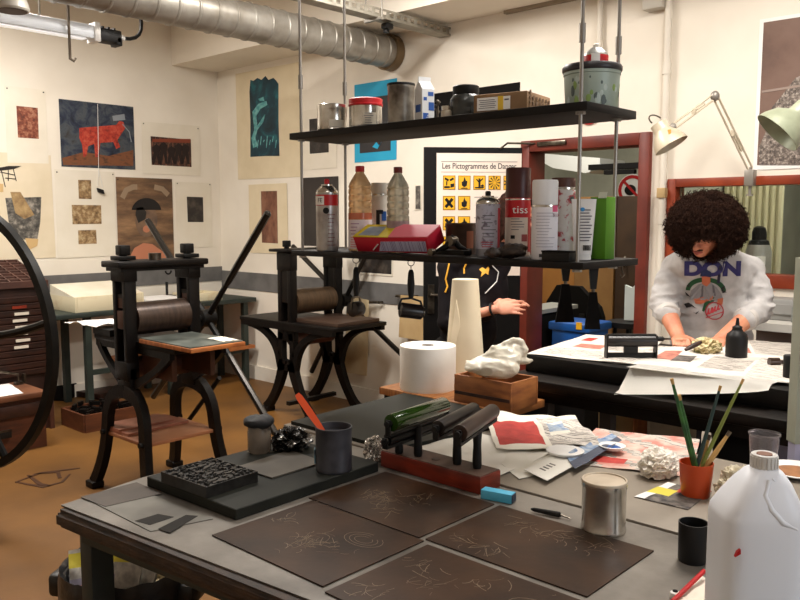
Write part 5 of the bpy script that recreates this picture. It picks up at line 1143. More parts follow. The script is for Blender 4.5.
# small metal figure-like tap and small jar
c, r, d = spot(437, 2.07, ZU, 8); h = ht(437, 99, d, ZU)
b = B(); b.cyl(c, c+V((0, 0, .004)), .014); b.cyl(c, c+V((0, 0, h*.8)), .004, n=8)
for k in range(4): a = k*1.5; b.tube([c+V((0, 0, h*(.35+.12*k))), c+V((.012*math.cos(a), .012*math.sin(a), h*(.5+.12*k)))], .003, n=6)
b.ell(c+V((0, 0, h*.9)), .006); tag(b.done('metal_tap', STEEL, loc=c), 'tiny branched metal fitting standing beside the carton', 'fitting')
c, r, d = spot(446, 2.05, ZU, 11); h = ht(446, 106, d, ZU)
t = T('small_jar', 'small pale jar with a steel cap beside the black lidded jar', 'jar', c)
B().lathe([(r*.9, 0), (r, .004), (r, h*.6), (r*.8, h*.72)], n=24).done('body', mat('pale_jar', C(190, 180, 162), .25, 0, C(160, 146, 128), 14), t, local=True); B().lathe([(r*.92, h*.7), (r*.95, h*.98), (r*.6, h), (0, h)], n=24).done('cap', TIN, t, local=True)
c, r, d = spot(465, 2.10, ZU, 31); h = ht(465, 86, d, ZU)
t = T('wide_jar', 'wide dark translucent jar with a black screw lid on the upper shelf', 'jar', c)
b = B(); b.lathe([(r*.9, 0), (r*.98, .006), (r, h*.3), (r*.97, h*.36), (r, h*.42), (r*.99, h*.62), (r*.8, h*.74)], n=36); b.done('body', mat('smoky_jar', C(72, 74, 72), .2, 0, C(44, 46, 46), 10, trans=.25), t, local=True)
b = B(); b.lathe([(r*.8, h*.74), (r*.83, h*.76), (r*.83, h*.97), (r*.75, h), (0, h)], n=36); b.done('lid', BLK, t, local=True)
# kraft paper parcel
c, r, d = spot(511, 2.10, ZU, 80)
t = T('parcel_box', 'long brown paper wrapped parcel with a white and yellow label', 'box', c, math.radians(-80))
L_, W_, H_ = .178, .18, .058
PB = mat('parcel_brown', C(150, 118, 84), .7, 0, C(120, 90, 60), 9)
b = B(); b.box((0, 0, H_/2), (L_, W_, H_), bev=.004)
for v in b.bm.verts: v.co.z += .006*noise.noise(v.co*20)
b.done('box', PB, t, local=True)
b = B(); random.seed(21)
for k in range(22):
    u = -W_/2+.015+(k % 7)*.024; z = .008+.015*(k//7); b.prism([(L_/2+.0014, u, z), (L_/2+.0014, u+.012, z+.003), (L_/2+.0014, u+.008, z+.012), (L_/2+.0014, u-.003, z+.008)], (.001, 0, 0))
b.done('dark_pattern', mat('parcel_dark', C(96, 70, 46), .7), t, local=True, smooth=False)
b = B(); b.box((-.02, -W_/2-.002, H_*.5), (L_*.62, .001, H_*.66)); b.done('label', WHITE, t, local=True, smooth=False)
b = B(); b.box((.004, -W_/2-.003, H_*.5), (L_*.1, .001, H_*.7)); b.done('yellow_band', mat('label_yellow', C(226, 186, 60), .6), t, local=True, smooth=False)
b = B()
for k in range(5): b.box((-.042+.004*(k % 2), -W_/2-.003, H_*(.3+.1*k)), (L_*.3, .001, .0016))
b.box((.024, -W_/2-.003, H_*.66), (.014, .001, .004)); b.done('print_lines', INKG, t, local=True, smooth=False)
# bucket with a spray can on its lid
c, r, d = spot(589, 2.115, ZU, 56); h = ht(589, 66, d, ZU)
t = T('paint_bucket', 'big paint stained pale green bucket with a dark lid on the upper shelf', 'bucket', c)
b = B(); b.lathe([(r*.88, 0), (r*.9, .004), (r*.96, h-.03), (r*.985, h-.028), (r*.985, h-.018)], n=48); b.done('body', mat('bucket_green', C(158, 172, 162), .45, .1, C(120, 140, 110), 9, lo=.5, hi=.72), t, local=True)
b = B(); b.lathe([(r*1.0, h-.02), (r*1.03, h-.016), (r*1.03, h-.006), (r*.98, h), (r*.5, h-.003), (0, h-.002)], n=48); b.done('lid', mat('lid_dark', C(54, 52, 54), .4, .3), t, local=True)
b = B(); f = math.atan2(-FW[1], -FW[0])
for k in range(26):
    a = f+random.uniform(-1.3, 1.3); z = random.uniform(.01, h-.04); rr = r*(.9+.06*z/h)+.0006; q = V((rr*math.cos(a), rr*math.sin(a), z)); n_ = V((math.cos(a), math.sin(a), 0)); s = random.uniform(.002, .009)
    b.ell(q, (s, s, s*1.4) if k % 4 else (s, s, s*2), u=8, v=6, m=k % 3)
for v in b.bm.verts:
    rr = math.hypot(v.co.x, v.co.y); tr_ = r*(.9+.06*v.co.z/h)+.0005+min(.0008, abs(rr-r)*.05); v.co.x *= tr_/rr; v.co.y *= tr_/rr
b.done('paint_spots', [mat('spot_green', C(132, 158, 90), .5), mat('spot_dark', C(80, 92, 90), .5), mat('spot_teal', C(176, 190, 184), .5)], t, local=True)
c2 = c+V((.02, 0, h+.0005)); r2 = 12/800*d; h2 = ht(590, 43, d, ZU+h)
def spray(name, label, c, r, h, body, cap, capm=None, band=None, nozzle=None, cat='spray can', domed=True, capfrac=.0, group=None):
    t = T(name, label, cat, c, group=group); hb = h*(1-capfrac)
    if capfrac:
        b = B(); b.lathe([(r*.95, 0), (r*.98, .003), (r, .006), (r, hb-.012), (r*.94, hb-.004), (r*.9, hb)], n=36); b.done('body', body, t, local=True)
        b = B(); b.lathe([(r*.97, hb-.004), (r*.985, hb), (r*.985, h-.006), (r*.93, h), (0, h)], n=36); b.done('cap', capm, t, local=True)
        b = B(); b.lathe([(r*1.0, hb-.012), (r*1.01, hb-.009), (r*1.0, hb-.005)], n=36); b.done('rim', TIN, t, local=True)
    else:
        z1 = h*.80
        b = B(); b.lathe([(r*.95, 0), (r*.98, .003), (r, .006), (r, z1)], n=36); b.done('body', body, t, local=True)
        b = B(); b.lathe([(r*1.01, z1), (r*1.01, z1+.004), (r*.9, z1+.012), (r*.62, h*.9), (r*.5, h*.905), (r*.5, h*.925), (0, h*.925)], n=36); b.done('dome', TIN, t, local=True)
        b = B(); b.lathe([(r*.22, h*.92), (r*.24, h*.985), (r*.16, h), (0, h)], n=16); b.done('nozzle', nozzle or WHITE, t, local=True)
    return t
t = T('spray_can', 'short spray can with a red band sitting on the bucket lid', 'spray can', c2)
b = B(); b.lathe([(r2*.97, 0), (r2, .004), (r2, h2*.46), (r2*.96, h2*.5)], n=36, mids=[0, 0, 1]); b.done('body', [RED, TIN], t, local=True)
b = B(); b.lathe([(r2*.97, h2*.48), (r2*.85, h2*.62), (r2*.5, h2*.78), (r2*.45, h2*.82), (0, h2*.82)], n=36); b.done('dome', mat('dome_grey', C(140, 140, 136), .4, .4), t, local=True)
b = B(); b.lathe([(r2*.25, h2*.8), (r2*.26, h2*.96), (r2*.16, h2), (0, h2)], n=16); b.done('nozzle', mat('nozzle_ivory', C(222, 216, 204), .5), t, local=True)
facing_arc(c2, r2*1.005, -35, 5, h2*.08, h2*.5, WHITE, t, 'label')
# ---- lower shelf
Z = ZLO
c, r, d = spot(327, 2.0, Z, 22); h = ht(327, 179, d, Z)
t = spray('spray_can', 'silver spray can with red top band at the left of the lower shelf', c, r, h, mat('can_silver', C(186, 182, 178), .3, .5, C(146, 138, 134), 16), None, nozzle=RED)
o = B().lathe([(r*1.008, h*.63), (r*1.008, h*.78)], n=36).done('red_band', RED, t, local=True)
facing_arc(c, r*1.015, -75, -10, h*.64, h*.76, WHITE, t, 'white_patch'); curved_text(t, 'FE', c, r*1.02, h*.70, .022, BLK, a0=-32)
B().lathe([(0, -.0), (r*.28, 0), (r*.28, .002), (0, .002)], c+V((-FW[0]*r*1.005, -FW[1]*r*1.005, h*.56)), 16, M=V((-FW[0], -FW[1], 0)).to_track_quat('Z', 'Y').to_matrix()).done('black_dot', BLK, t)
smallprint(t, c, r, 5, 55, h*.08, h*.5, mat('ink_maroon', C(120, 60, 70), .6), 9)
def bottle(px, label, w, ytop, liquid, capm, lab_m):
    c, r, d = spot(px, 2.07, Z, w); h = ht(px, ytop, d, Z); t = T('plastic_bottle', label, 'bottle', c)
    pr = [(r*.9, 0), (r*.98, .004), (r*.98, h*.38)]
    for k in range(5): z = h*(.42+.075*k); pr += [(r*(.96 if k else .97), z), (r*.9, z+h*.018), (r*.96, z+h*.038)]
    pr += [(r*.86, h*.80), (r*.55, h*.875), (r*.34, h*.92), (r*.3, h*.945)]
    b = B(); b.lathe(pr, n=36); b.done('body', liquid, t, local=True)
    b = B(); b.lathe([(r*.36, h*.93), (r*.38, h*.935), (r*.38, h*.995), (r*.3, h), (0, h)], n=20); b.done('cap', capm, t, local=True)
    b = B(); b.lathe([(r*.992, h*.03), (r*.992, h*.37)], n=36); b.done('label', lab_m, t, local=True)
    return t, c, r, h
AMB = mat('amber_spirit', C(240, 208, 164), .12, 0, C(224, 184, 136), 30, trans=.5, ior=1.2)
t, c, r, h = bottle(360, 'tall plastic bottle of amber spirit with a red cap', 24, 166, AMB, RED, mat('label_pink', C(232, 220, 222), .5, 0, C(224, 208, 214), 9))
B().lathe([(r*.985, h*.375), (r*.985, h*.45)], n=36).done('red_liquid', mat('red_liquid', C(196, 110, 80), .2), t, local=True)
smallprint(t, c, r*.995, -50, 0, h*.2, h*.32, mat('ink_purple', C(140, 70, 130), .6), 4); smallprint(t, c, r*.995, -50, -5, h*.05, h*.16, mat('ink_rose', C(214, 90, 110), .6), 5)
facing_arc(c, r*1.0, 8, 50, h*.04, h*.2, mat('flower_gold', C(196, 160, 50), .6, 0, C(120, 100, 40), 60), t, 'flower_picture')
t, c, r, h = bottle(398, 'clear plastic bottle with a dark red cap on the lower shelf', 23, 167, mat('clear_bottle', C(214, 210, 192), .1, 0, C(176, 170, 150), 34, trans=.55, ior=1.2), mat('cap_maroon', C(110, 34, 30), .45), mat('label_mauve', C(160, 140, 140), .5, 0, C(128, 104, 108), 14))
facing_arc(c, r*1.0, -20, 15, h*.04, h*.2, MATS['flower_gold'], t, 'flower_picture')
B().lathe([(r*.3, 0), (r*.3, h*.12), (r*.12, h*.2), (0, h*.2)], c+V((-.03, .015, 0)), 14).done('black_dropper', BLK, t) if 0 else None
c, r, d = spot(380, 2.16, Z, 19); h = ht(380, 183, d, Z)
t = spray('aerosol_can', 'white aerosol with a black and blue mark between the two bottles', c, r, h, mat('aerosol_white', C(214, 206, 194), .45, 0, C(196, 186, 172), 8), None, capm=mat('aerosol_cap', C(206, 198, 184), .5), capfrac=.14, cat='aerosol')
facing_arc(c, r*1.006, 10, 42, h*.44, h*.58, BLUE, t, 'blue_dot'); facing_arc(c, r*1.006, -22, 0, h*.34, h*.6, BLK, t, 'black_stripe'); facing_arc(c, r*1.006, 0, 20, h*.54, h*.6, BLK, t, 'black_stripe')
smallprint(t, c, r*1.004, -30, 30, h*.1, h*.26, INKG, 3)
# lying pink and yellow cardboard box
a, e = PZ(362, 256, Z+.02), PZ(440, 252, Z+.02); ctr = V((2.045, (PX(358, 250, 2.0).y+PX(438, 250, 2.05).y)/2, Z)); L_ = abs(PX(356, 250, 2.0).y-PX(436, 250, 2.06).y); 
ctr.z += .0205; t = T('pink_box', 'opened pink and red cardboard box lying on the lower shelf', 'box', ctr, math.radians(-90+4)); t.rotation_euler = (math.radians(27), 0, math.radians(-86))
PK = mat('pink_card', C(224, 112, 128), .5); RK = mat('red_card', C(196, 24, 52), .5)
b = B(); b.box((0, 0, .032), (L_, .09, .058), bev=.002); b.done('box', RK, t, local=True)
b = B(); b.prism([(L_*.0, -.046, .0615), (L_*.5, -.04, .0615), (L_*.5, .045, .062), (-.02, .045, .062)], (0, 0, .003)); b.done('pink_flap', PK, t, local=True, smooth=False)
b = B(); b.prism([(-L_*.5, -.046, .0612), (.0, -.046, .0612), (-.02, .045, .0612), (-L_*.5, .045, .0612)], (0, 0, .002)); b.done('yellow_panel', mat('box_yellow', C(214, 190, 40), .5), t, local=True, smooth=False)
b = B(); b.prism([(-L_*.44, -.036, .0634), (-.05, -.036, .0634), (-.06, .028, .0634), (-L_*.42, .028, .0634)], (0, 0, .0006)); b.done('blue_grey_panel', mat('box_bluegrey', C(166, 180, 196), .5, 0, C(140, 156, 180), 30), t, local=True, smooth=False)
b = B(); b.prism([(-L_*.18, -.0456, .008), (L_*.46, -.0456, .012), (L_*.48, -.0456, .05), (-L_*.12, -.0456, .045)], (0, -.001, 0)); b.done('text_panel', newsmat('box_print', C(190, 190, 220), C(130, 120, 170), 1.2), t, local=True, smooth=False)
b = B(); b.prism([(-L_*.5, -.046, .003), (-L_*.5, .046, .003), (-L_*.53, .03, .05), (-L_*.53, -.02, .058)], (-.002, 0, 0)); b.done('end_flap', mat('flap_white', C(226, 206, 196), .5), t, local=True, smooth=False)
b = B(); b.tube([(-L_*.26, -.047, .012), (-L_*.16, -.049, .036)], .0022, n=6); b.done('tear_strip', WHITE, t, local=True)
# dark pot and wheel tool
c, r, d = spot(461, 2.12, Z, 31); h = ht(461, 223, d, Z)
t = T('ink_pot', 'dark brown metal ink pot behind the little wheeled tool', 'pot', c)
b = B(); b.lathe([(r*.96, 0), (r*.97, h-.012), (r, h-.01), (r, h), (r*.93, h), (r*.9, h-.02), (0, h-.022)], n=36); b.done('body', mat('pot_brown', C(86, 66, 54), .4, .4, C(54, 40, 34), 14), t, local=True)
facing_arc(c, r*.975, 18, 50, h*.2, h*.75, mat('pot_rust', C(128, 74, 50), .6), t, 'label')
c = V((1.985, PX(452, 250, 1.985).y, Z)); d = depth(c); s = d/800
t = T('wheel_tool', 'greasy black metal tool with small steel wheels on the lower shelf', 'tool', c)
u = V((RT[0], RT[1], 0))
b = B(); b.box(c+V((0, 0, .012)), (.035, 38*s, .016), bev=.004); b.tube([c-u*16*s+V((0, 0, .016)), c-u*6*s+V((0, 0, .03)), c+V((0, 0, 18*s)), c+u*7*s+V((0, 0, .03)), c+u*16*s+V((0, 0, .016))], [.005, .01, .014, .01, .005], 10); b.done('frame', IRONB, t)
b = B(); q = c+V((0, 0, 15*s)); b.cyl(q-V((.016, 0, 0)), q+V((.016, 0, 0)), 5*s, n=18); b.done('knob', STEEL, t)
for k in (-1, 1): b = B(); q = c+u*k*18*s+V((-.012, 0, 4*s)); b.cyl(q-V((.008, 0, 0)), q+V((.008, 0, 0)), 3.6*s, n=18); b.done('wheel', STEEL if k < 0 else BLK, t)
# spray cans in the middle
c, r, d = spot(488, 2.05, Z, 24); h = ht(488, 191, d, Z)
t = spray('spray_can', 'speckled pale blue and white spray can without a cap', c, r, h, mat('can_speckled', C(186, 186, 204), .4, .1, C(120, 112, 130), 55, lo=.55, hi=.66), None, nozzle=BLK)
facing_arc(c, r*1.004, 48, 80, h*.12, h*.74, mat('can_red_edge', C(196, 70, 80), .5), t, 'red_edge'); smallprint(t, c, r*1.002, -40, 40, h*.15, h*.22, mat('ink_red', C(180, 40, 50), .6), 3); smallprint(t, c, r*1.002, -35, 35, h*.3, h*.62, INKG, 7)
B().lathe([(r*1.005, .002), (r*1.005, h*.12)], n=36).done('grey_band', mat('band_grey', C(132, 132, 140), .4, .2), t, local=True)
c, r, d = spot(518, 2.14, Z, 25); h = ht(518, 168, d, Z)
t = spray('spray_can', 'tall red and cream spray can with a dark maroon cap', c, r, h, mat('tiss_cream', C(216, 204, 190), .45, .1, C(206, 190, 176), 7), None, capm=mat('cap_darkmaroon', C(70, 26, 22), .4), capfrac=.325)
B().lathe([(r*1.004, h*.44), (r*1.004, h*.66)], n=36).done('red_band', RED, t, local=True); curved_text(t, 'tiss', c, r*1.008, h*.525, .034, WHITE, sx=1.15, a0=4)
facing_arc(c, r*1.006, 44, 85, h*.05, h*.44, mat('side_red', C(150, 40, 36), .5), t, 'red_side'); smallprint(t, c, r*1.002, -40, 25, h*.3, h*.42, INKG, 5); smallprint(t, c, r*1.002, -45, 35, h*.08, h*.12, INKG, 2)
facing_arc(c, r*1.006, 10, 40, h*.17, h*.25, mat('ink_red2', C(150, 70, 66), .5), t, 'pictogram'); facing_arc(c, r*1.006, -40, -20, h*.20, h*.24, BLK, t, 'pictogram')
c, r, d = spot(545, 2.02, Z, 26); h = ht(545, 180, d, Z)
t = spray('spray_can', 'plain white spray can with white cap and a small pink square', c, r, h, mat('can_white', C(228, 226, 232), .4, 0, C(220, 218, 226), 4), None, capm=mat('cap_whiter', C(226, 226, 228), .4), capfrac=.29)
facing_arc(c, r*1.004, 25, 60, h*.60, h*.68, mat('pink_square', C(224, 90, 130), .5), t, 'pink_square'); smallprint(t, c, r*1.002, -50, 40, h*.16, h*.58, mat('ink_pale', C(180, 178, 190), .6), 12); curved_text(t, '910', c, r*1.006, h*.555, .015, mat('ink_wine', C(120, 50, 80), .6), a0=42)
facing_arc(c, r*1.004, -32, -12, h*.035, h*.075, mat('dark_round', C(50, 52, 60), .5), t, 'dark_mark')
c, r, d = spot(563, 2.16, Z, 24); h = ht(563, 178, d, Z)
t = spray('aerosol_can', 'red flowered aerosol half hidden behind the white spray can', c, r, h, art('flowered', [C(206, 200, 196), C(196, 190, 186), C(170, 40, 50), C(60, 70, 70)], 26, pos=[.3, .47, .52, .62]), None, capm=mat('cap_brown', C(84, 50, 40), .5), capfrac=.1, cat='aerosol')
# black oily gloves
c = V((2.0, PX(509, 250, 2.0).y, Z)); b = B(); u = V((RT[0], RT[1], 0)); s = depth(c)/800
b.ell(c+V((0, 0, .018)), (.035, 20*s, .016)); b.ell(c-u*15*s+V((0, 0, .016)), (.03, 8*s, .014)); b.ell(c+u*6*s+V((0, 0, .034)), (.028, 14*s, .012))
for k in range(4): b.tube([c-u*4*s+V((0, 0, .02)), c-u*(14+k*2)*s+V((-.02+.012*k, 0, .02+.006*(k % 2))), c-u*(21+k)*s+V((-.02+.014*k, 0, .012))], [.009, .008, .006], 8)
b = remesh(b, .0035, 2, lambda q: .004*noise.noise(q*60)+.003*noise.noise(q*110))
tag(b.done('black_rag', mat('rag_oily', C(34, 28, 24), .6, 0, C(62, 46, 36), 26, .2, 80), loc=c), 'oily black rag bundle in front of the spray cans', 'rag')
# tube, green box, black box at the right end
c, r, d = spot(584, 2.08, Z, 24); h = ht(584, 199, d, Z)
t = T('cream_tube', 'white plastic tube standing on its cap beside the green box', 'tube', c, YAW-math.pi/2)
w1 = 12.5/800*d; w0 = 8.5/800*d; rs = []
for k in range(8): f = k/7; hw = w0+(w1-w0)*f; hd = .018*(1-f)+.0025*f; rs.append(sq(hw, hd, .014+(h-.014)*f, 2.3))
b = B(); b.rings(rs); b.done('body', mat('tube_white', C(222, 220, 218), .45), t, local=True)
b = B(); b.rings([sq(w0*.95, .017, 0, 2.2), sq(w0*.95, .017, .016, 2.2)]); b.done('cap', WHITE, t, local=True)
def tube_y(z): f = (z-.014)/(h-.014); return -(.018*(1-f)+.0025*f)-.0015
b = B()
for k in range(11): z = h*(.32+.05*k); b.box((.001, tube_y(z), z), (w0*(1.1+.3*(k % 3)), .001, .003))
b.done('small_print', INKG, t, local=True, smooth=False)
b = B(); b.ell((w0*-.2, tube_y(h*.83), h*.83), (.007, .001, .006)); b.done('blue_logo', mat('logo_blue', C(60, 140, 200), .5), t, local=True)
b = B()
for k in range(10): b.box((-w0*.1+k*.0022, tube_y(h*.17)-.0005, h*.2), (.0012 if k % 3 else .0018, .001, h*.09))
b.done('barcode', BLK, t, local=True, smooth=False)
c, r, d = spot(603, 2.16, Z, 22); h = ht(600, 197, d, Z)
t = T('green_box', 'plain bright green box at the right end of the lower shelf', 'box', c, math.radians(-4))
B().box((0, 0, h/2), (.05, .055, h), bev=.002).done('box', mat('box_green', C(84, 140, 24), .5, 0, C(70, 122, 20), 4), t, local=True)
b = B(); b.prism([(-.0255, .0, h-.004), (-.0255, -.0275, h-.004), (-.02, -.0275, h+.014), (-.02, .0, h+.014)], (-.001, 0, 0)); b.done('open_flap', mat('flap_pale', C(200, 206, 190), .5), t, local=True, smooth=False)
c = V((1.975, PX(559, 255, 1.975).y, Z)); s = depth(c)/800
t = T('black_case', 'small flat black case at the front edge of the lower shelf', 'case', c, math.radians(-90))
B().box((0, 0, 4.5*s), (32*s, .04, 9*s), bev=.002).done('base', BLK, t, local=True); B().box((0, 0, 9.6*s), (33*s, .042, 1.4*s), bev=.001).done('lid', BLKM, t, local=True)
# ---- things hanging under the lower shelf
def hang_roller(px, label, y_rol, rw, rz_=0, tilt=0):
    c = PX(px, 262, 2.02); c.z = ZLO-.02; d = depth(c); s = d/800; t = T('hanging_roller', label, 'ink roller', c)
    b = B(); b.tube(arc(c+V((0, 0, -3*s)), (RT[0], RT[1], 0), UP, 3.2*s, 0, 6.0, 12), .0016, n=6, closed=True); b.tube([c+V((0, 0, -6*s)), c+V((0, 0, -12*s))], .0016, n=6); b.done('hook', STEEL, t)
    zr = PD(px, y_rol, d).z; zh = zr+13*s; z1 = c.z-10*s
    b = B(); b.tube([(c.x, c.y, z1), (c.x, c.y, z1-.01), (c.x, c.y, (z1+zh)/2), (c.x, c.y, zh+.02), (c.x, c.y, zh)], [.006, .010, .013, .011, .008], 12); b.done('handle', BLK, t)
    ax = V((RT[0]*math.cos(rz_)-RT[1]*math.sin(rz_), RT[0]*math.sin(rz_)+RT[1]*math.cos(rz_), tilt)).normalized(); q = V((c.x, c.y, zr)); hl = rw/2*s
    b = B(); b.bar([q+V((0, 0, 13*s)), q+ax*hl*.9+V((0, 0, 11*s)), q+ax*hl*1.15+V((0, 0, 4*s)), q+ax*hl*1.15], .007, ax.cross(UP), .006); b.bar([q+V((0, 0, 13*s)), q-ax*hl*.9+V((0, 0, 11*s)), q-ax*hl*1.15+V((0, 0, 4*s)), q-ax*hl*1.15], .007, ax.cross(UP), .006); b.done('frame', STEEL if rw < 14 else BLK, t)
    M = ax.to_track_quat('Z', 'X').to_matrix(); b = B(); b.lathe([(4*s, -hl*1.12), (7.4*s, -hl), (7.6*s, -hl*.9), (7.6*s, hl*.9), (7.4*s, hl), (4*s, hl*1.12)], q, 28, M=M); b.done('roller', mat('roller_black', C(26, 20, 19), .3, 0, C(40, 30, 28), 14), t)
    b = B(); b.lathe([(0, 0), (5.4*s, 0), (5.4*s, .003), (0, .003)], q+ax*hl*1.12, 20, M=M); b.done('end_disc', STEEL, t)
hang_roller(356, 'small steel framed ink roller hanging at the left below the lower shelf', 309, 12, .9, 0)
hang_roller(411, 'black ink roller hanging below the lower shelf near the open door', 311, 22, .25, -.15)
def brush_blade(px, X, label, y0, y1, w0, w1, w2):
    c = PX(px, 258, X); c.z = ZLO-.02; d = depth(c); s = d/800; t = T('hanging_brush', label, 'brush', c)
    z = lambda y: PD(px, y, d).z
    b = B(); b.cyl(c, c-V((0, 0, .012)), .004, n=8); b.done('hook', STEEL, t)
    ax = V((RT[0], RT[1], 0)); nrm = V((-FW[0], -FW[1], 0))
    P = lambda u, y: V((c.x, c.y, 0))+ax*u*s+V((0, 0, z(y)))
    b = B(); pts = [P(-w0/2, 264), P(w0/2, 264), P(w0*.28, y0), P(-w0*.28, y0)]; b.prism([p+nrm*.006 for p in pts], -nrm*.012); b.done('handle', BLK, t, smooth=False)
    b = B(); b.cyl(P(0, y0-1), P(0, y0+3), .006, n=10); b.done('ferrule', STEEL, t)
    b = B(); pts = [P(-w1*.3, y0+3), P(w1*.3, y0+3), P(w1/2, (y0+y1)/2), P(w2/2, y1), P(-w2/2, y1), P(-w1/2, (y0+y1)/2)]; b.prism([p+nrm*.008 for p in pts], -nrm*.016); b.done('blade', BLKM, t, smooth=False)
brush_blade(566, 2.24, 'black flared brush hanging under the shelf, left of the pair by the doorway', 281, 322, 10, 12, 19)
brush_blade(594, 2.22, 'black flared brush hanging under the shelf, right of the pair by the doorway', 289, 329, 10, 11, 15)
c = V((2.2, 1.125, ZLO-.02)); b = B(); b.tube([c, c-V((0, 0, .015)), c-V((0, .008, .028)), c-V((0, 0, .036)), c-V((0, -.006, .028))], .0018, n=6); tag(b.done('empty_hook', STEEL, loc=c), 'small empty hook at the right end of the lower shelf', 'hook')
# ================================================================ big black press bed on the right
BZ1 = 1.0
t = T('printing_bed', 'large black iron press bed covered in newspapers on the right', 'press bed', (3.1, .9, 0))
b = B(); b.box((3.07, .86, .963), (.66, 1.92, .07), bev=.006); b.done('bed_slab', IRONB, t)
b = B(); b.box((3.06, .86, .908), (.90, 1.97, .04), bev=.004); b.box((2.66, .86, .866), (.05, 1.9, .05)); b.box((3.45, .86, .866), (.05, 1.9, .05)); b.done('frame', IRON, t)
for (xx, yy, w) in ((2.68, 1.68, .05), (2.70, 1.42, .045), (3.42, 1.7, .05), (3.42, .1, .05), (3.42, 1.25, .045)): B().box((xx, yy, .44), (w, w, .88)).done('leg', mat('leg_grey', C(60, 54, 50), .6), t, smooth=False)
b = B(); b.box((2.72, .93, .42), (.10, .13, .85), bev=.01); b.box((2.72, .93, .03), (.2, .3, .06), bev=.01); b.done('pedestal', BLKM, t)
b = B(); b.box((3.05, .95, .36), (.7, 1.7, .03)); b.done('lower_shelf', WOODD, t, smooth=False)
# things under the bed
for i, (px, py, D, w, h, rz, m, lab) in enumerate(((672, 420, 3.3, .20, .30, .2, mat('plank_white', C(206, 194, 176), .6), 'white board leaning under the black press bed'), (648, 416, 3.35, .12, .26, .1, WOODO, 'orange wooden board leaning under the black press bed'), (618, 406, 3.4, .16, .2, -.1, KR, 'tan board standing under the black press bed'), (755, 440, 2.95, .14, .36, 0, mat('board_brown', C(110, 84, 68), .6), 'brown board under the right end of the black press bed'), (778, 440, 3.0, .07, .36, 0, mat('lilac', C(176, 174, 200), .6), 'lilac grey board under the right end of the black press bed'))):
    q = PD(px, py, D); q.z = .377; z1 = .377+h+.14
    b = B(); b.box((q.x, q.y, (q.z+z1)/2), (.03, w, z1-q.z), rz=YAW-.0+rz-.2, bev=.003); tag(b.done('leaning_board', m, loc=q), lab, 'board')
q = PD(560, 410, 3.4); q.z = .377; b = B(); 
for k in range(5): b.box((q.x+.0, q.y, .39+k*.03), (.3, .22, .018), rz=.2*k)
tag(b.done('paper_pile', mat('pile_grey', C(112, 100, 92), .7, 0, C(70, 62, 58), 20), loc=q, smooth=False), 'dusty grey pile of papers under the left end of the press bed', 'paper')
# newspapers on the bed
def npz(pts, label, m, rule=None, amp=.008, seed=0, lift=0, name='newspaper', cat='newspaper'):
    q = [PZ(*k, BZ1+lift) for k in pts]; b = B(); fold_sheet(b, q, 24, amp, seed, .0012, rule or 0); return tag(b.done(name, m, loc=sum(q, V())/4), label, cat)
NP = [mat('news_white', C(212, 205, 195), .85, 0, C(198, 190, 180), 30), NEWS, PRT_G, PRT_C, PRT_R, NEWS2]
npz(((526, 354), (640, 366), (662, 341), (586, 335)), 'newspaper spread over the left end of the black press bed', NP, lambda u, v: 4 if (.12 < u < .25 and .72 < v < .86) else (1 if .1 < u < .75 and .1 < v < .35 else (3 if .2 < u < .5 and .42 < v < .6 else (5 if u > .55 and .4 < v < .7 else 0))), seed=1)
npz(((600, 361), (700, 371), (720, 350), (640, 345)), 'newspaper with a salmon photo in front of the black roller frame', NP, lambda u, v: 3 if .4 < u < .62 and .35 < v < .75 else (2 if .62 < u < .85 and .3 < v < .6 else (1 if u < .35 else 0)), seed=2, lift=.004)
npz(((680, 372), (790, 384), (800, 362), (712, 353)), 'newspaper with grey columns at the right of the press bed', NP, lambda u, v: 5 if .1 < u < .55 and .25 < v < .85 else (1 if u > .6 else 0), seed=3, lift=.007)
npz(((720, 356), (800, 366), (800, 344), (700, 338)), 'newspaper under the black bottle', NP, lambda u, v: 3 if .2 < u < .45 and .3 < v < .6 else (5 if u > .5 and v > .3 else 0), seed=4, lift=.002)
# hanging white sheet over the front edge
t0 = [PZ(626, 367, BZ1+.012), PZ(772, 384, BZ1+.012)]; e = []
b = B(); n = 16; rows = []
for j in range(n+1):
    u = j/n; top = t0[0].lerp(t0[1], u); edge = V((2.725, top.y, BZ1+.006)); dz = (1-u)**.8
    back = top+V((.12, 0, -.004)); rows.append([back, top, edge, edge+V((-.03*dz-.006, 0, -.03*dz-.004)), edge+V((-.07*dz-.012, 0, -.064*dz-.008)), edge+V((-.095*dz-.014, 0, -.069*dz-.009)), edge+V((-.102*dz-.015, 0, -.072*dz-.010))])
g = [[b.bm.verts.new(p) for p in r_] for r_ in rows]
for j in range(n):
    for k in range(6): b.bm.faces.new((g[j][k], g[j+1][k], g[j+1][k+1], g[j][k+1]))
bmesh.ops.solidify(b.bm, geom=b.bm.faces[:], thickness=.0014)
tag(b.done('white_sheet', mat('sheet_white', C(228, 224, 216), .7), loc=t0[0]), 'white paper sheet drooping over the front edge of the press bed', 'paper')
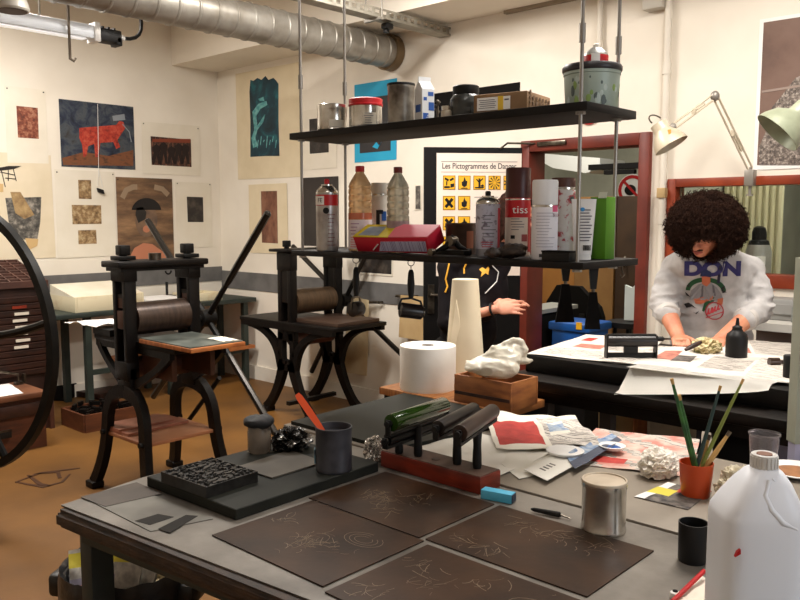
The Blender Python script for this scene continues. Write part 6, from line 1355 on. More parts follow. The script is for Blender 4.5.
# black roller frame lying on newspapers
a, c = PZ(606, 357, BZ1+.01), PZ(657, 357, BZ1+.01); d = depth(a); c = PD(657, 300, d); c.z = a.z; zt = PD(606, 334, d).z; s = d/800
t = T('brayer', 'wide black ink roller lying on the newspapers of the press bed', 'ink roller', (a+c)/2)
u = (c-a).normalized(); back = V((FW[0], FW[1], 0))
b = B(); b.cyl(a+V((0, 0, zt-a.z-7*s))+back*.0, c+V((0, 0, zt-a.z-7*s)), 6*s, n=24); b.done('roller', RUBB, t)
b = B()
for q in (a, c): b.box((q+V((0, 0, (zt-a.z)/2-.004))), (.006, .04, zt-a.z-.002), rz=math.atan2(u.y, u.x))
b.bar([a+V((0, 0, 2*s)), c+V((0, 0, 2*s))], 5*s, back, .012); b.bar([a+V((0, 0, zt-a.z-1*s)), c+V((0, 0, zt-a.z-1*s))], 2*s, back, .02); b.box((a+c)/2+V((0, 0, 7*s)), (14*s, .012, 9*s), rz=math.atan2(u.y, u.x)); b.done('frame', BLK, t)
q = c+V((0, 0, zt-a.z-5*s)); b = B(); b.tube([q, q+u*3*s, q+u*7*s, q+u*9*s], [.004, .010, .010, .004], 12); b.cyl(q+u*9*s, q+u*15*s, .004, n=8, m=1); b.done('handle', [BLK, STEEL], t)
# black squeeze bottle
c, r, d = base_on(736, 359, BZ1+.006, 21); h = zat(736, 318, d)-c.z
t = T('black_bottle', 'black squeeze bottle with a pointed nozzle on the newspapers', 'bottle', c)
B().lathe([(r*.95, 0), (r, .004), (r, h*.5), (r*.9, h*.6), (r*.55, h*.67), (r*.5, h*.7)], n=32).done('body', BLK, t, local=True)
B().lathe([(r*.45, h*.68), (r*.45, h*.78), (r*.2, h*.82), (r*.12, h), (0, h)], n=20).done('nozzle', BLK, t, local=True)
# dark roller & pot at the right end
c, r, d = base_on(789, 379, BZ1+.006, 12); h = zat(789, 355, d)-c.z
b = B(); b.lathe([(r*1.0, 0), (r*1.05, h*.95), (r*.9, h), (0, h-.002)], n=28); tag(b.done('black_pot', BLK, loc=c, local=True), 'small black pot at the right end of the press bed', 'pot')
q = PZ(775, 362, BZ1+.02); b = B(); ax = V((RT[0], RT[1], 0)); s = depth(q)/800; b.cyl(q-ax*6*s, q+ax*4*s, 4.5*s, n=20); b.cyl(q+ax*4*s, q+ax*10*s, 2*s, n=10)
tag(b.done('door_knob', mat('knob_brown', C(60, 44, 36), .25, .4), loc=q), 'dark round knob lying beside the black pot', 'knob')
# crumpled yellowish rag under the hands
q = PZ(706, 352, BZ1+.008); crumple(q, (.05, .055, .035), 'crumpled cream and green rag under the hands of the person', 'crumpled_rag', mat('rag_mixed', C(206, 190, 148), .75, 0, C(120, 112, 62), 22, lo=.5, hi=.6), 'rag', 11, 10, .5)
# shelf unit behind the person and post at the right edge
t = T('wall_table', 'pale grey side table against the back wall at the right', 'table', (4.4, .9, 0))
zt = PX(785, 322, 4.3).z; B().box((4.42, .85, zt-.02), (.46, 1.3, .04)).done('top', mat('top_pale', C(180, 176, 168), .6), t, smooth=False)
B().box((4.5, .85, (zt-.04)/2), (.28, 1.2, zt-.04)).done('body', mat('body_mauve', C(132, 120, 116), .7), t, smooth=False)
q = PX(786, 309, 4.4); b = B(); b.box((4.42, q.y, zt+.055), (.16, .2, .11), bev=.01); b.box((4.335, q.y, zt+.06), (.01, .14, .05)); tag(b.done('grey_machine', mat('machine_grey', C(140, 138, 134), .5), loc=(4.42, q.y, zt)), 'small grey box on the pale side table behind the person', 'machine')
q = PX(795, 316, 4.3); b = B(); b.box((4.36, q.y-.02, zt+.04), (.12, .08, .08), bev=.005); tag(b.done('grey_box', mat('box_grey2', C(120, 122, 118), .5), loc=q), 'small dark grey box at the right edge of the pale side table', 'box')
q = PD(798, 350, 2.3); z0, z1 = PD(797, 442, 2.3).z, PD(797, 258, 2.3).z; s = 2.3/800
t = T('grey_post', 'pale green grey steel post at the right edge of the photo', 'post', (q.x, q.y, 0))
b = B(); b.box((q.x+.012, q.y-.012, (z0+z1)/2), (.05, .05, z1-z0), rz=YAW); b.done('upper_tube', mat('post_green', C(160, 164, 148), .5, 0, C(146, 150, 134), 5), t, smooth=False)
b = B(); b.box((q.x+.012, q.y-.012, z0/2), (.042, .042, z0), rz=YAW); b.done('lower_tube', MATS['lilac'], t, smooth=False)
# ================================================================ people
def limb(b, pts, rad, n=14): b.tube(pts, rad, n); [b.ell(p, r, u=12, v=8) for p, r in zip(pts, rad)]
def hand(b, w, d, nrm, side, L=.185, curl=.5, spread=.1, thumb=1):
    """w wrist, d finger direction, nrm back-of-hand normal, side towards the thumb"""
    d = d.normalized(); nrm = (nrm-d*nrm.dot(d)).normalized(); side = side-d*side.dot(d)-nrm*side.dot(nrm); side.normalize()
    pl = L*.50; M = Matrix((side, d, nrm)).transposed()
    b.ell(w+d*pl*.55, (.040, pl*.62, .0155), rot=M); b.ell(w+d*pl*.85, (.040, .022, .014), rot=M); b.ell(w+d*pl*.2, (.030, .03, .018), rot=M)
    for k, (o, f, r) in enumerate(((.030, .92, .0088), (.010, 1.0, .0092), (-.011, .94, .0088), (-.031, .76, .0078))):
        p = w+d*pl*.92+side*o; fl = L*.5*f; dd = (d+side*spread*(o/.03)).normalized(); pts = [p-d*.02, p]; a = curl*.55; cur = dd
        for seg in (.46, .31, .25):
            cur = (dd*math.cos(a)-nrm*math.sin(a)).normalized(); p = p+cur*fl*seg; pts.append(p); a += curl*.9
        limb(b, pts, [r, r*1.05, r, r*.92, r*.78], 10)
    p = w+d*pl*.2+side*.026; t1 = p+(side*.75+d*.8-nrm*.25).normalized()*L*.2; t2 = t1+(side*.15+d*1-nrm*.5*curl).normalized()*L*.17; t3 = t2+(d-side*.25-nrm*.6*curl).normalized()*L*.12
    limb(b, [w+d*pl*.15+side*.01, p, t1, t2, t3], [.016, .0145, .0115, .010, .0085], 10)
def head(b, c, f, up, s=1.0):
    """f facing, up crown direction; c centre of the skull"""
    f = f.normalized(); up = (up-f*up.dot(f)).normalized(); r = f.cross(up); M = Matrix((r, f, up)).transposed(); P = lambda x, y, z: c+(r*x+f*y+up*z)*s
    b.ell(P(0, -.012, .03), (.076*s, .096*s, .092*s), rot=M); b.ell(P(0, .016, -.035), (.064*s, .074*s, .085*s), rot=M); b.ell(P(0, .045, -.095), (.034*s, .036*s, .028*s), rot=M)
    b.tube([P(0, .083, .012), P(0, .100, -.012), P(0, .112, -.032)], [.009*s, .011*s, .014*s], 10); b.ell(P(.012, .098, -.036), .009*s, u=10, v=8); b.ell(P(-.012, .098, -.036), .009*s, u=10, v=8); b.ell(P(0, .108, -.034), .013*s, u=10, v=8)
    b.ell(P(0, .082, .026), (.052*s, .014*s, .012*s), rot=M)
    for k in (-1, 1):
        b.ell(P(k*.04, .07, -.022), (.022*s, .018*s, .018*s), rot=M); b.ell(P(k*.078, -.008, -.015), (.009*s, .022*s, .034*s), rot=M)
    b.ell(P(0, .088, -.064), (.022*s, .011*s, .006*s), rot=M); b.ell(P(0, .086, -.074), (.019*s, .011*s, .007*s), rot=M)
    return P, M
# ---- person in the pale sweatshirt
D0 = 3.78
neck = PD(704, 252, 3.72); ctr = PD(711, 300, 3.80)
hips = V((ctr.x+.03, ctr.y, .95)); shL, shR = PD(749, 271, 3.80), PD(676, 269, 3.82); elL, elR = PD(760, 309, 3.72), PD(664, 306, 3.74)
cuL, cuR = PD(746, 319, 3.60), PD(668, 314, 3.66); wrL, wrR = PD(719, 341, 3.50), PD(679, 338, 3.52)
fwd = V((-.955, -.295, 0)); lat = V((RT[0], RT[1], 0))
hc = PD(704, 228, 3.62); hf = (fwd*.72+lat*-.30+V((0, 0, -.62))).normalized(); hup = (UP*.80+fwd*.55).normalized()
b = B(); P1, M1 = head(b, hc, hf, hup, 1.0)
limb(b, [neck+V((0, 0, -.05)), neck, hc+(hup*-.05)-hf*.02], [.062, .058, .056])
b.ell(ctr+V((0, 0, .06)), (.115, .185, .22), rot=Matrix.Rotation(math.atan2(lat.y, lat.x)-math.pi/2, 3, 'Z')); b.ell(ctr+V((0, 0, -.2)), (.11, .165, .2), rot=Matrix.Rotation(math.atan2(lat.y, lat.x)-math.pi/2, 3, 'Z')); b.ell(hips, (.12, .17, .14), rot=Matrix.Rotation(math.atan2(lat.y, lat.x)-math.pi/2, 3, 'Z'))
limb(b, [neck+V((0, 0, -.06)), shL+V((0, 0, -.01)), elL, cuL, wrL], [.07, .062, .046, .043, .030]); limb(b, [neck+V((0, 0, -.06)), shR+V((0, 0, -.01)), elR, cuR, wrR], [.07, .062, .046, .043, .030])
for k in (-1, 1):
    h0 = hips+lat*.09*k; kn = V((h0.x-.02, h0.y, .5))+lat*.02*k; an = V((h0.x+.02, h0.y, .09))+lat*.03*k; limb(b, [h0+V((0, 0, -.02)), kn, an], [.088, .062, .042]); limb(b, [an+V((0, 0, -.045)), an+fwd*.09+V((0, 0, -.055)), an+fwd*.17+V((0, 0, -.065))], [.042, .036, .025])
# hands: right hand fists around a tool, left hand presses on the rag
tR = PZ(694, 346, BZ1+.03)-wrR; hand(b, wrR, (PZ(690, 348, BZ1+.055)-wrR), V((0, 0, 1))+fwd*.5, lat, curl=1.25, spread=.03)
hand(b, wrL, (PZ(697, 349, BZ1+.055)-wrL), V((0, 0, 1))+fwd*.3, -lat*.4+V((-.3, .3, -.2)), curl=.7, spread=.05)
b = remesh(b, .0042, 3)
t1 = b.done('person', SKIN, loc=V((hips.x, hips.y, 0))); tag(t1, 'person with dark curly hair in a pale grey printed sweatshirt bending over the press bed', 'person')
# face parts
LIP = mat('lips', C(168, 84, 74), .5); HAIR = mat('hair_dark', C(34, 22, 17), .95, 0, C(52, 34, 26), 40, spec=.08); WH = mat('eye_white', C(226, 220, 214), .3)
def face_parts(P, par, lips=True):
    for k in (-1, 1):
        b = B(); b.ell(P(k*.031, .078, .004), (.013, .013, .009)); e = b.done('eye', WH, par); b = B(); b.ell(P(k*.031, .089, .003), .0055, u=10, v=8); b.done('iris', BLK, e)
        b = B(); b.tube([P(k*.014, .095, .024), P(k*.034, .092, .030), P(k*.054, .076, .024)], [.004, .005, .003], 8); b.done('eyebrow', HAIR, par)
    b = B(); b.tube([P(-.024, .090, -.066), P(-.01, .099, -.063), P(0, .1, -.065), P(.01, .099, -.063), P(.024, .090, -.066)], [.002, .0045, .004, .0045, .002], 8); b.tube([P(-.02, .090, -.071), P(0, .098, -.075), P(.02, .090, -.071)], [.002, .0055, .002], 8); b.done('lips', LIP, par)
face_parts(P1, t1)
b = B(); b.tube([P1(-.026, .092, -.052), P1(0, .102, -.05), P1(.026, .092, -.052)], [.003, .0045, .003], 8); b.done('moustache', HAIR, t1)
# afro: lumpy cap with many curls
def hairball(c, rad, par, n, name, cut, m, L=(.03, .06), rr=.0022, shape=None, seed=1):
    random.seed(seed); b = B(); bmesh.ops.create_icosphere(b.bm, subdivisions=5, radius=1)
    for v in b.bm.verts:
        q = v.co.normalized(); k = .90+.06*noise.noise(q*3.1)+.07*noise.noise(q*8)+.05*noise.noise(q*17)+.04*noise.noise(q*30); p = c+Matrix(((lat.x, 0, 0), (lat.y, 0, 0), (0, 0, 0))) @ V((0, 0, 0)); v.co = c+lat*q.x*rad[0]*k+V((FW[0], FW[1], 0))*q.y*rad[1]*k+UP*q.z*rad[2]*k
    dl = [v for v in b.bm.verts if cut(v.co)]
    bmesh.ops.delete(b.bm, geom=dl, context='VERTS')
    for i in range(n):
        q = V((random.gauss(0, 1), random.gauss(0, 1), random.gauss(0, 1))).normalized(); k = random.uniform(.84, .97); base = c+lat*q.x*rad[0]*k+V((FW[0], FW[1], 0))*q.y*rad[1]*k+UP*q.z*rad[2]*k
        if cut(base): continue
        o = (base-c).normalized(); a = o.orthogonal().normalized(); w = o.cross(a); l_ = random.uniform(*L)*.6; ph = random.random()*6; cr = random.uniform(.004, .009); g = random.uniform(-.5, .2)
        pts = [base+o*(l_*t_)+(a*math.cos(ph+t_*9)+w*math.sin(ph+t_*9))*cr+UP*g*l_*t_*t_ for t_ in [j/7 for j in range(8)]]
        b.tube(pts, [rr*1.3]+[rr]*6+[rr*.6], 4)
    return b.done(name, m, par)
hcen = PD(706, 226, 3.64)
def cut1(p):                             # opening for the face, lower left of the mass
    q = p-hcen; x = q.dot(lat); z = q.z; y = q.dot(V((FW[0], FW[1], 0)))
    return (-.085 < x < .012 and z < -.058 and y < .0) or (y < -.0 and z < -.135 and x < .0)
hairball(hcen, (.172, .16, .155), t1, 7000, 'hair', cut1, HAIR, L=(.02, .045), rr=.0013)
# sweatshirt
SW = mat('sweat_grey', C(190, 186, 184), .95, 0, C(178, 174, 172), 30, .06, 160, sheen=.2); RZ = Matrix.Rotation(math.atan2(lat.y, lat.x)-math.pi/2, 3, 'Z')
b = B(); b.ell(ctr+V((0, 0, .10)), (.14, .195, .17), rot=RZ); b.ell(ctr+V((0, 0, -.06)), (.15, .19, .2), rot=RZ); b.ell(ctr+V((0, 0, -.19)), (.15, .19, .16), rot=RZ); b.ell(hips+V((0, 0, .05)), (.15, .195, .10), rot=RZ)
b.ell(ctr.lerp(neck, .72), (.10, .15, .075), rot=RZ)
for sh, el, cu, sg in ((shL, elL, cuL, 1), (shR, elR, cuR, -1)):
    m_ = sh.lerp(el, .5)+lat*.012*sg; limb(b, [neck+lat*.07*sg+V((0, 0, -.045)), sh+V((0, 0, .0)), m_, el+lat*.004*sg, el.lerp(cu, .6), cu], [.07, .074, .066, .062, .058, .053])
# cut flat near the neck so the collar is open: keep as closed cloth, collar added
def wr(q):
    k = 0.
    for el in (elL, elR): k = max(k, 1-min(1, (q-el).length/.16))
    f_ = 1-3*abs(noise.noise(V((q.x*9+q.z*5, q.y*9, q.z*13)))); return .003*noise.noise(q*14)+.013*k*(1-3*abs(noise.noise(V((q.x*7, q.y*7, q.z*30)))))+.005*f_-.006*k
b = remesh(b, .009, 5, wr); sw = b.done('sweatshirt', SW, t1)
for cu, el in ((cuL, elL), (cuR, elR)): b = B(); d = (cu-el).normalized(); b.tube([cu-d*.02, cu-d*.008, cu+d*.016, cu+d*.022], [.052, .056, .053, .044], 24); b.done('cuff', mat('sweat_rib', C(196, 190, 184), .95), sw)
b = B(); nn = (neck-ctr).normalized(); q = neck-nn*.028; a = lat; w = nn.cross(a).normalized(); b.tube([q+(a*.072*math.cos(k)+w*.066*math.sin(k)) for k in [i*2*math.pi/28 for i in range(28)]], .013, 8, closed=True); b.done('collar', mat('sweat_rib', 0), sw)
# print on the chest, laid on the cloth
tree = bvh_of(sw); pd = V((FW[0], FW[1], 0)); pd = (V((ctr.x, ctr.y, 0))).normalized()
def chest(pts, m, name, off=.002, cuts=4):
    off += .0015
    b = B(); f = b.bm.faces.new([b.bm.verts.new(PD(x, y, 3.4)) for x, y in pts]); drape(b, tree, pd, off, cuts); return b.done(name, m, sw, smooth=False)
NAVYI = mat('ink_navy', C(44, 40, 96), .7)
b = B(); q0 = PD(712.5, 273.5, 3.4); add_text(b, 'DON', q0, lat, UP, .088, sx=1.28, bold=.005)
drape(b, tree, pd, .0045, 4); b.done('lettering', NAVYI, sw, smooth=False)
GRN = mat('ink_green', C(24, 74, 40), .7)
def ringpts(cx, cy, rx, ry, a0, a1, k, n=14): return [(cx+rx*math.cos(a), cy+ry*math.sin(a)) for a in [a0+(a1-a0)*i/n for i in range(n+1)]]+[(cx+(rx-k)*math.cos(a), cy+(ry-k)*math.sin(a)) for a in [a1+(a0-a1)*i/n for i in range(n+1)]]
[chest(ringpts(705, 297, 22, 15, math.pi*(1+.25*k_), math.pi*(1.25+.25*k_), 5, 6), GRN, 'green_wreath') for k_ in range(4)]; chest([(701, 318), (704, 308), (716, 302), (718, 305), (708, 312), (703, 319)], GRN, 'green_ribbon', .0022)
chest([(687, 307), (689, 297), (697, 290), (702, 288), (711, 288), (717, 293), (722, 300), (724, 305), (712, 308), (700, 306)], mat('ink_jersey', C(140, 138, 140), .8), 'printed_jersey', .0026)
chest([(692, 306), (700, 303), (714, 302), (712, 306), (700, 311), (694, 311)], mat('ink_arm', C(190, 104, 72), .8), 'printed_arm', .0034)
chest([(718, 305), (724, 304), (723, 311), (717, 311)], MATS['ink_arm'], 'printed_arm', .0034); chest([(701, 281), (710, 281), (710, 288), (706, 292), (701, 289)], MATS['ink_arm'], 'printed_face', .0034)
chest([(699, 281), (700, 275), (706, 273), (711, 276), (711, 282), (705, 281)], mat('ink_cap', C(34, 44, 84), .8), 'printed_cap', .0042); chest([(717, 288), (719, 270), (722, 268), (722, 272), (720, 289)], mat('ink_bat', C(40, 38, 60), .8), 'printed_bat', .004)
CR = mat('ink_crimson', C(190, 60, 70), .8); b = B(); b.bar([PD(714.5+9.5*math.cos(a), 318+9*math.sin(a), 3.4) for a in [i*2*math.pi/28 for i in range(28)]], .005, pd, .0005, closed=True); drape(b, tree, pd, .005, 1); b.done('printed_ring', CR, sw, smooth=False)
for k in range(4): chest([(706+k*3.4, 322-k*1.6), (708+k*3.4, 315-k*1.2), (709.3+k*3.4, 315-k*1.2), (709+k*3.4, 320-k*1.6), (711+k*3.4, 319-k*1.6), (710+k*3.4, 321.5-k*1.6)], CR, 'printed_script', .003)
chest([(705, 325), (724, 318), (724, 319), (705, 326)], CR, 'printed_script', .003)
chest([(699, 292), (703, 291), (702, 303), (699, 305)], mat('ink_fold', C(96, 94, 98), .8), 'printed_fold', .0034); chest([(712, 290), (714, 291), (716, 302), (713, 302)], MATS['ink_fold'], 'printed_fold', .0034)
SPL = mat('ink_black', C(36, 34, 34), .8)
for pts in (((682, 299), (684, 300), (688, 304), (684, 303)), ((681, 312), (686, 310), (690, 312), (695, 316), (690, 314), (684, 316)), ((722, 293), (726, 291), (724, 296), (728, 298), (723, 299)), ((690, 319), (694, 321), (698, 318), (695, 322)), ((684, 292), (688, 289), (687, 294))): chest(pts, SPL, 'printed_splash', .0028)
# trousers and shoes
b = B(); b.ell(hips+V((0, 0, -.03)), (.135, .185, .14), rot=RZ)
for k in (-1, 1): h0 = hips+lat*.09*k; kn = V((h0.x-.02, h0.y, .5))+lat*.02*k; an = V((h0.x+.02, h0.y, .07))+lat*.03*k; limb(b, [h0+V((0, 0, -.02)), kn, an], [.105, .082, .068])
remesh(b, .012, 3, lambda q: .004*noise.noise(q*16)).done('trousers', mat('denim_dark', C(40, 42, 52), .8), t1)
for k in (-1, 1): b = B(); an = V((hips.x+.02, hips.y, .05))+lat*.12*k; b.ell(an+fwd*.06, (.15, .055, .05), rot=Matrix.Rotation(math.atan2(fwd.y, fwd.x), 3, 'Z')); b.done('shoe', BLK, t1)
# small tool in the fist
a, e = PZ(689, 348, BZ1+.055), PZ(701, 342, BZ1+.075); b = B(); b.tube([a-(e-a)*.3, a, a.lerp(e, .6), e], [.006, .009, .010, .007], 10); tag(b.done('carving_tool', WOODD, loc=a), 'dark wooden handled tool gripped in the fist of the person', 'tool')
# ---- second person, bending behind the shelf
D2 = 4.72
ch2 = PD(478, 292, D2); hp2 = PD(462, 352, D2); nk2 = PD(499, 240, D2-.05); hd2 = PD(516, 214, D2-.08)
s2L, s2R = PD(499, 264, D2-.02), PD(449, 268, D2+.0); e2R = PD(447, 322, D2-.06); e2L = PD(470, 325, D2-.10); w2R = PD(496, 309, D2-.22); w2L = PD(500, 303, D2-.16)
f2 = (lat*.85-V((FW[0], FW[1], 0))*.5).normalized(); RZ2 = Matrix.Rotation(math.atan2(lat.y, lat.x)-math.pi/2, 3, 'Z')
b = B(); P2, M2 = head(b, hd2, (f2+V((0, 0, -.45))).normalized(), (UP+f2*.3).normalized(), .95)
limb(b, [nk2-V((0, 0, .05)), nk2, hd2-V((0, 0, .05))], [.055, .05, .05]); b.ell(ch2, (.1, .15, .2), rot=RZ2); b.ell(hp2, (.11, .16, .16), rot=RZ2); b.ell(ch2.lerp(hp2, .5), (.1, .14, .16), rot=RZ2)
limb(b, [nk2-V((0, 0, .06)), s2L, e2L, w2L], [.055, .052, .042, .028]); limb(b, [nk2-V((0, 0, .06)), s2R, e2R, w2R], [.055, .052, .042, .028])
for k in (-1, 1):
    h0 = hp2+lat*.085*k; kn = V((h0.x, h0.y, .48)); an = V((h0.x+.02, h0.y, .09)); limb(b, [h0, kn, an], [.085, .06, .042]); limb(b, [an-V((0, 0, .045)), an+f2*.09-V((0, 0, .055)), an+f2*.16-V((0, 0, .065))], [.04, .034, .024])
hand(b, w2R, PD(529, 306, D2-.24)-w2R, UP*.5-V((FW[0], FW[1], 0)), UP*.6-V((FW[0], FW[1], 0))*.4, L=.175, curl=.22); hand(b, w2L, PD(529, 300, D2-.16)-w2L, UP, UP*.3-V((FW[0], FW[1], 0)), L=.175, curl=.3)
b = remesh(b, .0048, 3); t2 = b.done('person', SKIN2, loc=V((hp2.x, hp2.y, 0))); tag(t2, 'person in a black tracksuit top with long brown hair, mostly hidden behind the shelf', 'person')
face_parts(lambda x, y, z: P2(x, y, z), t2)
BH = mat('hair_brown', C(36, 21, 16), .85, 0, C(58, 34, 26), 30, spec=.1)
b = B(); Pq = P2; b.ell(Pq(0, -.03, .05), (.092, .10, .09)); b.ell(Pq(0, -.06, -.04), (.085, .075, .12)); b.ell(Pq(.04, -.05, -.14), (.05, .05, .11)); b.ell(Pq(-.05, -.05, -.15), (.05, .05, .12)); b.ell(Pq(.07, -.02, -.04), (.03, .06, .12)); b.ell(Pq(-.07, -.02, -.04), (.03, .06, .12))
remesh(b, .007, 3, lambda q: .007*noise.noise(V((q.x*40, q.y*40, q.z*9)))+.004*noise.noise(q*60)).done('hair', BH, t2)
JK = mat('jacket_black', C(17, 14, 17), .8, 0, C(25, 20, 23), 12, spec=.2)
b = B(); b.ell(ch2+V((0, 0, .02)), (.135, .185, .2), rot=RZ2); b.ell(ch2.lerp(hp2, .6), (.135, .175, .2), rot=RZ2); b.ell(ch2.lerp(nk2, .7), (.09, .13, .09), rot=RZ2)
limb(b, [nk2-V((0, 0, .06)), s2L, e2L, e2L.lerp(w2L, .55)], [.07, .074, .062, .048]); limb(b, [nk2-V((0, 0, .06)), s2R, e2R, e2R.lerp(w2R, .55)], [.07, .074, .062, .048])
b = remesh(b, .009, 4, lambda q: .005*noise.noise(q*15)); jk = b.done('tracksuit_top', JK, t2); tr2 = bvh_of(jk); pd2 = V((ch2.x, ch2.y, 0)).normalized()
YL_ = mat('cord_yellow', C(232, 170, 50), .6)
def jdec(pts, m, name, off=.003):
    b = B(); b.bm.faces.new([b.bm.verts.new(PD(x, y, 4.3)) for x, y in pts]); drape(b, tr2, pd2, off, 2); return b.done(name, m, jk, smooth=False)
def jcord(pts, m, name, w=.005):
    q = []
    for i in range(len(pts)-1):
        for k in range(4): f = k/4; x = pts[i][0]*(1-f)+pts[i+1][0]*f; y = pts[i][1]*(1-f)+pts[i+1][1]*f; p = PD(x, y, 4.3); h = tr2.ray_cast(p-pd2*.3, pd2, 2); q.append((h[0] if h[0] is not None else PD(x, y, D2-.14))-pd2*.004)
    b = B(); b.tube(q, w, 7); b.done(name, m, jk)
jcord(((449, 256), (447, 266), (445, 276), (443, 284), (445, 292), (442, 300)), YL_, 'yellow_cord'); jcord(((467, 256), (466, 266), (463, 272), (463, 280)), YL_, 'yellow_cord')
jcord(((490, 262), (494, 270), (500, 276), (498, 286), (490, 294), (484, 300)), WHITE, 'earphone_wire', .003)
jdec([(479, 273), (483, 271), (486, 273), (489, 270), (490, 272), (487, 276), (489, 279), (486, 277), (483, 278), (481, 281), (482, 276)], YL_, 'cat_emblem')
b = B()
for k in (-1, 1): h0 = hp2+lat*.085*k; limb(b, [h0, V((h0.x, h0.y, .48)), V((h0.x+.02, h0.y, .08))], [.105, .08, .062])
b.ell(hp2, (.125, .17, .14), rot=RZ2); remesh(b, .012, 3).done('trousers', BLKM, t2)
d = (w2R-e2R).normalized(); q = w2R-d*.02; b = B(); a = d.orthogonal().normalized(); w = d.cross(a); b.tube([q+(a*math.cos(k)+w*math.sin(k))*.036 for k in [i*2*math.pi/18 for i in range(18)]], .007, 8, closed=True); b.done('bracelet', BLK, t2)
random.seed(3)
# ================================================================ articulated lamps
LAMP = mat('lamp_cream', C(214, 202, 180), .4, .1, C(196, 182, 156), 12)
Dl = 4.35
def shade(t, tip, axis, L, r0, r1, m, name='shade'):
    M = axis.normalized().to_track_quat('Z', 'X').to_matrix()
    b = B(); b.lathe([(r0*.55, -L*.42), (r0, -L*.38), (r0, 0), (r0*1.05, .01), (r1*.72, L*.35), (r1*.93, L*.75), (r1, L), (r1*.97, L), (r1*.88, L*.74), (r1*.66, L*.35), (r0*.8, .02)], tip, 32, M=M); return b.done(name, m, t)
base = PX(751, 178, XB-.03); elb = PD(715, 96, Dl); hd = PD(673, 127, Dl-.05); mid = PD(738, 158, Dl+.15)
t = T('desk_lamp', 'cream articulated lamp clamped to the top of the window frame', 'lamp', base)
b = B(); b.box(base+V((-.01, 0, .0)), (.06, .05, .09), bev=.004); b.cyl(base+V((-.01, 0, -.09)), base+V((-.01, 0, .06)), .008, n=10); b.cyl(base+V((-.01, 0, -.1)), base+V((-.01, 0, -.09)), .018, n=14); b.done('clamp', mat('clamp_grey', C(150, 144, 136), .4, .5), t)
o = V((RT[0], RT[1], 0))*.012
for nm, p, q in (('lower_arm', base+V((-.02, 0, .05)), elb), ('upper_arm', elb, hd)):
    b = B(); dd = (q-p).normalized(); n_ = dd.cross(V((FW[0], FW[1], 0))).normalized()*.013
    for s in (-1, 1): b.cyl(p+n_*s, q+n_*s, .0055, n=8)
    b.cyl(p.lerp(q, .25), p.lerp(q, .5), .006, n=8); b.box(p.lerp(q, .5), (.02, .02, .03)); b.done(nm, LAMP, t)
for q, k in ((elb, .024), (hd, .018)): b = B(); b.ell(q, (k, k, k*1.15)); b.done('joint', mat('clamp_grey', 0), t)
ax = (PD(680, 145, Dl-.12)-PD(664, 122, Dl)).normalized(); ax = (V((0, 0, -1))*.8+V((RT[0], RT[1], 0))*.42-V((FW[0], FW[1], 0))*.25).normalized()
tip = PD(662, 130, Dl-.02); sh = shade(t, tip, ax, .10, .045, .092, LAMP)
b = B(); b.tube(arc(tip-ax*.06, ax, V((RT[0], RT[1], 0)), .035, 2, 5.2, 10), .004, n=6); b.tube([tip-ax*.02, hd], .009, n=8); b.done('bracket', STEEL, t)
b = B(); b.ell(tip+ax*.05, .03); b.done('bulb', mat('bulb_white', C(236, 228, 210), .3), t)
b = B(); qq = tip+ax*.03-V((FW[0], FW[1], 0))*.062; b.box(qq, (.035, .012, .04), rz=YAW, bev=.002); b.done('orange_sticker', mat('sticker_orange', C(226, 150, 60), .6), t)
base2 = PX(840, 120, XB-.4); tip = PD(800, 112, 3.9)
t = T('wall_lamp', 'pale green conical lamp shade in front of the boulder poster', 'lamp', tip)
SHG = mat('shade_green', C(172, 178, 154), .45, .1, C(146, 152, 128), 6)
ax = (PD(763, 112, 3.85)-PD(800, 140, 3.9)).normalized(); ax = (-V((RT[0], RT[1], 0))*.68-V((0, 0, 1))*.70+V((FW[0], FW[1], 0))*.12).normalized()
shade(t, PD(777, 133, 3.92)-ax*.125, ax, .125, .045, .122, SHG)
b = B(); e1 = PD(806, 97, 3.97); b.tube([PD(798, 104, 3.95), e1, PD(850, 78, 4.1)], .012, n=8); b.tube([PD(850, 78, 4.1), V((XB-.02, PX(860, 120).y, 1.95))], .012, n=8); b.box(V((XB-.03, PX(860, 120).y, 1.95)), (.06, .06, .1)); b.done('arm', mat('clamp_grey', 0), t)
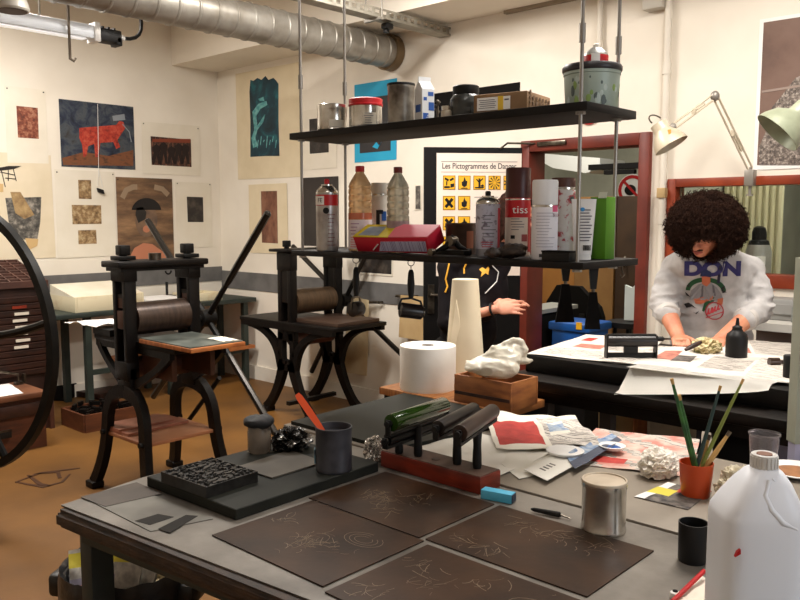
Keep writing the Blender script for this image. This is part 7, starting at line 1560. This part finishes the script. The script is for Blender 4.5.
# ================================================================ light
def area(name, loc, size, power, col=(1, .9, .76), sy=None, rot=(0, 0, 0)):
    l = bpy.data.lights.new(name, 'AREA'); l.energy = power; l.color = col; l.shape = 'RECTANGLE'; l.size = size; l.size_y = sy or size
    o = bpy.data.objects.new(name, l); o.location = loc; o.rotation_euler = rot; COL.objects.link(o); return o
WARM = (1, .95, .885)
area('ceiling_tubes', (2.9, 1.0, ZC-.12), 1.4, 84, WARM, .5)
area('ceiling_tubes', (2.9, 3.3, ZC-.12), 1.4, 80, WARM, .3)
area('ceiling_tubes', (.6, .6, ZC-.12), 1.3, 12, WARM, .3)
area('ceiling_tubes', (1.8, 5.3, ZC-.12), 1.3, 104, WARM, .3)
area('right_daylight', (1.6, -2.7, 1.9), 1.6, 36, (.80, .89, 1), 1.2, (math.radians(90), 0, 0))
area('back_room_tube', (5.3, .9, 3.2), 1.0, 40, (1, .97, .88), .3)
area('corridor_tube', (6.0, 3.6, 3.1), 1.0, 55, (1, .96, .88), .3)
w = bpy.data.worlds.new('world'); SC.world = w; w.use_nodes = True; w.node_tree.nodes['Background'].inputs[0].default_value = (1, .92, .82, 1); w.node_tree.nodes['Background'].inputs[1].default_value = .1
# ================================================================ groups of repeats
GR = dict(paint_brush='brushes in the orange cup', ink_roller='ink rollers standing in the red block', print_sheet='cream print sheets pinned on the walls', spray_can='spray cans on the hanging shelf', aerosol_can='aerosols on the hanging shelf', round_tin='round tins on the upper shelf', plastic_bottle='plastic bottles on the lower shelf', hanging_roller='ink rollers hanging under the shelf', hanging_brush='flared brushes hanging under the shelf', kraft_sheet='kraft sheets on the back wall', towel_rail='steel rails on the back wall', leaning_board='boards under the press bed', conduit='conduits on the back wall', foil_ball='foil lumps by the red block', magazine_page='magazine pages on the second table', paper_sheet='loose white sheets', dark_print='black prints on the back wall', enamel_tray='trays on the wall bench', proof_press='iron hand presses')
for o in SC.objects:
    if o.parent is None and o.get('category'):
        k = o.name.split('.')[0]
        if k in GR and not o.get('group'): o['group'] = GR[k]
        if k == 'newspaper': o['group'] = 'newspapers in the waste bin' if o.location.z < .8 else ('newspapers on the press bed' if o.location.z > .95 else 'newspapers on the second table')
# ================================================================ camera
cd = bpy.data.cameras.new('camera'); cd.sensor_width = 36; cd.lens = 36*FPX/800; cd.clip_start = .05
co = bpy.data.objects.new('camera', cd); COL.objects.link(co)
fw = V((FW[0]*math.cos(PIT), FW[1]*math.cos(PIT), -math.sin(PIT))); co.location = (0, 0, HC); co.rotation_euler = fw.to_track_quat('-Z', 'Y').to_euler()
SC.camera = co
SC.view_settings.view_transform = 'Standard'; SC.view_settings.look = 'None'; SC.view_settings.gamma = 1; SC.view_settings.use_curve_mapping = False
SC.view_settings.exposure = 0
